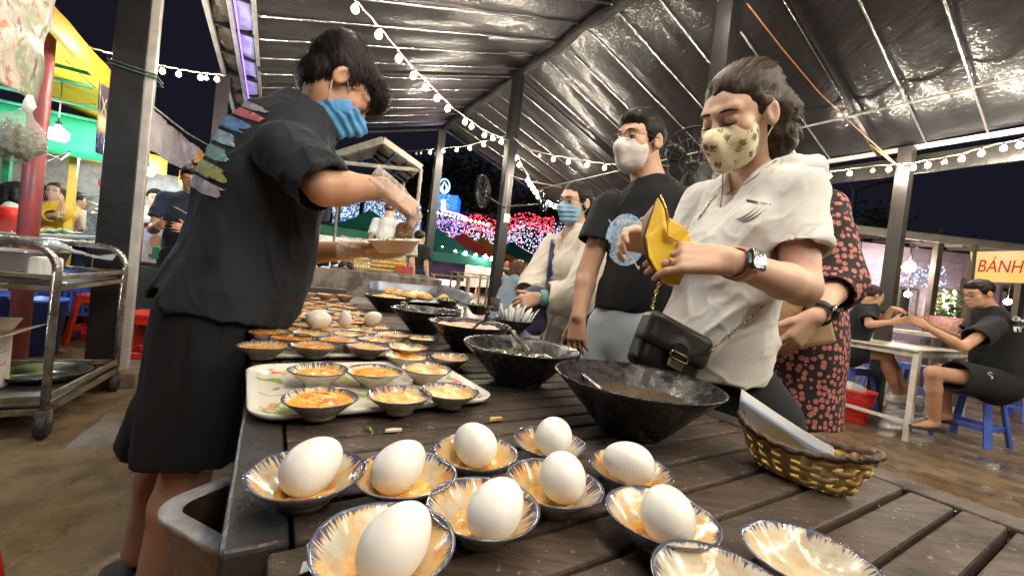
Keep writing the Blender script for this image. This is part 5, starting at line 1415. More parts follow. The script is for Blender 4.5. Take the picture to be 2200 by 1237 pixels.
# ================================================================== other people
def lengthen(a, b, l): return np.asarray(a) + nrm(np.asarray(b) - np.asarray(a)) * l
def person(label, hd, fw, J, skin, hair, top, bottom, vox=.006, mask=None, glasses=None, hands=None, fem=False, group=None, shoes=None, down=False, legs_skin=True, face=True, hsc=1.0):
    """J: neck chest waist pelv shL shR elL elR wrL wrR knL knR anL anR"""
    fw = nrm(fw); fs = nrm(np.cross(fw, ZX)); J = {k: np.asarray(v, float) for k, v in J.items()}
    base = J['pelv'] * (1, 1, 0)
    root = thing('person', label, 'person', base, group)
    B = SDF(*bounds([hd.c] + list(J.values()), .22), vox)
    hd.add(B, True, fem)
    B.cone(hd.L(0, -.026, -.05), J['neck'], .048 if fem else .056, .056, .02); B.chain([J['neck'], J['chest'], J['waist'], J['pelv']], [.06, .085, .08, .09], .03)
    for s in 'LR':
        arm(B, J['sh' + s], J['el' + s], J['wr' + s], (.039, .032, .031, .022) if fem else (.045, .037, .036, .025))
        d = nrm(J['wr' + s] - J['el' + s]); hs = (hands or {}).get(s)
        if hs is None: hand(B, J['wr' + s], d, nrm(fs * (1 if s == 'R' else -1) - d * .1), 1 if s == 'L' else -1, ((18, 25, 15),) * 4, 4, (25, 15), .88 * hsc)
        else: hand(B, J['wr' + s], hs[0], hs[1], hs[2], hs[3] if len(hs) > 3 else ((25, 30, 18),) * 4, 4, (30, 15), .88 * hsc)
        if 'kn' + s in J:
            hp = J['pelv'] + fs * (.085 if s == 'R' else -.085)
            leg(B, hp, J['kn' + s], J['an' + s], (.082, .055, .053, .036) if not fem else (.075, .050, .048, .033), J['an' + s] + nrm(J.get('to' + s, fw)) * .15 - ZX * .055)
    V, Fc = B.mesh(); mobj('body', V, Fc, skin, root)
    if face: hd.details(root, down, hair[0])
    if mask: hd.mask(root, mask[0], max(.0035, vox * .7), **mask[1])
    if glasses: hd.glasses(root, glasses)
    hd.hair(root, hair[0], hair[1], max(.005, vox * .9), **hair[2])
    sh = garment(root, top, J, fw, fs, vox)
    if bottom: lower(root, bottom, J, fw, fs, vox)
    if shoes:
        for s in 'LR':
            if 'an' + s in J:
                c_ = J['an' + s]; t = nrm(J.get('to' + s, fw)); m = MB(); m.prism(rrect(.09, .26, .04), (c_[0] + t[0] * .05, c_[1] + t[1] * .05, c_[2] - .078), np.cross(t, ZX), t, shoes[1]); m.build('shoe', shoes[0], root, False, .008)
    return root, sh
def garment(root, t, J, fw, fs, vox):
    h = max(.005, vox * .9); hem = np.asarray(t.get('hem', J['pelv'])); sl = t.get('sleeve', .6); r = t.get('r', (.150, .150, .115)); sr = t.get('sr', (.062, .070))
    ends = {s: (J['sh' + s] + (J['el' + s] - J['sh' + s]) * min(sl, 1.) if sl <= 1 else J['el' + s] + (J['wr' + s] - J['el' + s]) * (sl - 1)) for s in 'LR'}
    D = SDF(*bounds([J['shL'], J['shR'], J['elL'], J['elR'], ends['L'], ends['R'], J['neck'], hem, J['chest']], .21), h)
    sq = (fw, t.get('sq', .74)); ax = nrm(J['neck'] - J['pelv'])
    D.cone(hem + (J['waist'] - hem) * .0 - ax * .03, J['waist'], r[0], r[1] * .97, .03, sq=sq); D.cone(J['waist'], J['chest'], r[1] * .97, r[1], .03, sq=sq); D.cone(J['chest'], J['neck'] - ax * .06, r[1], r[2], .03, sq=sq)
    D.cone(J['shL'], J['shR'], sr[0] * .92, sr[0] * .92, .04); D.cone(J['neck'] - ax * .05, J['neck'] + ax * .0, .085, .066, .03)
    if t.get('bust'):
        for sx in (-1, 1): D.ell(J['chest'] + fw * r[1] * .5 + fs * sx * .06, (.055, .05, .055), None, .04)
    for s in 'LR':
        if sl <= 1: D.cone(J['sh' + s], ends[s], sr[0], sr[1], .02, flat=(0, 1))
        else: D.cone(J['sh' + s], J['el' + s], sr[0], sr[1], .02); D.cone(J['el' + s], ends[s], sr[1], sr[1] * t.get('cuff', .8), .02, flat=(0, 1))
    D.plane(hem, t.get('hn', -ax))
    for s in 'LR':
        d = nrm(ends[s] - (J['sh' + s] if sl <= 1 else J['el' + s])); q = sr[1] * (1 if sl <= 1 else t.get('cuff', .8)); D.cone(ends[s] - d * .03, ends[s] + d * .08, q * .84, q * .9, 0, '-')
    D.cone(J['neck'] - ax * .01, J['neck'] + ax * .12, .056, .060, .006, '-')
    if t.get('vneck'): D.cone(J['neck'] + fw * .06, J['neck'] + fw * .10 - ZX * .10, .045, .010, .01, '-')
    V, Fc = D.mesh(); V = relax(V, Fc, 2); a = t.get('fold', .006)
    V = folds(V, Fc, a, t.get('fd', nrm(ZX - fw * .3)), 1.5, 9, t.get('seed', 61)); V = folds(V, Fc, a * .8, nrm(fw * .6 - ZX + fs * .4), 2, 13, t.get('seed', 61) + 5, 2)
    o = mobj(t.get('name', 'shirt'), V, Fc, t['mat'], root); return o, Surf(V, Fc)
def lower(root, b, J, fw, fs, vox):
    h = max(.006, vox); D = SDF(*bounds([J['pelv'], J['waist']] + [J[k] for k in ('knL', 'knR', 'anL', 'anR') if k in J], .24), h)
    rr = b.get('r', (.135, .105, .095)); kind = b['kind']
    D.cone(J['pelv'] + ZX * .08, J['pelv'] - ZX * .03, rr[0] * .95, rr[0], .03, sq=(fw, .8))
    if kind == 'skirt':
        f = b.get('len', .55); e = J['pelv'] - ZX * f; D.cone(J['pelv'], e, rr[0], rr[2], .03, flat=(0, 1), sq=(fw, .85))
    else:
        for s in 'LR':
            hp = J['pelv'] + fs * (.08 if s == 'R' else -.08); kn, an = J['kn' + s], J['an' + s]
            if kind == 'shorts': e = hp + (kn - hp) * b.get('len', .8); D.cone(hp, e, rr[1], rr[2], .03, flat=(0, 1)); d = nrm(e - hp); D.cone(e - d * .03, e + d * .06, rr[2] * .85, rr[2] * .9, 0, '-')
            else: D.cone(hp, kn, rr[1], rr[2] * .8, .03); D.cone(kn, an + (kn - an) * .08, rr[2] * .8, rr[2] * .72, .03, flat=(0, 1))
    V, Fc = D.mesh(); V = relax(V, Fc, 2); V = folds(V, Fc, b.get('fold', .006), (0, 0, 1), 1.2, 9, 71)
    mobj(b.get('name', kind), V, Fc, b['mat'], root)
def stand(base, fw, h=1.6, arms='down'):
    """joints of somebody standing at base"""
    fw = nrm(fw); fs = nrm(np.cross(fw, ZX)); b = np.asarray(base, float) * (1, 1, 0); k = h / 1.65
    J = dict(neck=b + ZX * 1.37 * k, chest=b + ZX * 1.18 * k + fw * .01, waist=b + ZX * 1.02 * k, pelv=b + ZX * .90 * k)
    for s, q in (('L', -1), ('R', 1)):
        J['sh' + s] = b + fs * q * .165 * k + ZX * 1.33 * k
        if arms == 'down': J['el' + s] = b + fs * q * .21 * k + ZX * 1.07 * k - fw * .03; J['wr' + s] = b + fs * q * .22 * k + ZX * .84 * k + fw * .04
        else: J['el' + s] = b + fs * q * .20 * k + ZX * 1.08 * k + fw * .06; J['wr' + s] = b + fs * q * .10 * k + ZX * 1.10 * k + fw * .27
        J['kn' + s] = b + fs * q * .085 * k + ZX * .48 * k + fw * .02; J['an' + s] = b + fs * q * .09 * k + ZX * .08
    return J, Head(b + ZX * (1.37 + .135) * k + fw * .03, fw, ZX, 1.02 * k)
def sit(base, fw, seat=.36, lean=.15, h=1.65, reach=.32, tz=.62):
    fw = nrm(fw); fs = nrm(np.cross(fw, ZX)); b = np.asarray(base, float) * (1, 1, 0); k = h / 1.65; z = seat + .08
    J = dict(pelv=b + ZX * z, waist=b + ZX * (z + .15) + fw * lean * .25, chest=b + ZX * (z + .31 * k) + fw * lean * .7, neck=b + ZX * (z + .50 * k) + fw * lean)
    for s, q in (('L', -1), ('R', 1)):
        J['sh' + s] = J['neck'] - ZX * .045 + fs * q * .165 * k; J['el' + s] = J['sh' + s] - ZX * .22 + fw * .13 + fs * q * .05; J['wr' + s] = b + fw * (lean + reach) + ZX * (tz + .06) + fs * q * .08
        J['kn' + s] = b + fw * .40 * k + ZX * (seat + .06) + fs * q * .10; J['an' + s] = b + fw * .36 + ZX * .08 + fs * q * .10
    return J, Head(J['neck'] + ZX * .13 + fw * .07, nrm(fw - ZX * .3), nrm(ZX + fw * .3), .97 * k)
M_FRAME = PM('dark_spectacle_frame', (.03, .02, .015), .3); HS = dict(strands=500, slen=.04, lift=.004)
# ---- man in the black printed t-shirt
fw = nrm((-.80, -.55, 0))
hd = Head(at(1374, 310, 1.44), nrm((-.80, -.58, -.10)), nrm((-.02, -.06, 1)), 1.0)
J = dict(neck=at(1398, 408, 1.46), chest=at(1382, 520, 1.45), waist=at(1362, 630, 1.43), pelv=at(1350, 712, 1.42), shR=at(1308, 452, 1.53), shL=at(1478, 446, 1.38), elR=at(1262, 585, 1.50), wrR=at(1243, 680, 1.42), elL=at(1490, 590, 1.34), wrL=at(1440, 690, 1.30))
pz_ = J['pelv'] * (1, 1, 0); fs = nrm(np.cross(fw, ZX))
for s, q in (('L', -1), ('R', 1)): J['kn' + s] = pz_ + fs * q * .09 + ZX * .48 + fw * .02; J['an' + s] = pz_ + fs * q * .10 + ZX * .08
rt, (sh, SH) = person('man in black t-shirt with blue round print, glasses and white mask', hd, fw, J, SK_MID, (H_BLACK, 'short', dict(strands=1500, slen=.028, lift=.004, flow=(0, .8, .3))),
    dict(mat=C_BLACK, name='t_shirt', sleeve=.55, hem=at(1352, 668, 1.43), hn=-ZX, r=(.138, .138, .115), sr=(.064, .076), fold=.005), dict(kind='shorts', mat=C_DENIM, r=(.118, .090, .098)), .0045,
    (MK_WHITE, dict(low=.0, bulge=.98)), M_FRAME, {'R': (nrm(im(-.10, -1, -.1)), nrm(im(-.6, 0, -.8)), 1, ((12, 22, 14), (16, 26, 16), (20, 28, 16), (24, 30, 16)))}, shoes=(M_SOLE, .03))
# the print: a blue disc with painted waves, a word and a white arrow
pz = nrm(CAM - at(1340, 515, 1.35)); px_ = nrm(_r - pz * (_r @ pz)); py_ = np.cross(pz, px_); k_ = 1.33 / 870; o_ = at(1343, 514, 1.33)
g = N('print_waves'); v_ = g.map((1, 1, 1)); n_ = g.noise(v_, 30, 3, .6, 2.5)
cc = g.mix(g.ramp(n_, .38, .48), (.10, .22, .46), (.38, .55, .78)); cc = g.mix(g.ramp(g.noise(v_, 42, 3, .6, 2.), .58, .63), cc, (.16, .36, .34)); cc = g.mix(g.ramp(g.noise(v_, 55, 2, .5, 2.), .63, .67), cc, (.7, .78, .82))
g.set(Base_Color=cc, Roughness=.7); M_WAVE = g.m
pol = [(44 * math.cos(a) * (1.0 if math.sin(a) < 0 else .98) * k_, 58 * math.sin(a) * k_) for a in np.linspace(0, 2 * PI, 40)[:-1]]
disc = decal('print_disc', pol, o_, px_, py_, SH, M_WAVE, sh, .0015, .012)
M_PW = PM('white_print', (.72, .74, .76), .7)
text_on('print_word', 'BERA', 17 * k_, o_ + px_ * -20 * k_ + py_ * 34 * k_, nrm(px_ - py_ * .02), py_, SH, M_PW, sh, .003, 0, .0006)
for (x0, y0, x1, y1, w_) in ((-38, 46, 28, -60, 1.4), (-36, -14, 0, 22, 1.2), (12, -4, 22, -26, 1.2), (22, -26, 38, -10, 1.2), (12, -4, 38, -10, 1.0), (-30, -40, 5, -40, 1.5), (-34, -34, -2, -34, 1.2)):
    d = nrm((x1 - x0, y1 - y0, 0))[:2]; nx, ny = -d[1] * w_, d[0] * w_
    decal('print_line', [((x0 + nx) * k_, (y0 + ny) * k_), ((x0 - nx) * k_, (y0 - ny) * k_), ((x1 - nx) * k_, (y1 - ny) * k_), ((x1 + nx) * k_, (y1 + ny) * k_)], o_, px_, py_, SH, M_PW, sh, .003, .02)
decal('print_arrow', [(24 * k_, -56 * k_), (33 * k_, -58 * k_), (30 * k_, -66 * k_)][::-1], o_, px_, py_, SH, M_PW, sh, .003, .02)
# ---- woman in the cream blouse
fw = nrm((-.84, -.52, 0))
hd = Head(at(1236, 438, 2.06), nrm((-.74, -.64, -.14)), nrm((.02, -.05, 1)), .97)
J = dict(neck=at(1238, 500, 2.09), chest=at(1226, 575, 2.08), waist=at(1222, 650, 2.06), pelv=at(1225, 720, 2.05), shR=at(1188, 528, 2.20), shL=at(1282, 530, 1.96), elR=at(1150, 610, 2.12), wrR=at(1122, 640, 2.0), elL=at(1238, 640, 1.86), wrL=at(1160, 640, 1.86))
pz_ = J['pelv'] * (1, 1, 0); fs = nrm(np.cross(fw, ZX))
for s, q in (('L', -1), ('R', 1)): J['kn' + s] = pz_ + fs * q * .08 + ZX * .45 + fw * .02; J['an' + s] = pz_ + fs * q * .08 + ZX * .08
def tail(D, s): q0 = s.L(-.02, -.085, .02); D.chain([q0, q0 - ZX * .08 + _r * .015, q0 - ZX * .17 + _r * .02], [.042, .046, .030], .02); D.cone(s.L(-.055, -.04, .02), s.L(-.055, -.06, -.08), .032, .026, .02)
rt, (sh, SH) = person('woman in cream blouse and blue mask picking paper from the small bowl', hd, fw, J, SK_MID, (H_BLACK, 'cap', dict(strands=1200, slen=.05, lift=.002, flow=(0, -1, .1), extra=tail, jit=.06)),
    dict(mat=C_OFFW, name='blouse', sleeve=1.75, hem=at(1215, 760, 2.05), hn=-ZX, r=(.165, .135, .112), sr=(.062, .085), cuff=.8, fold=.010, vneck=1, bust=1), dict(kind='trousers', mat=C_DARKJ), .0055, (MK_PALE, dict(low=.0, pleats=1)), M_FRAME,
    {'L': (nrm(im(-.95, -.25, -.1)), nrm(im(.1, .4, -.9)), 1), 'R': (nrm(im(-.35, -.9, -.1)), nrm(im(-.8, .2, -.5)), -1)}, True, shoes=(M_SHOEW, .04))
st = []
for t in np.linspace(0, 1, 10):
    h_, n_ = SH.hit(CAM, nrm(at(1190 - 10 * t, 515 + 95 * t, 2.05) - CAM)); st.append(at(1190 - 10 * t, 515 + 95 * t, 1.97) if h_ is None else h_ - nrm(h_ - CAM) * .008)
st = np.array(st); P = np.array([[p - _r * .017, p + _r * .017] for p in st])
slb = thing('sling_bag', 'navy blue sling bag worn across the cream blouse', 'bag', at(1140, 640, 1.88)); M_NAVYB = cloth('navy_canvas', (.05, .06, .13))
m = MB(); m.grid(P); mod_solid(m.build('strap', M_NAVYB, slb, True), .004)
D = SDF(at(1150, 640, 1.9) - .2, at(1150, 640, 1.9) + .2, .008); D.ell(at(1150, 646, 1.93), (.085, .05, .075), frame(fw, ZX), .0); D.ell(at(1150, 690, 1.95), (.08, .045, .07), frame(fw, ZX), .03); V, Fc = D.mesh(); mobj('pouch', V, Fc, M_NAVYB, slb)
wd_ = nrm(J['elL'] - J['wrL']); a_ = nrm(np.cross(wd_, _f)); b_ = np.cross(wd_, a_); wc = J['wrL'] + wd_ * .02
m = MB(); m.grid(np.array([[wc + (a_ * math.cos(t) + b_ * math.sin(t)) * .034 + wd_ * q for q in (-.016, .016)] for t in np.linspace(0, 2 * PI, 25)[:-1]]), True); mod_solid(m.build('watch', PM('teal_watch', (.16, .45, .40), .4), rt, True), .006)
# ---- person in the floral dress behind
fw = nrm((-.85, -.5, 0))
hd = Head(at(1618, 300, 1.36), nrm((-.8, -.6, -.1)), ZX, .95)
J = dict(neck=at(1690, 400, 1.36), chest=at(1700, 530, 1.34), waist=at(1695, 650, 1.33), pelv=at(1700, 740, 1.33), shL=at(1770, 452, 1.24), shR=at(1600, 440, 1.5), elL=at(1803, 610, 1.16), wrL=at(1752, 680, 1.04), elR=at(1590, 620, 1.46), wrR=at(1640, 700, 1.25))
fs = nrm(np.cross(fw, ZX))
rt, (sh, SH) = person('person in black dress with pink floral print hugging a tan bag', hd, fw, J, SK_FAIR, (H_BROWN, 'cap', dict(strands=200, slen=.04, lift=.002)),
    dict(mat=C_FLORAL, name='dress_top', sleeve=1.35, hem=at(1700, 760, 1.33), hn=-ZX, r=(.135, .135, .11), sr=(.062, .066), cuff=.85, fold=.008), dict(kind='skirt', mat=C_FLORAL, r=(.15, .1, .185), len=.70, fold=.016, name='skirt'), .0048,
    (MK_PALE, {}), None, {'L': (nrm(im(-.62, -.75, .1)), nrm(im(.45, -.1, -.9)), 1, ((20, 22, 14), (24, 26, 16), (28, 28, 16), (32, 30, 16)))}, True, shoes=(M_SOLE, .03))
wd_ = nrm(J['elL'] - J['wrL']); wc = J['wrL'] + wd_ * .022; bk = nrm(im(.75, .15, -.6)); bk = nrm(bk - wd_ * (bk @ wd_)); sd = np.cross(wd_, bk)
m = MB(); m.grid(np.array([[wc + (bk * math.cos(t) + sd * math.sin(t)) * .032 + wd_ * q for q in (-.010, .010)] for t in np.linspace(0, 2 * PI, 25)[:-1]]), True); wb = mod_solid(m.build('watch_strap', M_SOLE, rt, True), .004)
m = MB(); m.lathe([(0, 0), (.020, 0), (.021, .004), (.019, .008), (0, .0085)], 20, wc + bk * .032, np.array([sd, wd_, bk]).T); m.build('watch_face', PM('black_glass', (.006, .006, .007), .08), wb, True)
c_ = at(1705, 690, 1.14); m = MB(); m.box(c_, (.09, .03, .075), frame(nrm(im(0, .1, -1)), im(-.15, 1, 0))); tag(m.build('tan_pouch', PM('tan_leather', (.36, .24, .12), .5, 0, .25, 20, .2, 90), None, False, .014), 'tan pouch clutched against the floral dress', 'bag')
# ---- the diners
GD = 'people seated at the low table'
fw = nrm((1., .05, 0))
b_ = onz(1830, 872, 0); J, hd = sit(b_, fw, .40, .16, 1.62, .30, .62)
J.update(pelv=at(1828, 752, 4.05), waist=at(1838, 715, 4.05), chest=at(1852, 685, 4.05), neck=at(1866, 658, 4.05), shR=at(1862, 672, 3.92), shL=at(1868, 668, 4.2), elR=at(1868, 697, 3.80), wrR=at(1915, 692, 3.75), elL=at(1900, 685, 4.1), wrL=at(1918, 662, 4.0), knR=at(1900, 762, 3.85), knL=at(1906, 762, 4.15), anR=at(1926, 846, 3.95), anL=at(1948, 846, 4.2))
hd = Head(at(1874, 637, 4.03), nrm((.96, -.05, -.22)), nrm((.15, 0, 1)), 1.0)
def bunny(D, s): D.ell(s.L(0, -.10, .085), (.038, .034, .034), s.R, .02)
person('woman with bun and glasses eating with her hands at the low table', hd, fw, J, SK_TAN, (H_BROWN, 'cap', dict(strands=150, slen=.04, lift=.002, extra=bunny)), dict(mat=C_BLACK, name='t_shirt', sleeve=.7, hem=at(1826, 752, 4.05), hn=-ZX, r=(.15, .135, .11)),
       dict(kind='shorts', mat=C_BLACK, len=.45, r=(.14, .10, .10)), .008, None, M_FRAME, {'L': (nrm(im(.9, -.1, 0)), nrm(im(0, .9, -.3)), 1)}, True, GD, (M_SHOEW, .07), True)
fw = nrm((-1., .12, 0))
J.update(pelv=at(2135, 822, 3.42), waist=at(2140, 775, 3.42), chest=at(2140, 720, 3.42), neck=at(2128, 668, 3.42), shL=at(2135, 700, 3.22), shR=at(2120, 690, 3.62), elL=at(2070, 745, 3.15), wrL=at(1990, 702, 3.25), elR=at(2060, 730, 3.7), wrR=at(1995, 695, 3.6), knL=at(2005, 800, 3.32), knR=at(2020, 795, 3.6), anL=at(2008, 905, 3.42), anR=at(2035, 890, 3.68))
hd = Head(at(2102, 632, 3.42), nrm((-.95, .02, -.28)), nrm((-.15, 0, 1)), 1.08)
r_, (sh, SH) = person('man in black t-shirt and shorts eating on a blue stool', hd, fw, J, SK_TAN, (H_BLACK, 'short', dict(strands=300, slen=.04, lift=.004)), dict(mat=C_BLACK, name='t_shirt', sleeve=.62, hem=at(2140, 830, 3.42), hn=-ZX, r=(.19, .18, .13), sr=(.075, .09)),
       dict(kind='shorts', mat=C_BLACK, len=.72, r=(.16, .13, .13)), .008, None, M_FRAME, None, False, GD, (M_SOLE, .022), True)
pz = nrm(CAM - at(2185, 705, 3.3)); px_ = nrm(_r - pz * (_r @ pz)); py_ = np.cross(pz, px_)
for tx, x, y in (('●▪', 2174, 690), ('ทิ', 2178, 712)):
    text_on('back_print', {'●▪': 'o.', 'ทิ': 'na'}[tx], .08, at(x, y, 3.2), px_, py_, SH, M_PW, sh, .004, 0, .004)
text_on('shorts_mark', 'S', .075, at(2121, 813, 3.22), px_, py_, None, M_PW, sh, .0)
# ---- people at the neighbouring stall
GS = 'people at the neighbouring stall'
J, hd = stand(at(112, 460, 4.5), (.5, -.85, 0), 1.58, 'up'); hd = Head(at(118, 413, 4.4), nrm((.45, -.85, 0)), ZX, .95)
dz = hd.c - (J['neck'] + ZX * .145); J = {k: (v + dz if k[:2] not in ('kn', 'an') else v + dz * (1, 1, 0)) for k, v in J.items()}
J['elL'] = at(140, 462, 4.2); J['wrL'] = at(135, 440, 4.15); J['elR'] = at(92, 465, 4.3); J['wrR'] = at(120, 462, 4.15)
def longh(D, s):
    for x in (-1, 1): D.chain([s.L(x * .07, -.02, .03), s.L(x * .092, -.01, -.07), s.L(x * .10, .0, -.19)], [.035, .036, .022], .02)
    D.cone(s.L(0, -.08, .02), s.L(0, -.09, -.16), .07, .06, .03)
person('woman in mustard top with long brown hair standing at the stall', hd, (.45, -.85, 0), J, SK_MID, (H_CHEST, 'cap', dict(strands=150, slen=.05, lift=.002, extra=longh)), dict(mat=C_YEL, sleeve=1.7, hem=J['pelv'] - ZX * .05, hn=-ZX, r=(.17, .15, .11), sr=(.065, .08), fold=.01), dict(kind='trousers', mat=C_DARKJ), .009, None, None, None, True, GS)
for lab, px, py, d, fwv, hm, top, h_ in (('woman in sage shirt half hidden by the red stall post', 42, 415, 4.0, (.6, .6, 0), (H_BLACK, 'cap', dict(strands=100, extra=longh)), C_SAGE, 1.58),
        ('person in cream shirt behind the red stall post', 80, 410, 4.7, (.7, -.4, 0), (H_BLACK, 'short', dict(strands=100)), cloth('cream_shirt', (.66, .58, .42)), 1.6),
        ('person in pale shirt turned away behind the yellow post', 163, 432, 4.6, (.2, .9, 0), (H_BLACK, 'short', dict(strands=100)), cloth('pale_pink_shirt', (.62, .54, .50)), 1.45),
        ('boy with cropped hair and cream shirt behind the drinks box', 333, 428, 4.1, (.6, -.6, 0), (H_BLACK, 'short', dict(strands=100)), cloth('peach_shirt', (.62, .45, .33)), 1.35)):
    J, hd0 = stand(at(px, py + 40, d), fwv, h_, 'up'); hd = Head(at(px, py, d), fwv, ZX, .93); dz = hd.c - hd0.c
    J = {k: (v + dz if k[:2] not in ('kn', 'an') else v + dz * (1, 1, 0)) for k, v in J.items()}
    person(lab, hd, fwv, J, SK_MID, hm, dict(mat=top, sleeve=.7, hem=J['pelv'], hn=-ZX, r=(.15, .14, .11)), dict(kind='trousers', mat=C_DARKJ), .010, None, None, None, True, GS)
J, hd0 = stand(at(395, 450, 3.3), (.3, -.8, 0), 1.68, 'up'); hd = Head(at(412, 386, 3.25), nrm((.55, -.75, -.35)), ZX, 1.0); dz = hd.c - hd0.c
J = {k: (v + dz if k[:2] not in ('kn', 'an') else v + dz * (1, 1, 0)) for k, v in J.items()}
person('young man in dark shirt working at the stall behind the drinks box', hd, (.3, -.8, 0), J, SK_TAN, (H_BLACK, 'short', dict(strands=200)), dict(mat=C_DARKJ, sleeve=.65, hem=J['pelv'], hn=-ZX, r=(.17, .16, .12)), dict(kind='trousers', mat=C_BLACK), .009, None, None, None, False, GS, None, True)
# ---- people farther off, beyond the grill
GF = 'people farther off across the plaza'
blue = cloth('royal_blue', (.05, .12, .55)); red = cloth('red_cotton', (.5, .05, .05))
for lab, px, py, d, fwv, hm, top, bot, h_, tr in (('person in white shirt and blue trousers beyond the grill', 838, 452, 5.6, (.2, .9, 0), (H_BLACK, 'short', dict(strands=0)), C_WHITE, blue, 1.68, 0),
        ('person with long brown hair seen from behind past the plate', 868, 497, 4.9, (.2, .9, 0), (H_CHEST, 'cap', dict(strands=0, extra=longh)), C_SAGE, C_DARKJ, 1.4, 0),
        ('person with black hair beside the dark post past the plate', 902, 512, 5.6, (.3, .9, 0), (H_BLACK, 'short', dict(strands=0)), C_BLACK, C_DARKJ, 1.4, 0),
        ('dark dressed person behind the ridge post by the light curtain', 1084, 590, 8.0, (-.6, -.4, 0), (H_BLACK, 'short', dict(strands=0)), C_BLACK, C_DARKJ, 1.5, 0),
        ('person in pale pink top near the red tents', 1088, 566, 10.5, (.3, -.9, 0), (H_BLACK, 'cap', dict(strands=0)), cloth('pink_top', (.65, .4, .4)), C_DARKJ, 1.55, 0),
        ('child in red top beside the girl in denim', 1128, 585, 8.5, (-.5, -.5, 0), (H_BLACK, 'short', dict(strands=0)), red, C_DARKJ, 1.3, 0)):
    J, hd0 = stand(at(px, py + 30, d), fwv, h_, 'down'); hd = Head(at(px, py, d), fwv, ZX, .95); dz = hd.c - hd0.c
    J = {k: (v + dz if k[:2] not in ('kn', 'an') else v + dz * (1, 1, 0)) for k, v in J.items()}
    person(lab, hd, fwv, J, SK_MID, hm, dict(mat=top, sleeve=.7, hem=J['pelv'] - ZX * .04, hn=-ZX, r=(.15, .14, .11)), dict(kind='trousers', mat=bot), .014, None, None, None, True, GF, None, True, True, False)
fw = nrm((.75, .55, 0)); J, hd0 = sit(onz(1095, 700, 0) * 0 + at(1085, 650, 5.2), fw, .42, .15, 1.6, .35, .70); hd = Head(at(1117, 577, 5.2), nrm((.8, .4, -.15)), ZX, .97); dz = hd.c - hd0.c
J = {k: v + dz * (1, 1, 1) for k, v in J.items()}
person('girl in blue denim jacket sitting on a blue stool past the ridge post', hd, fw, J, SK_MID, (H_CHEST, 'cap', dict(strands=120, extra=longh)), dict(mat=C_GREYB, name='jacket', sleeve=1.8, hem=J['pelv'] - ZX * .05, hn=-ZX, r=(.17, .16, .12), sr=(.07, .085), fold=.01), dict(kind='trousers', mat=C_GREYB), .010, None, None, None, True, GF, None, True)
# ================================================================== round the table: bin, grill, trolley
def onV(x, y, v):
    d = _f + _r * (x - PW / 2) / F_PX - _u * (y - PH / 2) / F_PX
    return CAM + d * (v / (d @ VX))
def flo(x, y): return onz(x, y, 0.0)
def sheet(name, P, mat, parent=None, t=.003, smooth=True):
    m = MB(); m.grid(np.asarray(P, float)); return mod_solid(m.build(name, mat, parent, smooth), t)
def quad(a, b, c, d, nu=8, nv=8, wav=0., seed=1, sag=0.):
    """a patch between four corners, gently crumpled"""
    a, b, c, d = map(np.asarray, (a, b, c, d)); n = nrm(np.cross(b - a, d - a)); P = np.zeros((nu, nv, 3))
    for i in range(nu):
        for j in range(nv):
            s, t = i / (nu - 1), j / (nv - 1); P[i, j] = (a * (1 - s) + b * s) * (1 - t) + (d * (1 - s) + c * s) * t - ZX * sag * math.sin(PI * s) * math.sin(PI * t)
    if wav: P += (n * 1.0) * wav * fnoise(P.reshape(-1, 3) * 6, seed).reshape(nu, nv, 1)
    return P
# plastic bin at the corner of the table
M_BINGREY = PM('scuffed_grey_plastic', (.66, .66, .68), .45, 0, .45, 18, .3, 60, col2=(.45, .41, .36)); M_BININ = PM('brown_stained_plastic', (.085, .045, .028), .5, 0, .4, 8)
binz = .50; R1_, R2_, R3_ = onz(505, 1015, binz), onz(332, 1082, binz), onz(392, 1240, binz); bU = nrm(R1_ - R2_); bV = nrm((R3_ - R2_) - bU * ((R3_ - R2_) @ bU)); bn = (R2_ + bU * .17 + bV * .13) * (1, 1, 0)
bo = thing('plastic_bin', 'scuffed grey plastic bin with a brown stained inside at the table corner', 'bin', bn)
def ring(w_, h_, r_, z): return [bn + bV * x + bU * y + ZX * z for x, y in rrect(w_, h_, r_, 6)]
P = np.array([ring(.12, .18, .05, .0), ring(.25, .36, .06, binz - .02), ring(.262, .372, .062, binz - .016), ring(.266, .376, .064, binz - .004), ring(.262, .372, .062, binz), ring(.206, .316, .046, binz), ring(.202, .312, .045, binz - .006)])
m = MB(); m.grid(P, False, True); m.build('wall', M_BINGREY, bo, True)
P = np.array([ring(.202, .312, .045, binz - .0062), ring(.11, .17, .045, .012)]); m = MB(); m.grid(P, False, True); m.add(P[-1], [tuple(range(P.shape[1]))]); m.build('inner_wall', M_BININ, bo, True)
# concrete grill at the far end of the table
M_CONC = PM('sooty_concrete', (.23, .20, .18), .8, 0, .6, 14, .5, 60, col2=(.075, .065, .06)); M_TIN = PM('blue_grey_tin', (.30, .33, .40), .38, .5, .35, 9, .2, 30); M_COAL = PM('charcoal', (.012, .012, .015), .85, 0, .3, 30, .6, 50)
gc = W(2.85, .45, 0)
gr_ = thing('concrete_grill', 'sooty concrete grill with a tin liner at the end of the table', 'grill', gc)
m = MB(); m.box(W(3.05, .55, .47), (.045, .62, .47), RUV); m.build('back_wall', M_CONC, gr_, False, .012)
m = MB(); m.box(W(2.66, -.02, .42), (.30, .045, .42), RUV); m.build('side_wall', M_CONC, gr_, False, .012)
m = MB(); m.box(W(2.62, .34, .38), (.36, .30, .38), RUV); m.build('hearth', M_CONC, gr_, False, .012)
m = MB(); m.box(W(2.42, .16, .80), (.018, .22, .045), RUV); m.build('front_plate', PM('burnt_steel', (.12, .11, .115), .4, .6, .4, 12), gr_, False, .003)
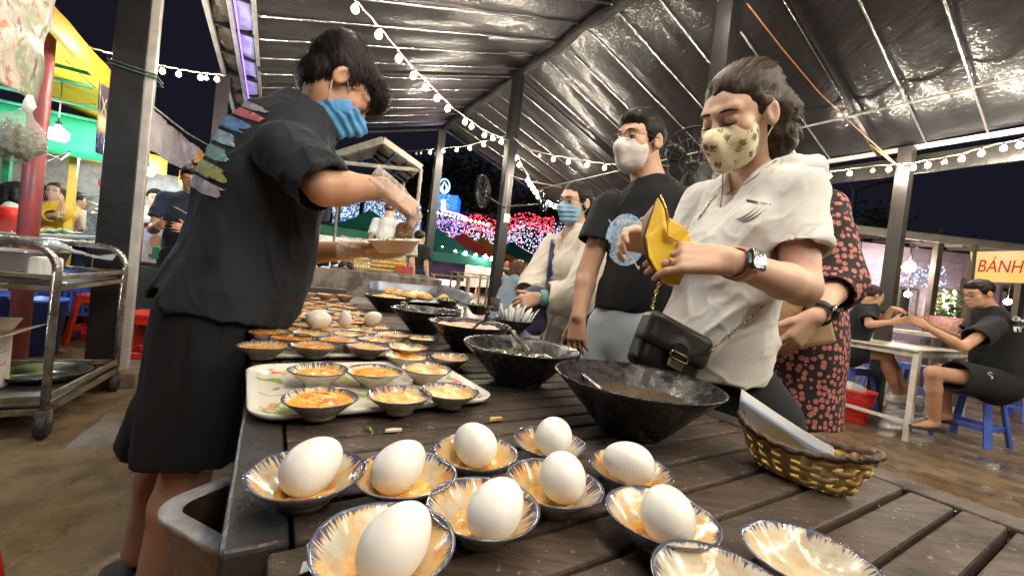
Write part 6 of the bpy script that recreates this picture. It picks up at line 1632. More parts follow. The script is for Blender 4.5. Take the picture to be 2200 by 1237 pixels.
tl = [W(2.40, .62, .80), W(2.98, .62, .80), W(2.98, 1.12, .80), W(2.40, 1.12, .80)]
sheet('tin_floor', quad(*tl, 6, 6, .004), M_TIN, gr_); sheet('tin_back', quad(tl[1], tl[2], tl[2] + ZX * .10 + UX * .03, tl[1] + ZX * .10 + UX * .03, 6, 4, .003), M_TIN, gr_); sheet('tin_side', quad(tl[3], tl[2], tl[2] + ZX * .10 + VX * .05, tl[3] + ZX * .08 + VX * .05, 6, 4, .003), M_TIN, gr_)
m = MB(); m.box(W(2.69, .87, .40), (.28, .22, .38), RUV); m.build('stand', M_CONC, gr_, False, .01)
rg = np.random.default_rng(2)
for i in range(11):
    u, v = 3.05 + rg.uniform(-.03, .03), -.03 + .065 * i * .8; r = rg.uniform(.03, .05); P = rg.normal(size=(14, 3)); P = P / np.linalg.norm(P, axis=1)[:, None] * r * rg.uniform(.8, 1.1, (14, 1))
    bm = bmesh.new(); [bm.verts.new(W(u, v, .96 + r * .5) + p) for p in P]; bmesh.ops.convex_hull(bm, input=bm.verts); me = bpy.data.meshes.new('charcoal_lump'); bm.to_mesh(me); bm.free(); me.materials.append(M_COAL)
    o = bpy.data.objects.new('charcoal_lump', me); COL.objects.link(o); tag(o, 'black charcoal lump on top of the grill wall', 'charcoal', 'charcoal lumps on the grill wall')
# fried cakes heaped in the tin
for i in range(9):
    p = W(2.55 + rg.uniform(0, .3), .66 + rg.uniform(0, .40), .815); mb = MB(); mb.lathe([(0, -.014), (.035, -.012), (.05, .0), (.04, .02), (.018, .035), (0, .038)], 14, p, mod=lambda th, k: 1 + .12 * np.sin(5 * th + i) + .08 * np.sin(9 * th))
    tag(mb.build('fried_cake', M_FRIED, None, True), 'golden fried cake lying in the tin behind the black bowls', 'cake', 'fried cakes in the tin')
# yellow woven basket and boards beyond
c_ = at(808, 566, 3.25); bk_ = thing('woven_tray_basket', 'yellow woven plastic basket on the board beyond the grill', 'basket', c_); M_YW = PM('yellow_weave', (.62, .40, .08), .5, 0, .3, 40); bxx, byy = nrm(VX), nrm(UX)
for k in range(4): MB().tube([c_ + bxx * x + byy * y + ZX * (-.045 + .03 * k) for x, y in rrect(.40, .26, .03, 3)], .010, 6, True).build('hoop', M_YW, bk_, True)
for x, y in rrect(.40, .26, .03, 3)[::1]: MB().tube([c_ + bxx * x + byy * y + ZX * -.05, c_ + bxx * x + byy * y + ZX * .055], .006, 5).build('upright', M_YW, bk_, True)
for k in range(19): MB().tube([c_ + bxx * (-.19 + .02 * k) - byy * .131 + ZX * -.05, c_ + bxx * (-.19 + .02 * k) - byy * .131 + ZX * .055], .006, 5).build('upright', M_YW, bk_, True)
m = MB(); m.box(c_ - ZX * .085 + bxx * .05, (.36, .2, .03), np.array([bxx, byy, ZX]).T); m.box(c_ * (1, 1, 0) + ZX * .42 + bxx * .05, (.34, .19, .42), np.array([bxx, byy, ZX]).T); tag(m.build('wash_stand', M_CONC, None, False, .008), 'grey concrete stand under the yellow woven basket', 'stand')
m = MB(); m.box(at(868, 585, 3.2), (.07, .01, .05), RUV[:, [1, 0, 2]] * (-1, 1, 1)); tag(m.build('red_notice', PM('red_notice', (.45, .06, .05), .5), None, False, .003), 'small red notice with a pale chevron by the grill', 'notice')

# steel trolley
M_CHR = PM('grimy_chrome', (.42, .42, .44), .28, .85, .45, 14, .15, 60, col2=(.22, .19, .16), rvar=.15); M_RUSTY = PM('grimy_steel_edge', (.26, .21, .15), .45, .5, .5, 16, .3, 60, col2=(.12, .085, .05))
TA_, TB_ = W(2.74, -.855, 0), W(3.50, -.790, 0); TW = -VX * .62; tr = thing('trolley', 'grimy two-tier steel trolley with curved tube handles', 'trolley', TA_)
for p in (TA_, TB_):
    pts = [p + ZX * .10, p + ZX * .80]
    for k in range(7): a = PI / 2 * k / 6; pts.append(p + TW * (.10 / .62) * (1 - math.cos(a)) + ZX * (.80 + .12 * math.sin(a)))
    for k in range(7): a = PI / 2 * k / 6; pts.append(p + TW * (1 - .10 / .62 * (1 - math.sin(a))) + ZX * (.80 + .12 * math.cos(a)))
    pts.append(p + TW + ZX * .10); MB().tube(pts, .017, 10).build('end_frame', M_CHR, tr, True)
for z, nm in ((.735, 'top_shelf'), (.16, 'bottom_shelf')):
    m = MB(); c_ = (TA_ + TB_ + TW) / 2 + ZX * z; m.box(c_, (.38, .31, .004), RUV); m.build(nm, PM('shelf_steel', (.18, .165, .155), .35, .7, .4, 8), tr)
    for a, b in ((TA_, TB_), (TA_ + TW, TB_ + TW), (TA_, TA_ + TW), (TB_, TB_ + TW)):
        for dz in ((-.02, .035) if z > .5 else (-.03, .03)): m = MB(); m.bar(a + ZX * (z + dz), b + ZX * (z + dz), .016, .022 if z > .5 else .03); m.build('shelf_rail', M_RUSTY, tr, False, .003)
for p in (TA_, TB_, TA_ + TW, TB_ + TW):
    mb = MB(); mb.lathe([(0, -.018), (.055, -.018), (.06, -.01), (.06, .01), (.055, .018), (0, .018)], 20, p + ZX * .06, np.array([UX, ZX, VX]).T); w_ = mb.build('caster', M_SOLE, tr, True); m = MB(); m.box(p + ZX * .105, (.02, .025, .03), RUV); m.build('fork', M_RUSTY, w_, False, .003)
# on the trolley
tc = (TA_ + TB_ + TW) / 2
def tub(name, label, c, w_, l_, h_, mat, cat, flare=1.12):
    o = thing(name, label, cat, c)
    P = [[c + UX * x + VX * y + ZX * z for x, y in rrect(w_ * s, l_ * s, .04 * s, 5)] for s, z in ((.96, 0), (flare, h_), (flare * 1.04, h_), (flare * 1.04, h_ - .012), (flare * .97, h_ - .012), (.93, .006))]
    P = np.array(P); m = MB(); m.grid(P[[0, 1, 2]], False, True); m.grid(P[[2, 1, 4, 5]], False, True); m.add(P[0], [tuple(range(P.shape[1]))[::-1]]); m.add(P[5], [tuple(range(P.shape[1]))]); m.build('tub_wall', mat, o, True); return o
M_TUB = PM('taupe_plastic', (.36, .29, .25), .55, 0, .25, 10); tub('plastic_tub', 'taupe plastic tub with crumpled bags on the trolley top', tc + ZX * .742 + UX * .08 - VX * .02, .40, .26, .12, M_TUB, 'tub')
M_FOIL = PM('clear_crumpled_bag', (.62, .62, .64), .15, 0, .3, 12, .8, 25, alpha=.55)
for k, (px, py, d, s) in enumerate(((130, 530, 2.3, .12), (20, 585, 2.0, .14), (200, 545, 2.5, .10), (30, 548, 2.25, .10))):
    P = quad(at(px, py, d) - VX * s - UX * s, at(px, py, d) + VX * s - UX * s, at(px, py, d) + VX * s + UX * s, at(px, py, d) - VX * s + UX * s, 18, 18, .035, k + 3); tag(sheet('plastic_bag', P, M_FOIL, None, .001), ('crumpled clear plastic bag over the taupe tub', 'crumpled clear bag on the trolley shelf beside the taupe tub', 'clear plastic sheet between tub and steel column', 'clear bag bunched behind the taupe tub')[k], 'plastic bag')
m = MB(); m.prism([(x, y) for x, y in rrect(.16, .11, .02)], at(84, 575, 1.95), nrm(UX + VX * .2), ZX, .05); tag(m.build('white_packet', M_PAPER, None, False, .012), 'white packet standing before the taupe tub on the trolley', 'packet')
bx_c = TA_ + ZX * .172 + UX * .18 - VX * .42
cb_ = thing('cardboard_box', 'open cardboard box with printed side on the lower trolley shelf', 'box', bx_c); M_CARD = PM('cardboard', (.42, .33, .24), .8, 0, .2, 8); M_CARDI = PM('white_card_face', (.60, .55, .50), .7)
for a, hs, nm, mt in ((UX * -.17, (.004, .17, .14), 'panel', M_CARDI), (UX * .17, (.004, .17, .14), 'panel', M_CARD), (VX * .17, (.17, .004, .14), 'panel', M_CARDI), (-VX * .17, (.17, .004, .14), 'panel', M_CARD)):
    m = MB(); m.box(bx_c + a + ZX * .14, hs, RUV); pn = m.build(nm, mt, cb_)
    if nm == 'panel' and mt is M_CARDI and a @ VX > .1:
        for k in range(7): m = MB(); m.bar(bx_c + VX * .1755 + UX * -.12 + ZX * (.23 - k * .022), bx_c + VX * .1755 + UX * (.02 + .05 * ((k * 7) % 3)) + ZX * (.23 - k * .022), .001, .005); m.build('printed_line', PM('print_grey', (.2, .18, .17), .8), pn)
for s in (-1, 1): sheet('flap', quad(bx_c + VX * .172 - UX * .17 + ZX * .28, bx_c + VX * .172 + UX * .17 + ZX * .28, bx_c + VX * (.172 + .12) + UX * .17 + ZX * (.30 + .02 * s), bx_c + VX * (.172 + .12) - UX * .17 + ZX * (.30 + .02 * s), 3, 3) if s > 0 else quad(bx_c + UX * .172 - VX * .17 + ZX * .28, bx_c + UX * .172 + VX * .17 + ZX * .28, bx_c + UX * .27 + VX * .17 + ZX * .33, bx_c + UX * .27 - VX * .17 + ZX * .33, 3, 3), M_CARD, cb_, .004)
p = tc + ZX * .175 + UX * .10 + VX * .12; mb = MB(); mb.lathe([(0, 0), (.15, 0), (.19, .035), (.2, .035), (.155, -.004), (0, -.004)], 30, p); tag(mb.build('steel_basin', PM('dark_basin', (.05, .05, .06), .12, .8), None, True), 'shallow shiny dark basin on the lower trolley shelf', 'basin')

# ================================================================== plastic stools
def stool_meshes(mat, top=.30, foot=.38, h=.46):
    parts = []
    m = MB()
    P = [[(x * s, y * s, z) for x, y in rrect(top, top, .04, 4)] for s, z in ((.98, h - .03), (1.0, h - .008), (.96, h), (.3, h - .004))]; P = np.array(P, float); m.grid(P, False, True); m.add(P[-1], [tuple(range(P.shape[1]))]); parts.append(('seat', m, mat))
    for sx in (-1, 1):
        for sy in (-1, 1):
            a = np.array([sx * (top / 2 - .03), sy * (top / 2 - .03), h - .02]); b = np.array([sx * (foot / 2 - .02), sy * (foot / 2 - .02), 0]); m = MB(); m.bar(a, b, .055, .028, (sx * .7, sy * .7, 0)); parts.append(('leg', m, mat))
    for k, (ax, ay) in enumerate(((1, 0), (-1, 0), (0, 1), (0, -1))):
        q = (foot * .5 + top * .5) / 2 - .025; a = np.array([ax * q - ay * q, ay * q + ax * q, h * .32]); b = np.array([ax * q + ay * q, ay * q - ax * q, h * .32]); m = MB(); m.bar(a, b, .016, .045); parts.append(('brace', m, mat))
        q = top / 2 - .016; a = np.array([ax * q - ay * q * .8, ay * q + ax * q * .8, h - .05]); b = np.array([ax * q + ay * q * .8, ay * q - ax * q * .8, h - .05]); m = MB(); m.bar(a, b, .012, .06); parts.append(('apron', m, mat))
    return parts
M_BLUEP = PM('blue_plastic', (.08, .15, .62), .35, 0, .25, 6, spec=.4); M_REDP = PM('red_plastic', (.66, .035, .02), .35, 0, .2, 6)
def make_stool(mat, label, loc, rz, group, h=.46, foot=.38):
    o = thing('plastic_stool', label, 'stool', loc, group, None, rz)
    for nm, m, mt in stool_meshes(mat, .30, foot, h): mod_bevel(mobj(nm, np.concatenate(m.V), m.F, mt, o, False, True), .006)
    return o
GSB, GSR = 'blue plastic stools', 'red plastic stools'
def place_stool(src, label, loc, rz, group):
    c = copy_tree(src); c.location = [float(a) for a in loc]; c.rotation_euler = (0, 0, rz); c['label'] = label; c['group'] = group; return c
sb = make_stool(M_BLUEP, 'bright blue plastic stool under the man in black shorts', (flo(2058, 947) + flo(2171, 978)) / 2 * 1.0 + np.array([.10, .20, 0]), .35, GSB, .49, .42)
for lab, x, y, rz in (('blue plastic stool under the woman with the bun', 1815, 880, .2), ('empty blue stool behind the low white table', 1960, 860, .5), ('blue stool half hidden behind the table leg beyond the diners', 1885, 830, .9), ('blue stool standing behind the seated man', 2185, 900, .1), ('blue stool farther back between the two diners', 2040, 835, .3)):
    place_stool(sb, lab, flo(x, y), rz, GSB)
place_stool(sb, 'blue stool under the girl in the denim jacket', at(1085, 650, 5.2) * (1, 1, 0), .4, GSB)
sr = make_stool(M_REDP, 'red plastic stool behind the trolley seen past the blue crates', flo(205, 740) + UX * .1, .5, GSR, .45)
place_stool(sr, 'red plastic stool standing behind the cook beside the column', flo(318, 800) + UX * .05, .35, GSR)
place_stool(sr, 'red plastic stool on the floor in front of the trolley, partly in view', onz(0, 1150, .45) * (1, 1, 0) - np.array([.25, .05, 0]), .35, GSR)
place_stool(sr, 'red stool far across the plaza pulled from the tables', onz(1005, 620, 0) * .82, .2, GSR)
place_stool(sr, 'red stool beside the tables of the orange tent', onz(985, 612, 0) * .8, .7, GSR)
# ================================================================== the diners' table
M_WPAINT = PM('white_painted_steel', (.66, .63, .57), .45, 0, .25, 12, .15, 60); tz = .80
tl_ = [flo(1770, 890), flo(1946, 947), flo(2060, 913)]; c4 = tl_[0] + (tl_[2] - tl_[1]); tl_.append(c4); dc = sum(tl_) / 4
dt = thing('folding_table', 'low white steel table where the two diners eat', 'table', dc)
ex_ = nrm(tl_[0] - tl_[1]); ey_ = nrm(tl_[2] - tl_[1])
P4 = [p * (1, 1, 0) + ZX * tz + nrm(p - dc) * .06 for p in tl_]
m = MB(); m.add(np.array(P4 + [p - ZX * .022 for p in P4]), [(0, 1, 2, 3), (7, 6, 5, 4)] + [(i, i + 4, (i + 1) % 4 + 4, (i + 1) % 4) for i in range(4)]); m.build('top', PM('worn_cream_top', (.60, .54, .44), .4, 0, .3, 7, .1, 40), dt, False, .006)
for p in tl_: m = MB(); m.bar(p, p + ZX * (tz - .02) + nrm(dc - p) * -.0, .045, .045, ex_); m.build('leg', M_WPAINT, dt, False, .004)
for i in range(4): m = MB(); m.bar(tl_[i] + ZX * .16, tl_[(i + 1) % 4] + ZX * .16, .03, .03); m.build('stretcher', M_WPAINT, dt, False, .003); m = MB(); m.bar(tl_[i] + ZX * (tz - .05), tl_[(i + 1) % 4] + ZX * (tz - .05), .03, .04); m.build('rail', M_WPAINT, dt, False, .003)
def on_t(x, y): return onz(x, y, tz)
def small(name, label, cat, prof, c, mat, n=20): mb = MB(); mb.lathe(prof, n, c); return tag(mb.build(name, mat, None, True), label, cat)
dish = [(0, .004), (.05, 0), (.09, .02), (.10, .028), (.085, .022), (.045, .006), (0, .008)]
small('white_dish', 'white dish of food before the woman with the bun', 'dish', dish, on_t(1905, 722), M_PAPER); small('white_dish', 'white dish of food before the seated man', 'dish', dish, on_t(2015, 728), M_PAPER); small('food_bowl', 'tan bowl of noodles beside the woman with the bun', 'bowl', [(0, 0), (.05, 0), (.085, .05), (.08, .05), (.05, .02), (0, .03)], on_t(1918, 708), PM('tan_ceramic', (.55, .36, .18), .4)); small('paper_wad', 'crumpled white tissue at the table edge', 'tissue', [(0, 0), (.06, 0), (.07, .03), (.03, .06), (0, .065)], on_t(1860, 715), M_PAPER, 9)
c_ = on_t(1957, 720); tb = thing('tissue_holder', 'round white tissue holder with blue top on the low table', 'holder', c_); mb = MB(); mb.lathe([(0, 0), (.05, 0), (.05, .13), (0, .13)], 18, c_); mb.build('drum', M_PAPER, tb, True); mb = MB(); mb.lathe([(.051, .13), (.052, .19), (.03, .215), (0, .22)], 18, c_); mb.build('cap', PM('blue_cap', (.12, .22, .55), .4), tb, True)
m = MB(); c_ = on_t(1985, 728); m.box(c_ + ZX * .01, (.06, .04, .01)); tag(m.build('phone', PM('blue_phone', (.1, .25, .6), .3), None, False, .004), 'blue phone lying on the low table', 'phone')
p_ = at(2030, 690, 4.6); small('chopstick_pot', 'pink patterned pot of chopsticks on the next table', 'pot', [(0, -.15), (.10, -.15), (.14, .05), (.12, .05), (0, -.1)], p_, PM('pink_pot', (.55, .28, .26), .5, 0, .5, 60))
m = MB(); m.box(p_ * (1, 1, 0) + ZX * (p_[2] - .17), (.5, .4, .02)); m.box(p_ * (1, 1, 0) + ZX * (p_[2] - .17) / 2, (.05, .05, (p_[2] - .17) / 2)); tag(m.build('side_table', M_WPAINT, None, False, .005), 'plain white table behind the diners carrying the pink pot', 'table')
# red perforated basket
c_ = flo(1838, 905) + np.array([.03, .06, 0]); rb = thing('waste_basket', 'red perforated plastic basket of white rubbish beside the low table', 'basket', c_)
m = MB(); n_, kk = 28, 9
for k in range(kk):
    z0 = .02 + .27 * k / kk
    for j in range(n_):
        a0, a1 = 2 * PI * (j + (k % 2) * .5) / n_, 2 * PI * (j + .55 + (k % 2) * .5) / n_; r0 = .105 + .045 * z0 / .3; z1 = z0 + .017; r1 = .105 + .045 * z1 / .3
        m.add([c_ + np.array([r0 * math.cos(a0), r0 * math.sin(a0), z0]), c_ + np.array([r0 * math.cos(a1), r0 * math.sin(a1), z0]), c_ + np.array([r1 * math.cos(a1), r1 * math.sin(a1), z1 + .014]), c_ + np.array([r1 * math.cos(a0), r1 * math.sin(a0), z1 + .014])], [(0, 1, 2, 3)])
    m.tube([c_ + np.array([(.105 + .045 * z0 / .3) * math.cos(a), (.105 + .045 * z0 / .3) * math.sin(a), z0]) for a in np.linspace(0, 2 * PI, 29)[:-1]], .007, 5, True)
m.build('lattice', M_REDP, rb); mb = MB(); mb.lathe([(.143, .27), (.152, .27), (.158, .31), (.150, .31), (.146, .285)], 32, c_); mb.build('rim', M_REDP, rb, True); mb = MB(); mb.lathe([(0, .004), (.106, .004), (.106, .0), (0, .0)], 28, c_); mb.lathe([(.106, 0), (.112, .04)], 28, c_); mb.build('base', M_REDP, rb, True)
m = MB(); m.box(c_ + ZX * .30 + np.array([-.03, 0, 0]), (.07, .05, .06), frame((.3, .9, .2), (.25, 0, 1))); tag(m.build('foam_box', M_PAPER, None, False, .012), 'white foam box sticking out of the red basket', 'box')

# ================================================================== neighbouring stall
M_YFAB = PM('yellow_tent_fabric', (.78, .60, .02), .6, 0, .2, 3, .15, 20); M_OFAB = PM('orange_yellow_fabric', (.80, .43, .03), .55, 0, .2, 3, .2, 16); M_GFAB = PM('green_tent_fabric', (.03, .42, .20), .6, 0, .2, 3, .15, 20); M_GPIPE = PM('green_pipe', (.06, .36, .20), .4); M_YPIPE = PM('yellow_pipe', (.72, .46, .05), .45, 0, .2, 8)
for M_ in (M_YFAB, M_GFAB, M_OFAB): M_.node_tree.nodes['Principled BSDF'].inputs['Transmission Weight'].default_value = .0
E_ = lambda x, y: onV(x, y, -1.28)
ten = thing('stall_tent', 'yellow and green stall tent beside the broad steel column', 'tent', W(4.6, -2.2, 0))
n0, f0 = W(2.9, -1.28, 2.34), W(8.6, -1.28, 2.34); apex0, apex1 = W(3.9, -2.9, 2.72), W(7.6, -2.9, 2.72)
sheet('roof_side', quad(n0, f0, apex1, apex0, 14, 10, .02, 2, .06), M_YFAB, ten, .004)
sheet('roof_end', quad(n0, apex0, apex0, W(2.9, -4.5, 2.34), 8, 8, .02, 3), M_YFAB, ten, .004)
sheet('roof_back', quad(W(2.9, -4.5, 2.34), W(8.6, -4.5, 2.34), apex1, apex0, 10, 8, .02, 4, .06), M_YFAB, ten, .004)
sheet('edge_band', quad(n0 + ZX * .02, f0 + ZX * .02, f0 - ZX * .17 + VX * .02, n0 - ZX * .17 + VX * .02, 40, 4, .012, 6), M_OFAB, ten, .003)
sheet('end_valance', quad(W(5.6, -1.4, 2.06), W(5.6, -4.5, 2.06), W(5.6, -4.5, 1.70), W(5.6, -1.4, 1.70), 12, 5, .015, 7), M_GFAB, ten, .003)
sheet('far_band', quad(W(7.2, -1.3, 2.12), W(7.2, -4.5, 2.12), W(7.2, -4.5, 1.88), W(7.2, -1.3, 1.88), 12, 5, .015, 8), M_OFAB, ten, .003)
sheet('far_band', quad(W(7.4, -1.2, 2.0), W(8.3, .2, 2.0), W(8.3, .2, 1.8), W(7.4, -1.2, 1.8), 12, 5, .012, 9), M_OFAB, ten, .003)
sheet('back_panel', quad(W(8.0, -3.9, 1.98), W(8.0, .6, 1.98), W(8.0, .6, 1.42), W(8.0, -3.9, 1.42), 10, 5, .006, 10), PM('white_tarp_panel', (.66, .60, .56), .6), ten, .003)
for a, b in ((W(3.0, -1.3, 2.30), W(8.5, -1.3, 2.30)), (W(4.5, -1.3, 2.22), W(4.5, -4.4, 2.22)), (W(5.6, -1.35, 2.08), W(5.6, -4.4, 2.08)), (W(4.5, -1.3, 2.12), W(4.5, -4.4, 2.12)), (W(5.6, -1.35, 2.2), W(5.6, -4.4, 2.2)), (W(7.3, -1.3, 2.1), W(7.3, -4.4, 2.1))): MB().tube([a, b], .016, 8).build('frame_pipe', M_GPIPE, ten, True)
for u in np.linspace(-4.2, -1.5, 7): MB().tube([W(5.6, u, 2.08), W(5.6, u, 2.2)], .012, 6).build('frame_pipe', M_GPIPE, ten, True)
p = at(155, 400, 4.2); m = MB(); m.bar(p * (1, 1, 0), p * (1, 1, 0) + ZX * 2.05, .06, .06, UX); m.build('post', M_YPIPE, ten, False, .004)
p = at(12, 400, 4.4); m = MB(); m.bar(p * (1, 1, 0), p * (1, 1, 0) + ZX * 2.05, .06, .06, UX); m.build('post', M_GPIPE, ten, False, .004)
p = at(62, 480, 2.72); MB().tube([p * (1, 1, 0), p * (1, 1, 0) + ZX * 2.3], .052, 14).build('post', PM('red_painted_pipe', (.42, .07, .08), .4, 0, .35, 10, .2, 50, col2=(.25, .10, .11)), ten, True)
# printed food banner
g = N('printed_food_banner'); v = g.map(); a = g.noise(v, 5, 4, .6, 1.5); b = g.noise(v, 8, 4, .6, 2.); c = g.noise(v, 34, 3)
cc = g.mix(g.ramp(a, .42, .58), (.60, .52, .46), (.30, .36, .22)); cc = g.mix(g.ramp(b, .56, .63), cc, (.52, .16, .10)); cc = g.mix(g.ramp(g.noise(v, 6, 3, .6, 1.), .60, .66), cc, (.16, .12, .14)); cc = g.mix(g.math('MULTIPLY', g.ramp(c, .52, .66), .5), cc, (.75, .72, .66))
g.set(Base_Color=cc, Roughness=.3); g.bump(a, .4, .02); M_FOODPRINT = g.m
B_ = lambda x, y: onV(x, y, -1.02)
tag(sheet('food_banner', quad(B_(-140, -90), B_(118, -12), B_(84, 224), B_(-140, 112), 14, 14, .018, 12), M_FOODPRINT, None, .002), 'glossy banner printed with noodles and greens hanging over the stall', 'banner')
# hanging bag of herbs
c_ = onV(36, 298, -1.0); hb = thing('herb_bag', 'clear plastic bag of green herbs hanging at the red post', 'bag', c_)
D = SDF(c_ - .22, c_ + .22, .008); D.ell(c_, (.095, .085, .105), None, .0); D.cone(c_ + ZX * .06, c_ + ZX * .13 + VX * .02, .06, .018, .03); V, Fc = D.mesh(); V = folds(V, Fc, .010, (0, 0, 1), 5, 22, 8); mobj('plastic', V, Fc, PM('clear_bag', (.75, .77, .74), .12, 0, .1, 20, .5, 30, alpha=.30), hb)
m = MB()
for i in range(500):
    p = RNG.normal(size=3); p = c_ + p / np.linalg.norm(p) * RNG.random() ** .33 * np.array([.078, .07, .078]) - ZX * .012; e1 = nrm(RNG.normal(size=3)) * .03; e2 = nrm(RNG.normal(size=3)) * .012; m.add([p, p + e1 * .5 + e2, p + e1, p + e1 * .5 - e2], [(0, 1, 2, 3)])
m.build('herbs', PM('dark_herbs', (.07, .12, .04), .5, 0, .6, 40, col2=(.16, .20, .10)), hb); MB().tube([c_ + ZX * .12 + VX * .02, c_ + ZX * .16 + VX * .03, c_ + ZX * .20 + VX * .028], [.016, .026, .012], 8, flat=.5).build('knot', M_PAPER, hb, True)
# LED lamp of the stall
M_LED = EM('cool_led', (.72, .90, 1.0), 280.0); c_ = at(124, 288, 3.35)
ll = thing('stall_lamp', 'bright cool white bulb hanging under the green tent', 'lamp', c_); mb = MB(); mb.lathe([(0, -.05), (.05, -.048), (.068, -.02), (.068, .015), (.04, .04), (0, .042)], 18, c_); mb.build('bulb', M_LED, ll, True); mb = MB(); mb.lathe([(0, .043), (.022, .043), (.02, .10), (0, .10)], 12, c_); mb.build('socket', M_SOCKET, ll, True); MB().tube([c_ + ZX * .1, c_ + ZX * .45], .005, 6).build('cord', M_CABLE, ll, True)
l2 = copy_tree(ll); l2.location = W(2.3, -2.3, 2.05); l2['label'] = 'second cool white bulb of the same tent, nearer the trolley'; ll['group'] = l2['group'] = 'cool bulbs of the stall tent'
l3 = copy_tree(ll); l3.location = W(7.0, -1.45, 1.86); l3['label'] = 'added cool white bulb hidden behind the column, lighting the white panel'  # unseen bulb added behind the column to brighten the back panel
# vertical sign with gold lettering, grapes below
so = [onV(214, 178, -1.18), onV(252, 200, -1.18), onV(250, 345, -1.18), onV(206, 328, -1.18)]
g = N('grape_sign'); co = g.xyz(g.co.outputs['Object']); vz = g.vor(g.map(), 26)
zmid = float(so[0][2] * .5 + so[2][2] * .5)
cc = g.mix(g.ramp(co[2], zmid - .14, zmid - .04), g.mix(g.ramp(vz, .25, .6), (.36, .26, .62), (.06, .04, .12)), (.05, .04, .05)); cc = g.mix(g.ramp(g.math('ABSOLUTE', g.math('SUBTRACT', co[2], zmid - .03)), .10, .02), cc, (.72, .58, .30)); g.set(Base_Color=cc, Roughness=.4)
sg = thing('grape_sign', 'narrow dark hanging sign with gold lettering above purple grapes', 'sign', so[0]); 
mm = MB(); mm.grid(quad(*so, 8, 4, .0)); o = mobj('board', np.concatenate(mm.V) , mm.F, None, sg, True); o.data.materials.append(g.m); o.data.transform(Matrix.Translation(Vector(org(sg)))); o.location = -Vector(org(sg)); mod_solid(o, .006)
sx = nrm(so[1] - so[0]); sy = nrm(so[0] - so[3]); text_on('lettering', 'Xôi', .17, so[0] * .86 + so[3] * .14 + sx * .01 + np.cross(sx, sy) * .0 - sy * .14, sx, sy, None, PM('gold_paint', (.65, .52, .28), .4), sg, .012)
# silver tarp and yellow corner
tag(sheet('silver_tarp', quad(onV(318, 228, -1.0), onV(424, 318, -1.0), onV(404, 372, -1.0), onV(322, 322, -1.0), 26, 20, .03, 14), PM('silver_grey_tarp', (.52, .48, .52), .3, .1, .25, 5, .7, 14), None, .002), 'crumpled silver grey tarp tied to the steel column', 'tarp')
tag(sheet('yellow_flag', quad(onV(422, 314, -1.0), onV(446, 336, -1.0), onV(440, 352, -1.0), onV(418, 350, -1.0), 8, 8, .02, 15), M_OFAB, None, .002), 'small yellow cloth corner at the end of the silver tarp', 'cloth')
wire('tie_rope', 'grey rope running from the column down past the silver tarp', [at(300, 196, 3.0), at(322, 224, 3.3), at(400, 285, 4.6), at(470, 325, 6.0)], .008, M_CABLE_L, 'rope')
for i, (a, b, c) in enumerate((((75, 75), (130, 120), (205, 190)), ((80, 210), (150, 222), (205, 225)), ((80, 320), (130, 345), (150, 330)), ((150, 325), (110, 345), (60, 352)))):
    wire('stall_wire', ('dark wire sagging along the yellow roof edge', 'dark wire along the green pipe over the lamp', 'pale wire looping under the yellow band', 'second pale wire looping below the lamp')[i], [at(*a, 3.2), at(*b, 3.3), at(*c, 3.5)], .005, M_CABLE if i < 2 else M_CABLE_L)
# heart balloon
c_ = at(231, 398, 4.3); D = SDF(c_ - .2, c_ + .2, .008); D.ell(c_ + _r * -.035 + ZX * .02, (.055, .04, .06), None, .0); D.ell(c_ + _r * .035 + ZX * .03, (.055, .04, .06), None, .02); D.cone(c_, c_ - ZX * .10, .05, .008, .03); V, Fc = D.mesh(); tag(mobj('heart_balloon', V, Fc, PM('pink_balloon', (.75, .09, .16), .25, coat=.6)), 'pink heart balloon beside the steel column', 'balloon')
# counter
c_ = at(120, 540, 3.6); ct = thing('stall_counter', 'long white topped counter of the neighbouring stall', 'counter', c_ * (1, 1, 0)); zc = at(120, 506, 3.5)[2]
a_, b_ = W(3.9, -3.6, zc), W(5.6, -1.55, zc); dd = nrm(b_ - a_)
m = MB(); m.bar(at(-120, 498, 3.2), at(236, 512, 3.75), .55, .03); top = m.build('counter_top', PM('white_counter', (.62, .62, .64), .35), ct, False, .005); ca, cb2 = at(-120, 498, 3.2), at(236, 512, 3.75)
for t in (.35, .66, .97): p = ca * (1 - t) + cb2 * t; m = MB(); m.bar(p * (1, 1, 0), p - ZX * .02, .04, .04, UX); m.build('leg', M_WPAINT, ct, False, .003)
zc = (ca[2] + cb2[2]) / 2
def onc(x, y): t = (x + 120) / 356; return (ca * (1 - t) + cb2 * t) + ZX * .016 + nrm(np.cross(cb2 - ca, ZX)) * -.05
for i, (x, lab) in enumerate(((192, 'tall steel jar with a knobbed lid on the counter'), (213, 'squat steel canister next to the tall jar'), (226, 'steel canister against the column on the counter'))):
    p = onc(x, 500); r_ = .055; h_ = (.20, .16, .16)[i]; o = thing('steel_jar', lab, 'jar', p, 'steel jars on the counter'); mb = MB(); mb.lathe([(0, 0), (r_, 0), (r_, h_), (r_ * 1.05, h_), (r_ * 1.05, h_ + .015), (0, h_ + .025)], 22, p); mb.build('can', M_CHROME, o, True); mb = MB(); mb.lathe([(0, h_ + .02), (.015, h_ + .03), (.02, h_ + .05), (0, h_ + .06)], 12, p); mb.build('knob', M_CHROME, o, True)
p = onc(16, 480); o = thing('red_bucket', 'red plastic bucket upside down on the counter', 'bucket', p); mb = MB(); mb.lathe([(0, .21), (.10, .21), (.105, .19), (.14, 0), (.135, 0), (0, .19)], 24, p); mb.build('wall', M_REDP, o, True)
m = MB(); p0 = onc(90, 490)
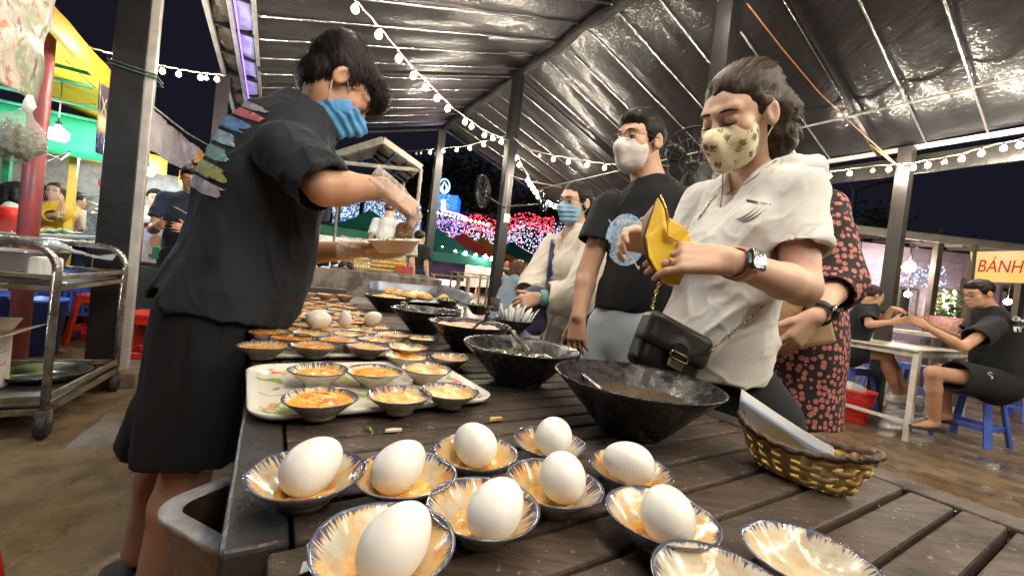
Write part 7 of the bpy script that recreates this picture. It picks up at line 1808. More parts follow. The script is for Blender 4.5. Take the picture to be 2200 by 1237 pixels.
for i in range(120):
    p = p0 + dd * random.gauss(.05, .12) + ZX * abs(random.gauss(.0, .02)); e1 = nrm(RNG.normal(size=3) * (1, 1, .3)) * .07; e2 = nrm(RNG.normal(size=3)) * .012; m.add([p, p + e1 * .5 + e2, p + e1, p + e1 * .5 - e2], [(0, 1, 2, 3)])
tag(m.build('spring_onions', PM('spring_onion', (.16, .36, .06), .45, 0, .5, 30, col2=(.45, .5, .22))), 'loose bunch of spring onions on the counter', 'vegetables', kind='stuff')
P = quad(onc(80, 500) - UX * .1, onc(170, 500) - UX * .1, onc(170, 500) + UX * .25, onc(80, 500) + UX * .25, 20, 16, .05, 19) + ZX * .03; tag(sheet('plastic_wrap', P, M_FOIL, None, .001), 'crumpled plastic wrap spread on the counter', 'plastic wrap')
# drinks box
g = N('drinks_print'); co = g.xyz(g.co.outputs['Generated']); a = g.noise(g.map(), 12, 4)
g.set(Base_Color=g.mix(g.ramp(co[2], .55, .7), g.mix(g.ramp(a, .4, .6), (.45, .42, .38), (.62, .58, .52)), (.50, .58, .72)), Roughness=.4); M_DRINK = g.m
P0, P1 = at(300, 566, 3.5), at(402, 575, 3.35); zb, zt = at(305, 565, 3.5)[2], at(305, 478, 3.5)[2]; bxd = nrm((P1 - P0) * (1, 1, 0)); byd = np.cross(ZX, bxd); w_ = np.linalg.norm((P1 - P0)[:2]); cc_ = (P0 + P1) / 2 * (1, 1, 0) + byd * .2
db = thing('drinks_box', 'white cool box with red trim and a faded printed front', 'cool box', cc_ + ZX * 0)
Rd = np.array([bxd, byd, ZX]).T
m = MB(); m.box(cc_ + ZX * (zb + zt) / 2, (w_ / 2, .2, (zt - zb) / 2), Rd); bb = m.build('box_body', PM('red_trim', (.62, .05, .04), .45), db, False, .006)
m = MB(); m.box(cc_ + ZX * (zt + .02), (w_ / 2 + .015, .215, .025), Rd); m.build('lid', M_PAPER, db, False, .01)
m = MB(); m.box(cc_ - byd * .203 - bxd * .06 + ZX * ((zb + zt) / 2 - .015), (w_ / 2 - .085, .004, (zt - zb) / 2 - .03), Rd); pn = m.build('printed_panel', M_DRINK, db)
m = MB(); m.prism([(.085 * math.cos(t), .062 * math.sin(t)) for t in np.linspace(0, 2 * PI, 28)[:-1]], cc_ - byd * .209 - bxd * .09 + ZX * ((zb + zt) / 2 + .02), bxd, ZX, .002); m.build('orange_oval', PM('orange_print', (.62, .26, .14), .5), pn)
m = MB(); m.box(cc_ - byd * .209 - bxd * .09 + ZX * (zb + .075), (.075, .003, .014), Rd); m.build('red_bar', PM('deep_red_print', (.45, .03, .04), .5), pn)
m = MB(); m.box(cc_ * (1, 1, 0) + ZX * (zb - .02) / 2, (w_ / 2, .2, (zb - .02) / 2), Rd); tag(m.build('box_stand', PM('dark_crate', (.06, .045, .035), .7, 0, .4, 10), None, False, .01), 'dark stand under the white cool box', 'stand')
p = at(402, 470, 3.3); 
for i in range(1): wire('skewer', 'wooden skewer in the hands of the young man at the stall', [at(372 + i * 3, 443 + i * 4, 3.15), at(408 + i * 2, 462 + i * 4, 3.1)], .004, PM('skewer_wood', (.6, .45, .28), .6), 'skewer')
m = MB(); m.prism(rrect(.09, .10, .02), at(358, 545, 3.25), bxd, ZX, .08); tag(m.build('green_carton', PM('green_carton', (.05, .3, .18), .5), None, False, .006), 'small green carton before the cool box', 'carton')
# blue crates and buckets behind the trolley
def crate(c, w_, l_, h_, label):
    o = thing('plastic_crate', label, 'crate', c, 'blue crates under the stall')
    for ax, ay, ln, of in ((UX, VX, w_, l_), (UX, -VX, w_, l_), (VX, UX, l_, w_), (VX, -UX, l_, w_)):
        m = MB(); ce = c + ay * of / 2
        for z in np.linspace(.01, h_ - .01, 6): m.bar(ce - ax * ln / 2 + ZX * z, ce + ax * ln / 2 + ZX * z, .012, .016 if .02 < z < h_ - .03 else .035)
        for t in np.linspace(-.5, .5, 10): m.bar(ce + ax * ln * t, ce + ax * ln * t + ZX * h_, .012, .014, ay)
        m.build('lattice_side', M_BLUEP, o)
    m = MB(); m.box(c + ZX * .01, (w_ / 2, l_ / 2, .008), RUV); m.build('bottom', M_BLUEP, o)
crate(at(150, 672, 3.9) * (1, 1, 0) + ZX * .28, .5, .36, .32, 'blue lattice crate behind the trolley'); crate(at(200, 680, 3.75) * (1, 1, 0) + ZX * .26, .36, .36, .36, 'blue lattice crate against the steel column'); crate(at(325, 655, 4.2) * (1, 1, 0) + ZX * .3, .4, .36, .36, 'blue crate seen between column and cook')
for i, (x, y, lab) in enumerate(((6, 720, 'tall blue bucket at the frame of the trolley'), (76, 735, 'tall blue bucket beside the red stall post'))):
    p = flo(x, y + 25); p = p * (1, 1, 0); o = thing('blue_bucket', lab, 'bucket', p, 'blue buckets'); mb = MB(); mb.lathe([(0, .01), (.12, 0), (.15, .42), (.16, .42), (.16, .44), (.145, .44), (.115, .02), (0, .02)], 22, p); mb.build('wall', M_BLUEP, o, True)
m = MB(); m.box(at(165, 655, 4.1) * (1, 1, 0) + ZX * .13, (.45, .3, .13), RUV); tag(m.build('low_shelf', PM('dark_shelf', (.05, .05, .055), .6), None, False, .01), 'low dark shelf carrying the blue crates', 'shelf')
# far-left truss tower and green tent
M_GALV = PM('galvanised', (.36, .37, .40), .45, .4)
p = at(33, 430, 7.5) * (1, 1, 0); tw = thing('truss_tower', 'pale lattice truss tower behind the stall', 'tower', p)
for a, b in ((-.16, -.16), (.16, -.16), (.16, .16), (-.16, .16)): MB().tube([p + np.array([a, b, 0]), p + np.array([a, b, 2.35])], .02, 6).build('chord', M_GALV, tw, True)
for k in range(8):
    z = .28 * k
    for a, b, c, d in ((-.16, -.16, .16, -.16), (.16, -.16, -.16, -.16), (-.16, .16, .16, .16), (.16, -.16, .16, .16)): MB().tube([p + np.array([a, b, z]), p + np.array([c, d, z + .28])], .01, 5).build('brace', M_GALV, tw, True)
# white stacked chairs behind the mustard woman
M_CHW = PM('white_plastic_chair', (.60, .58, .55), .45)
for i, (x, y, d) in enumerate(((185, 470, 4.9), (215, 455, 5.4), (222, 480, 4.7))):
    p = at(x, y, d); o = thing('white_chair', ('white plastic chair behind the yellow post', 'white plastic chair farther behind the steel jars', 'white plastic chair beside the steel column')[i], 'chair', p * (1, 1, 0), 'white chairs by the stall'); D = SDF(p - .35, p + .35, .014); D.ell(p, (.26, .05, .22), None, 0); D.box(p - ZX * .24 - UX * .18, (.22, .03, .22), .02, frame(ZX, UX), .03); V, Fc = D.mesh(); mobj('shell', V, Fc, M_CHW, o)
    for sx in (-1, 1):
        for sy in (0, -.36): q = p + VX * sx * .2 + UX * sy - ZX * .24; m = MB(); m.bar(q, q * (1, 1, 0), .03, .03, UX); m.build('leg', M_CHW, o)
# dark van parked behind
p = at(205, 440, 7.0) * (1, 1, 0); vn = thing('parked_van', 'dark van parked beyond the stall', 'van', p); M_VAN = PM('dark_van_paint', (.03, .03, .04), .25, 0, .2, 3, coat=.5)
m = MB(); m.prism([(-1.6, .3), (-1.6, 1.2), (-1.3, 1.62), (.8, 1.68), (1.35, 1.15), (1.7, 1.0), (1.75, .3)], p - UX * .6, VX, ZX, -1.5); m.build('body', M_VAN, vn, False, .06)
m = MB(); m.prism([(-1.1, 1.15), (-1.05, 1.5), (.7, 1.55), (1.1, 1.15)], p - UX * .615, VX, ZX, .01); m.build('window', PM('van_glass', (.10, .11, .13), .08), vn)
for x in (-1.05, 1.1): mb = MB(); mb.lathe([(0, -.1), (.3, -.1), (.32, 0), (.3, .1), (0, .1)], 24, p + VX * x - UX * .62 + ZX * .32, np.array([VX, ZX, -UX]).T); mb.build('wheel', M_SOLE, vn, True)
# ================================================================== plaza beyond the grill
M_LEDW = EM('white_fairy_light', (.86, .88, 1.0), 1.0); M_LEDP = EM('pink_fairy_light', (1.0, .34, .58), 1.3); M_LEDR = EM('red_fairy_light', (1.0, .06, .09), 1.6); M_LEDB = EM('blue_fairy_light', (.12, .32, 1.0), 3.0); M_LEDC = EM('ice_fairy_light', (.35, .60, 1.0), 1.8); M_LEDV = EM('violet_fairy_light', (.5, .25, 1.0), 1.2)
M_NIGHTWALL = PM('dark_lattice_panel', (.05, .045, .06), .7)
OCT = (np.array([[1, 0, 0], [-1, 0, 0], [0, 1, 0], [0, -1, 0], [0, 0, 1], [0, 0, -1.]]), [(0, 2, 4), (2, 1, 4), (1, 3, 4), (3, 0, 4), (2, 0, 5), (1, 2, 5), (3, 1, 5), (0, 3, 5)])
def lights(name, label, pts, r, mat, cat='fairy lights'):
    m = MB()
    for p in pts: m.add(OCT[0] * r * random.uniform(.7, 1.25) + p, OCT[1])
    return tag(m.build(name, mat), label, cat, kind='stuff')
rg = np.random.default_rng(11)
def cloud(x0, x1, ytop, ybot, d, n, dj=.4):
    """points hung in vertical strings between two curves of the picture's far wall"""
    out = []
    for i in range(n):
        x = rg.uniform(x0, x1); a, b = ytop(x), ybot(x); out.append(at(round(x / 3.2) * 3.2 + rg.normal() * .5, rg.uniform(a, b), d + rg.uniform(-dj, dj)))
    return out
ft = lambda x: 475 - .05 * (x - 1000) + 8 * math.sin(x * .06); fb = lambda x: 562 + .20 * (x - 1000) * .9
cw = thing('light_curtain_frame', 'tall dark frame carrying the pink and white light curtain', 'frame', at(1110, 640, 23) * (1, 1, 0))
A0, A1 = at(880, 600, 24.2), at(1320, 640, 23.2)
zt_ = at(1110, 468, 23.5)[2]
for t in np.linspace(0, 1, 9): p = A0 * (1 - t) + A1 * t; m = MB(); m.bar(p * (1, 1, 0), p * (1, 1, 0) + ZX * (zt_ + .2), .12, .12); m.build('upright', M_NIGHTWALL, cw)
for z in (.6, 1.8, zt_): m = MB(); m.bar(A0 * (1, 1, 0) + ZX * z, A1 * (1, 1, 0) + ZX * z, .1, .1); m.build('crossbar', M_NIGHTWALL, cw)
lights('light_curtain_white', 'curtain of white fairy lights behind the ridge post', cloud(1000, 1240, lambda x: ft(x) + 22, fb, 23, 750), .040, M_LEDW); lights('light_curtain_pink', 'curtain of pink fairy lights among the white ones', cloud(1000, 1240, lambda x: ft(x) + 14, lambda x: fb(x) + 14, 23, 800), .040, M_LEDP); lights('light_curtain_red', 'band of red fairy lights along the top of the curtain', cloud(990, 1190, lambda x: ft(x) - 6, lambda x: ft(x) + 30, 23, 420), .045, M_LEDR)
lights('light_curtain_blue', 'scattered pale blue fairy lights in the curtain', cloud(1000, 1240, lambda x: ft(x) + 10, fb, 23, 420), .042, M_LEDC)
# blue gift-box tower with a ring emblem
lt = thing('light_tower', 'blue glowing box tower with a lotus ring emblem on top', 'light tower', at(955, 560, 22) * (1, 1, 0)); dT = 22.0
def tp(x, y, dd=0.): return at(x, y, dT + dd)
M_BLUEGLOW = EM('blue_glow_panel', (.01, .10, .95), 1.5)
m = MB(); bc_ = [tp(926, 413), tp(984, 421), tp(981, 452), tp(924, 448)]; m.add(np.array(bc_ + [p + _f * 1.2 for p in bc_]), [(3, 2, 1, 0), (4, 5, 6, 7)] + [(i, (i + 1) % 4, (i + 1) % 4 + 4, i + 4) for i in range(4)]); m.build('box_panel', M_BLUEGLOW, lt)
m = MB()
for i in range(220):
    s, t = rg.random(), rg.random(); p = (bc_[0] * (1 - s) + bc_[1] * s) * (1 - t) + (bc_[3] * (1 - s) + bc_[2] * s) * t; m.add(OCT[0] * .024 + p - _f * .05, OCT[1])
m.build('fairy_lights', EM('deep_blue_light', (.08, .34, 1.0), 2.2), lt); m = MB(); m.tube([tp(953, 430, -.1), tp(952, 450, -.1)], .09, 6); m.build('bright_bar', EM('warm_bar', (1., .95, .85), 9.), lt)
cx, cy_ = 955, 400; rr_ = []
MB().tube([tp(cx + 11 * math.cos(a), cy_ + 15 * math.sin(a)) for a in np.linspace(0, 2 * PI, 25)[:-1]], .045, 6, True).build('emblem_ring', M_LEDC, lt, True)
for k, wv in ((0, 4.5), (-1, 4), (1, 4)): MB().tube([tp(cx + k * 5 * math.sin(PI * t) + (wv * math.sin(PI * t) if s else -wv * math.sin(PI * t)) * (1 if k == 0 else .5) + k * 2 * t, cy_ + 13 - 22 * t * (1 if k == 0 else .75)) for s, tt in ((0, np.linspace(0, 1, 9)), (1, np.linspace(1, 0, 9))) for t in tt], .035, 5).build('emblem_petal', M_LEDC, lt, True)
for x in (940, 968): m = MB(); p = tp(x, 500, .3); m.bar(p * (1, 1, 0), (p[0], p[1], tp(x, 448)[2]), .12, .12); m.build('mast', M_NIGHTWALL, lt)
lights('light_facade_violet', 'violet and white fairy light facade below the blue tower', cloud(922, 1000, lambda x: 462 + .12 * (x - 920), lambda x: 505 + .1 * (x - 920), 21.5, 170), .034, M_LEDW); lights('light_facade_pink', 'pink fairy light arches over the tents', cloud(922, 1010, lambda x: 500 + .1 * (x - 920), lambda x: 545 + .15 * (x - 920), 21.5, 330), .038, M_LEDR); lights('light_facade_glow', 'violet fairy lights strewn over the facade', cloud(922, 1000, lambda x: 458 + .12 * (x - 920), lambda x: 515 + .1 * (x - 920), 21.6, 300), .036, M_LEDV)
MB().tube([tp(950, 452, -.4), tp(985, 462, -.4), tp(1000, 470, -.4)], .05, 5); tag(MB().tube([tp(948, 451, -.4), tp(985, 461, -.4), tp(1003, 468, -.4)], .05, 5).build('pink_tube_light', EM('pink_tube', (1., .25, .55), 7.), None, True), 'pink tube light edging the facade under the tower', 'tube light')
lights('far_bulb_row', 'row of warm bulbs strung before the blue tower', [tp(922 + 9 * i, 453 + 2.1 * i, -3) for i in range(15)], .075, EM('far_warm_bulb', (1., .86, .62), 14.), 'string lights')
# icy screen left of the gazebo post
sc_ = thing('light_screen', 'large icy blue light net screen behind the cook’s hands'.replace('’', ''), 'light screen', at(765, 520, 15) * (1, 1, 0)); q4 = [at(715, 424, 15), at(905, 440, 15), at(905, 498, 15), at(715, 500, 15)]
P = quad(*q4, 4, 4); mm = MB(); mm.grid(P); mm.build('net', EM('screen_glow', (.12, .22, .5), .35), sc_)
m = MB()
for i in range(1100):
    s, t = rg.random(), rg.random(); p = (q4[0] * (1 - s) + q4[1] * s) * (1 - t) + (q4[3] * (1 - s) + q4[2] * s) * t; m.add(OCT[0] * .026 * rg.uniform(.6, 1.3) - _f * .06 + p, OCT[1])
m.build('net_lights', EM('icy_light', (.55, .74, 1.0), 1.2), sc_)
for x in (722, 772, 880): p = at(x, 500, 14.8); m = MB(); m.bar(p * (1, 1, 0), (p[0], p[1], at(x, 425, 14.8)[2]), .14, .14); m.build('mast', M_STEEL_D, sc_)
# tents
def tent(px, py_eave, d, w_, hgt, col, label, rise=.9):
    c = at(px, py_eave, d); z = c[2]; c0_ = c * (1, 1, 0); o = thing('market_tent', label, 'tent', c0_, 'market tents across the plaza'); h_ = w_ / 2
    cs = [c0_ + UX * a * h_ + VX * b * h_ + ZX * z for a, b in ((-1, -1), (-1, 1), (1, 1), (1, -1))]; ap = c0_ + ZX * (z + rise)
    mt = PM('tent_' + label.split()[0], col, .6, 0, .15, 2)
    P = np.array([[cs[i] * (1 - t) + ap * t - ZX * .12 * math.sin(PI * t) for i in range(4)] for t in (0, .25, .5, .75, .97)]); m = MB(); m.grid(P, False, True); m.add(P[-1], [(0, 1, 2, 3)]); cn = mod_solid(m.build('canopy', mt, o, False), .02)
    P = np.array([cs, [p - ZX * .25 for p in cs]]); m = MB(); m.grid(P, False, True); m.build('valance', mt, cn)
    for p in cs: m = MB(); m.bar(p * (1, 1, 0), p, .06, .06, UX); m.build('post', PM('tent_post', (.55, .42, .25), .5), o)
    P = np.array([[cs[3] - UX * .1, cs[2] - UX * .1], [cs[3] * (1, 1, 0) + ZX * .5 - UX * .1, cs[2] * (1, 1, 0) + ZX * .5 - UX * .1]]); m = MB(); m.grid(P); m.build('back_sheet', PM('pale_back_sheet', (.7, .68, .66), .7), o)
    lp = c0_ + ZX * (z - .45); mb = MB(); mb.lathe([(0, -.07), (.08, -.05), (.09, 0), (.04, .08), (0, .09)], 12, lp); lo_ = mb.build('lamp', EM('tent_lamp', (1., .9, .76), 500.), o, True); MB().tube([lp + ZX * .08, ap], .01, 5).build('cord', M_CABLE, lo_, True)
    return cs
tent(930, 545, 13.5, 3.0, 0, (.03, .26, .22), 'green tent beside the dark post across the plaza', .9); tent(990, 552, 15, 3.0, 0, (.62, .08, .05), 'red tent between the green and orange tents', .9); tent(1030, 555, 17, 3.0, 0, (.72, .36, .03), 'orange tent with lamps under its edge', .9); tent(1095, 560, 19, 3.4, 0, (.02, .20, .22), 'teal tent behind the ridge post under the light curtain', .9)
tent(790, 506, 12.5, 3.0, 0, (.03, .30, .20), 'emerald tent seen beneath the icy screen', .8)
lights('tent_edge_bulbs', 'warm bulbs along the edges of the far tents', [at(x, y, 12.6) for x, y in ((925, 528), (950, 532), (978, 541), (1000, 544), (1022, 548), (1043, 552), (1058, 556))], .07, EM('tent_bulb', (1., .88, .66), 40.), 'string lights')
M_TOP = PM('bare_wood_top', (.42, .34, .26), .6)
for i, (x, y, d) in enumerate(((962, 592, 11.5), (1010, 588, 12.5), (1040, 598, 9.5))):
    p = at(x, y, d); o = thing('plaza_table', ('bare wooden table before the green tent', 'bare wooden table before the orange tent', 'wooden table beside the ridge post with bench ends')[i], 'table', p * (1, 1, 0), 'tables across the plaza'); m = MB(); m.box(p, (.55, .30, .02), RUV[:, [1, 0, 2]] * (-1, 1, 1)); m.build('top', M_TOP, o)
    for a in (-.5, .5):
        for b in (-.26, .26): q = p + VX * a + UX * b; m = MB(); m.bar(q, q * (1, 1, 0), .05, .05, UX); m.build('leg', M_TOP, o)
m = MB(); p = at(948, 578, 12.8); m.box(p, (.8, .03, .32), RUV[:, [1, 0, 2]] * (-1, 1, 1)); tag(m.build('purple_counter', PM('purple_cloth_counter', (.10, .05, .16), .7)), 'purple draped counter under the green tent', 'counter')
# gazebo with a panelled ceiling
gz = thing('gazebo', 'small gabled gazebo with beige panelled ceiling beyond the cook', 'gazebo', at(830, 560, 7.5) * (1, 1, 0)); dg_ = 7.4
M_BEIGE = PM('beige_ceiling_panel', (.42, .36, .30), .6, 0, .2, 4); M_CREAMF = PM('cream_fascia', (.55, .52, .44), .5)
ga, gb_, gc_, gd_ = at(690, 345, 7.0), at(822, 305, 6.6), at(905, 364, 7.2), at(868, 392, 9.2); ge_ = at(735, 352, 9.6)
sheet('roof_slope', quad(ga, gb_, at(800, 338, 9.6), ge_, 5, 5), M_BEIGE, gz, .03); sheet('roof_slope', quad(gb_, gc_, gd_, at(800, 338, 9.6), 5, 5), M_BEIGE, gz, .03)
for a, b in ((ga, gb_), (gb_, gc_)): m = MB(); m.bar(a + ZX * .03, b + ZX * .03, .06, .10); m.build('fascia', M_CREAMF, gz, False, .005)
for t in (.33, .66):
    for a, b, c, d in ((gb_, gc_, gd_, at(800, 338, 9.6)), (ga, gb_, at(800, 338, 9.6), ge_)): p, q = a * (1 - t) + b * t, d * (1 - t) + c * t; m = MB(); m.bar(p - ZX * .03, q - ZX * .03, .05, .06); m.build('ceiling_batten', M_STEEL_D, gz)
for t in (.4, .75): p, q = gb_ * (1 - t) + at(800, 338, 9.6) * t, gc_ * (1 - t) + gd_ * t; m = MB(); m.bar(p - ZX * .03, q - ZX * .03, .05, .06); m.build('ceiling_batten', M_STEEL_D, gz)
m = MB(); m.bar(ga - ZX * .0, gc_ - ZX * .02, .05, .06); m.build('tie_beam', M_CREAMF, gz)
for p in (gc_, gd_, ga, ge_): MB().tube([p * (1, 1, 0), p], .035, 8).build('post', M_CREAMF, gz, True)
# fans
M_FANB = PM('black_fan_plastic', (.015, .014, .014), .3)
def fan(c, axis, R, label, arm_to, blades=3):
    c = np.asarray(c, float); ax = nrm(axis); x = nrm(np.cross(ax, ZX)); y = np.cross(x, ax); o = thing('wall_fan', label, 'fan', c)
    for rr, off in ((1, 0), (1, .12 * R), (.66, -.05 * R), (.33, -.08 * R)): MB().tube([c + ax * off + (x * math.cos(a) + y * math.sin(a)) * R * rr for a in np.linspace(0, 2 * PI, 37)[:-1]], .004 if rr < 1 else .007, 5, True).build('guard_ring', M_FANB, o, True)
    for k in range(24): a = 2 * PI * k / 24; d = x * math.cos(a) + y * math.sin(a); MB().tube([c + ax * -.10 * R + d * R * .1, c - ax * .06 * R + d * R * .6, c + d * R, c + ax * .12 * R + d * R], .0022, 4).build('guard_wire', M_FANB, o, True)
    for k in range(blades):
        a = 2 * PI * k / blades + .5; P = np.zeros((7, 5, 3))
        for i in range(7):
            for j in range(5):
                r = R * (.12 + .78 * i / 6); s = (j / 4 - .5); wdt = .95 * math.sin(PI * (.18 + .72 * i / 6)); ang = a + s * wdt; P[i, j] = c + (x * math.cos(ang) + y * math.sin(ang)) * r + ax * (s * .16 * R + .04 * R)
        sheet('blade', P, M_FANB, o, .004)
    mb = MB(); mb.lathe([(0, -.10), (.20, -.09), (.22, .05), (.16, .30), (0, .34)], 18, c, np.array([x, y, ax]).T * 1.0); mb.V[0][:] = c + (mb.V[0] - c) * R; mb.build('hub', M_FANB, o, True)
    MB().tube([c + ax * .3 * R, c + ax * .3 * R - ZX * R * .3, np.asarray(arm_to)], .016, 8).build('bracket', M_FANB, o, True); return o
fan(at(1487, 350, 2.9), nrm((.55, .8, .15)), .25, 'big black fan behind the man in glasses', at(1500, 420, 3.1))
fan(at(1035, 412, 5.7), nrm((.85, .45, .2)), .22, 'dark fan clamped to the ridge post facing the grill', at(1076, 440, 5.6)); fan(at(1166, 432, 6.2), nrm((.75, -.4, .1)), .16, 'small dark fan past the ridge post', at(1080, 445, 5.7))
m = MB(); m.box(at(1089, 470, 5.5), (.04, .04, .06)); tag(m.build('socket_box', M_PAPER, None, False, .006), 'white socket box on the ridge post', 'socket')
# dark tree masses beyond
def tree(c, h_, r_, label, n=2600, leaf=.16, mat=None, seed=1):
    rr = np.random.default_rng(seed); c = np.asarray(c, float) * (1, 1, 0); o = thing('tree', label, 'tree', c)
    MB().tube([c, c + np.array([.1, 0, h_ * .35]), c + np.array([-.05, .1, h_ * .7])], [.16, .12, .05], 8).build('trunk', PM('bark', (.06, .045, .035), .8, 0, .4, 8), o, True)
    m = MB(); cl = [c + np.array([rr.normal() * r_ * .55, rr.normal() * r_ * .55, h_ * rr.uniform(.5, 1.0)]) for _ in range(22)]
    for q in cl[:10]: m.tube([c + ZX * h_ * .45, (c + ZX * h_ * .5 + q) / 2 + ZX * .1, q], [.05, .03, .01], 5)
    m.build('limbs', MATS['bark'], o, True); m = MB()
    for i in range(n):
        q = cl[rr.integers(len(cl))] + rr.normal(size=3) * r_ * .22; e1 = nrm(rr.normal(size=3)) * leaf * rr.uniform(.6, 1.3); e2 = nrm(rr.normal(size=3)) * leaf * .45; m.add([q, q + e1 * .5 + e2, q + e1, q + e1 * .5 - e2], [(0, 1, 2, 3)])
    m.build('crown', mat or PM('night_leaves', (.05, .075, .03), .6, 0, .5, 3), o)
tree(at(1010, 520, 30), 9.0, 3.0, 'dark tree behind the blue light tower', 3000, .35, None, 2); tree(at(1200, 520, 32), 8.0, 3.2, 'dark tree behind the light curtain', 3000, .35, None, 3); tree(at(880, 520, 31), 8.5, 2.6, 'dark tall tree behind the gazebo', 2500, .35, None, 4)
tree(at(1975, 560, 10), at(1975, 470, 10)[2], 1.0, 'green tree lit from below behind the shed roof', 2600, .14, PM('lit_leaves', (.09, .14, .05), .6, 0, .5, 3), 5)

# ================================================================== shed and stalls behind the diners
sd_ = 7.6
shd = thing('shed', 'long shed with mauve wall, windows and a pale roof edge behind the diners', 'building', at(1990, 800, sd_) * (1, 1, 0))
def sp(x, y, dd=0.): return at(x, y, sd_ + dd)
X0, X1 = sp(1760, 700), sp(2420, 770); sx_ = nrm((X1 - X0) * (1, 1, 0)); sn = np.cross(sx_, ZX); L_ = np.linalg.norm((X1 - X0)[:2]); zr = sp(1990, 536)[2]
O_ = X0 * (1, 1, 0); RS = np.array([sx_, -sn, ZX]).T
def sw(a, b, z): return O_ + sx_ * a + sn * b + ZX * z       # along the wall, out of the wall, up
def along(x, y): p = sp(x, y) ; d = _f + _r * (x - PW / 2) / F_PX - _u * (y - PH / 2) / F_PX; t = ((O_ - CAM) @ sn) / (d @ sn); q = CAM + d * t; return (q - O_) @ sx_, q[2]
M_MAUVE = PM('mauve_plaster', (.36, .27, .35), .8, 0, .25, 3, .1, 20); M_RAFT = PM('shed_timber', (.14, .105, .085), .7, 0, .3, 6); M_FASC = PM('pale_roof_edge', (.60, .56, .48), .5, 0, .25, 4)
wins = []
for x0, x1, y0, y1, kind in ((1932, 1962, 618, 690, 'dark'), (1997, 2056, 620, 690, 'lit'), (2150, 2180, 615, 700, 'dark'), (2068, 2082, 600, 700, 'dark')):
    a0, zt0 = along(x0, y0); a1, zb0 = along(x1, y1); wins.append((a0, a1, zb0, zt0, kind))
edges = [0] + sorted(sum([[w[0], w[1]] for w in wins], [])) + [L_]
ws = sorted(wins)
cur = 0.0
for a0, a1, zb0, zt0, kind in ws:
    m = MB(); m.box(sw((cur + a0) / 2, -.06, zr / 2), ((a0 - cur) / 2, .06, zr / 2), RS); m.build('wall', M_MAUVE, shd); m = MB(); m.box(sw((a0 + a1) / 2, -.06, zb0 / 2), ((a1 - a0) / 2, .06, zb0 / 2), RS); m.build('wall', M_MAUVE, shd); m = MB(); m.box(sw((a0 + a1) / 2, -.06, (zt0 + zr) / 2), ((a1 - a0) / 2, .06, (zr - zt0) / 2), RS); m.build('wall', M_MAUVE, shd); cur = a1
    wf = MB(); wf.bar(sw(a0, .0, zb0), sw(a0, .0, zt0), .05, .05, sx_); wf.bar(sw(a1, .0, zb0), sw(a1, .0, zt0), .05, .05, sx_); wf.bar(sw(a0, 0, zb0), sw(a1, 0, zb0), .05, .05); wf.bar(sw(a0, 0, zt0), sw(a1, 0, zt0), .05, .05); wo = wf.build('window', M_RAFT, shd)
    m = MB(); m.box(sw((a0 + a1) / 2, -.08, (zb0 + zt0) / 2), ((a1 - a0) / 2 - .01, .004, (zt0 - zb0) / 2 - .01), RS)
    if kind == 'lit':
        g = N('lit_window_scene'); a = g.noise(g.map(), 5, 4); g.set(Base_Color=(.2, .2, .1), Emission_Color=g.mix(g.ramp(a, .4, .6), (.85, .75, .25), (.10, .22, .05)), Emission_Strength=.8); m.build('pane', g.m, wo)
    else: m.build('pane', PM('dark_window_glass', (.05, .05, .055), .1), wo)
m = MB(); m.box(sw((cur + L_) / 2, -.06, zr / 2), ((L_ - cur) / 2, .06, zr / 2), RS); m.build('wall', M_MAUVE, shd)
sheet('roof', quad(sw(-.4, .9, zr + .02), sw(L_ + .4, .9, zr + .02), sw(L_ + .4, -2.5, zr + .5), sw(-.4, -2.5, zr + .5), 10, 5, .01), PM('tin_roof', (.22, .2, .2), .5, .3), shd, .02)
m = MB(); m.bar(sw(-.4, .92, zr + .02), sw(L_ + .4, .92, zr + .02), .03, .13); m.build('roof_edge', M_FASC, shd, False, .005)
for t in np.linspace(.02, .98, 9): m = MB(); m.bar(sw(L_ * t, .9, zr - .03), sw(L_ * t, -.0, zr + .06), .05, .08); m.build('rafter', M_RAFT, shd)
for x in (1905, 2072, 2290): a, z = along(x, 600); m = MB(); m.bar(sw(a, .85, 0), sw(a, .85, zr), .09, .09, sx_); m.build('post', M_RAFT, shd)
for x0, x1, y0, y1 in ((1965, 1995, 560, 680), (2010, 2060, 560, 615), (2100, 2150, 620, 700)):
    a0, z1 = along(x0, y0); a1, z0 = along(x1, y1); m = MB(); m.box(sw((a0 + a1) / 2, .012, (z0 + z1) / 2), ((a1 - a0) / 2, .012, (z1 - z0) / 2), RS); m.build('wall_panel', PM('mauve_panel', (.40, .30, .38), .7), shd, False, .006)
# lamps and fairy lights along the shed
c_ = at(1953, 574, 7.0); sl_ = thing('shed_lamp', 'bright round lamp hanging under the shed roof', 'lamp', c_); mb = MB(); mb.lathe([(0, -.09), (.07, -.06), (.095, 0), (.06, .07), (.03, .1), (0, .11)], 16, c_); mb.build('globe', EM('shed_lamp_glow', (1., .9, .74), 110.), sl_, True); MB().tube([c_ + ZX * .1, c_ + ZX * .35], .012, 6).build('rod', M_RAFT, sl_, True)
for i, (x, y) in enumerate(((1950, 632), (1838, 625), (2165, 648))): c_ = at(x, y, 7.0); o = thing('globe_lamp', ('small globe lamp between shed windows', 'small globe lamp behind the floral sleeve', 'small globe lamp past the seated man')[i], 'lamp', c_, 'small globe lamps at the shed'); mb = MB(); mb.lathe([(0, -.05), (.035, -.04), (.05, 0), (.035, .04), (0, .05)], 14, c_); mb.build('globe', EM('small_globe', (1., .92, .8), 60.), o, True); MB().tube([c_ + ZX * .05, (c_[0], c_[1], zr)], .006, 5).build('cord', M_CABLE, o, True)
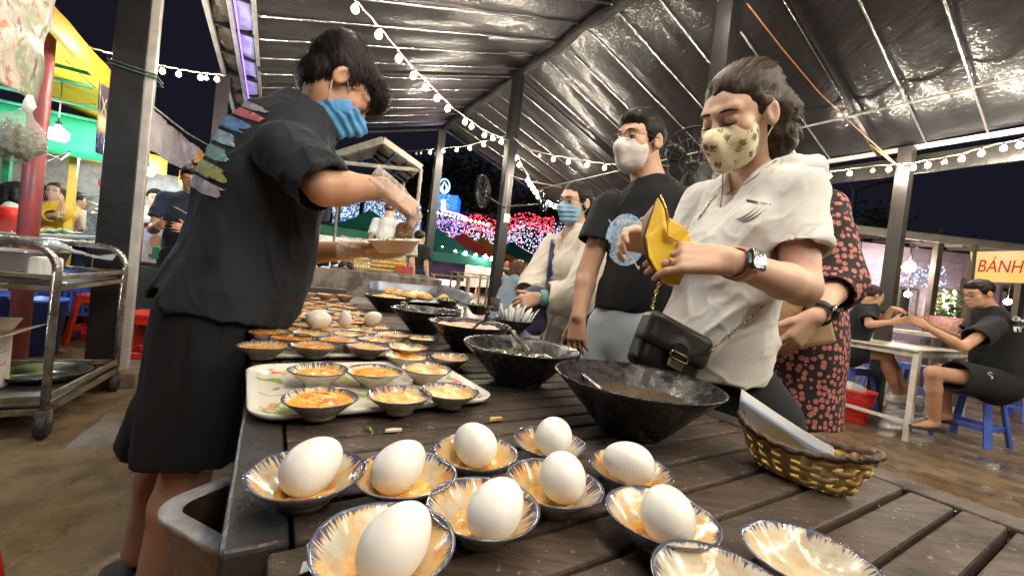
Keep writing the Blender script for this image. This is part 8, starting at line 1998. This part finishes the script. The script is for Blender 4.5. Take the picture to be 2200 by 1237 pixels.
lights('shed_lights_violet', 'violet fairy lights hung on the shed wall', [at(x, y, 7.4) for x, y in [(rg.uniform(1935, 2035), rg.uniform(570, 615)) for _ in range(120)]], .016, M_LEDC); lights('shed_lights_pink', 'pink and white light net seen between dress and post', [at(x, y, 7.2) for x, y in [(rg.uniform(1832, 1890), rg.uniform(565, 610)) for _ in range(230)]], .018, M_LEDP); lights('shed_lights_white', 'white fairy lights mixed in the pink net', [at(x, y, 7.2) for x, y in [(rg.uniform(1832, 1890), rg.uniform(562, 612)) for _ in range(160)]], .016, M_LEDW)
lights('window_lights', 'warm white light strings framing the lit window', [at(x, y, 7.45) for x, y in [(rg.choice([2003, 2028, 2036, 2050]) + rg.normal() * 1.5, rg.uniform(622, 690)) for _ in range(150)]], .018, EM('window_string', (1., .95, .7), 9.))
lights('star_light', 'blue star shaped light on the shed roof', [at(1992 + rg.normal() * 9, 524 + rg.normal() * 4, 9.5) for _ in range(60)], .028, M_LEDC)
m = MB()
a0, z1 = along(1997, 650); 
for i in range(300):
    q = sw(rg.uniform(*sorted((wins[1][0], wins[1][1]))), .12 + rg.random() * .1, wins[1][2] + rg.random() ** 1.5 * .5); e1 = nrm(rg.normal(size=3)) * .10; e2 = nrm(rg.normal(size=3)) * .03; m.add([q, q + e1 * .5 + e2, q + e1, q + e1 * .5 - e2], [(0, 1, 2, 3)])
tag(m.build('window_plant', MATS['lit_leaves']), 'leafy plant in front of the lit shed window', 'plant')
# BANH sign
g = N('sign_yellow_cream'); a = g.noise(g.map(), .9, 2, .4, .6); g.set(Base_Color=g.mix(g.ramp(a, .45, .62), (.80, .58, .14), (.82, .70, .50)), Roughness=.5, Emission_Color=(.8, .6, .3), Emission_Strength=.22)
S_o = [at(2084, 604, 5.4), at(2300, 612, 5.0), at(2300, 536, 5.0), at(2086, 541, 5.4)]
sgn = thing('shop_sign', 'yellow and cream banner lettered BÁNH in red script', 'sign', S_o[0]); mm = MB(); mm.grid(quad(*S_o, 4, 4)); mod_solid(mm.build('banner', g.m, sgn), .02)
bx_s = nrm(S_o[1] - S_o[0]); by_s = nrm(S_o[3] - S_o[0]); nz_s = np.cross(bx_s, by_s); sgnz = 1 if nz_s @ (CAM - S_o[0]) > 0 else -1
k_ = 5.3 / 870; text_on('lettering', 'BÁNH', 38 * k_, S_o[0] + bx_s * 8 * k_ + by_s * 21 * k_, bx_s, by_s, None, PM('red_sign_paint', (.70, .03, .02), .4), sgn, .016 * sgnz, .25, 0., .66)
for p in (S_o[0], S_o[2]): m = MB(); m.bar((p[0], p[1], 0), (p[0], p[1], S_o[2][2]), .05, .05, sx_); m.build('sign_post', M_RAFT, sgn)
# street lamp
p0 = at(1826, 520, 13); pt = at(1836, 412, 13); stl = thing('street_lamp', 'grey double arm street lamp behind the shed', 'street lamp', p0 * (1, 1, 0)); MB().tube([p0 * (1, 1, 0), p0, pt, at(1826, 392, 13)], [.10, .08, .07, .05], 8).build('pole', M_GALV, stl, True); MB().tube([pt, at(1850, 405, 13), at(1880, 396, 13), at(1905, 390, 13)], [.05, .045, .04, .05], 6).build('arm', M_GALV, stl, True); MB().tube([at(1832, 440, 13), at(1845, 436, 13), at(1862, 432, 13)], .04, 6).build('arm', M_GALV, stl, True); m = MB(); m.box(at(1908, 389, 13), (.22, .08, .05)); m.build('head', M_GALV, stl, False, .02)
m = MB(); m.box(at(1905, 592, 4.5), (.04, .004, .045), np.array([_r, -_f, _u]).T); tag(m.build('pole_notice', M_PAPER), 'small white notice on the eave post by the diners', 'notice')
# bare back wall of darkness: a long dark building so that the plaza ends somewhere
bb = thing('market_hall', 'long dark market hall closing the plaza behind the lights', 'building', at(1000, 560, 34) * (1, 1, 0)); h0, h1 = at(560, 560, 33) * (1, 1, 0), at(1500, 600, 33) * (1, 1, 0)
m = MB(); m.bar(h0 + ZX * 1.6, h1 + ZX * 1.6, 3., 3.2); m.build('wall', M_NIGHTWALL, bb); m = MB(); m.bar(h0 + ZX * 3.35, h1 + ZX * 3.35, 3.6, .25); m.build('roof', M_STEEL_D, bb)
for t in np.linspace(.04, .96, 16): p = h0 * (1 - t) + h1 * t - UX * 0; q = p - nrm(np.cross(h1 - h0, ZX)) * -1.52; m = MB(); m.box(q + ZX * 1.5, (.7, .04, .6), np.array([nrm(h1 - h0), np.cross(ZX, nrm(h1 - h0)), ZX]).T); m.build('window', PM('hall_window', (.12, .12, .16), .2), bb)
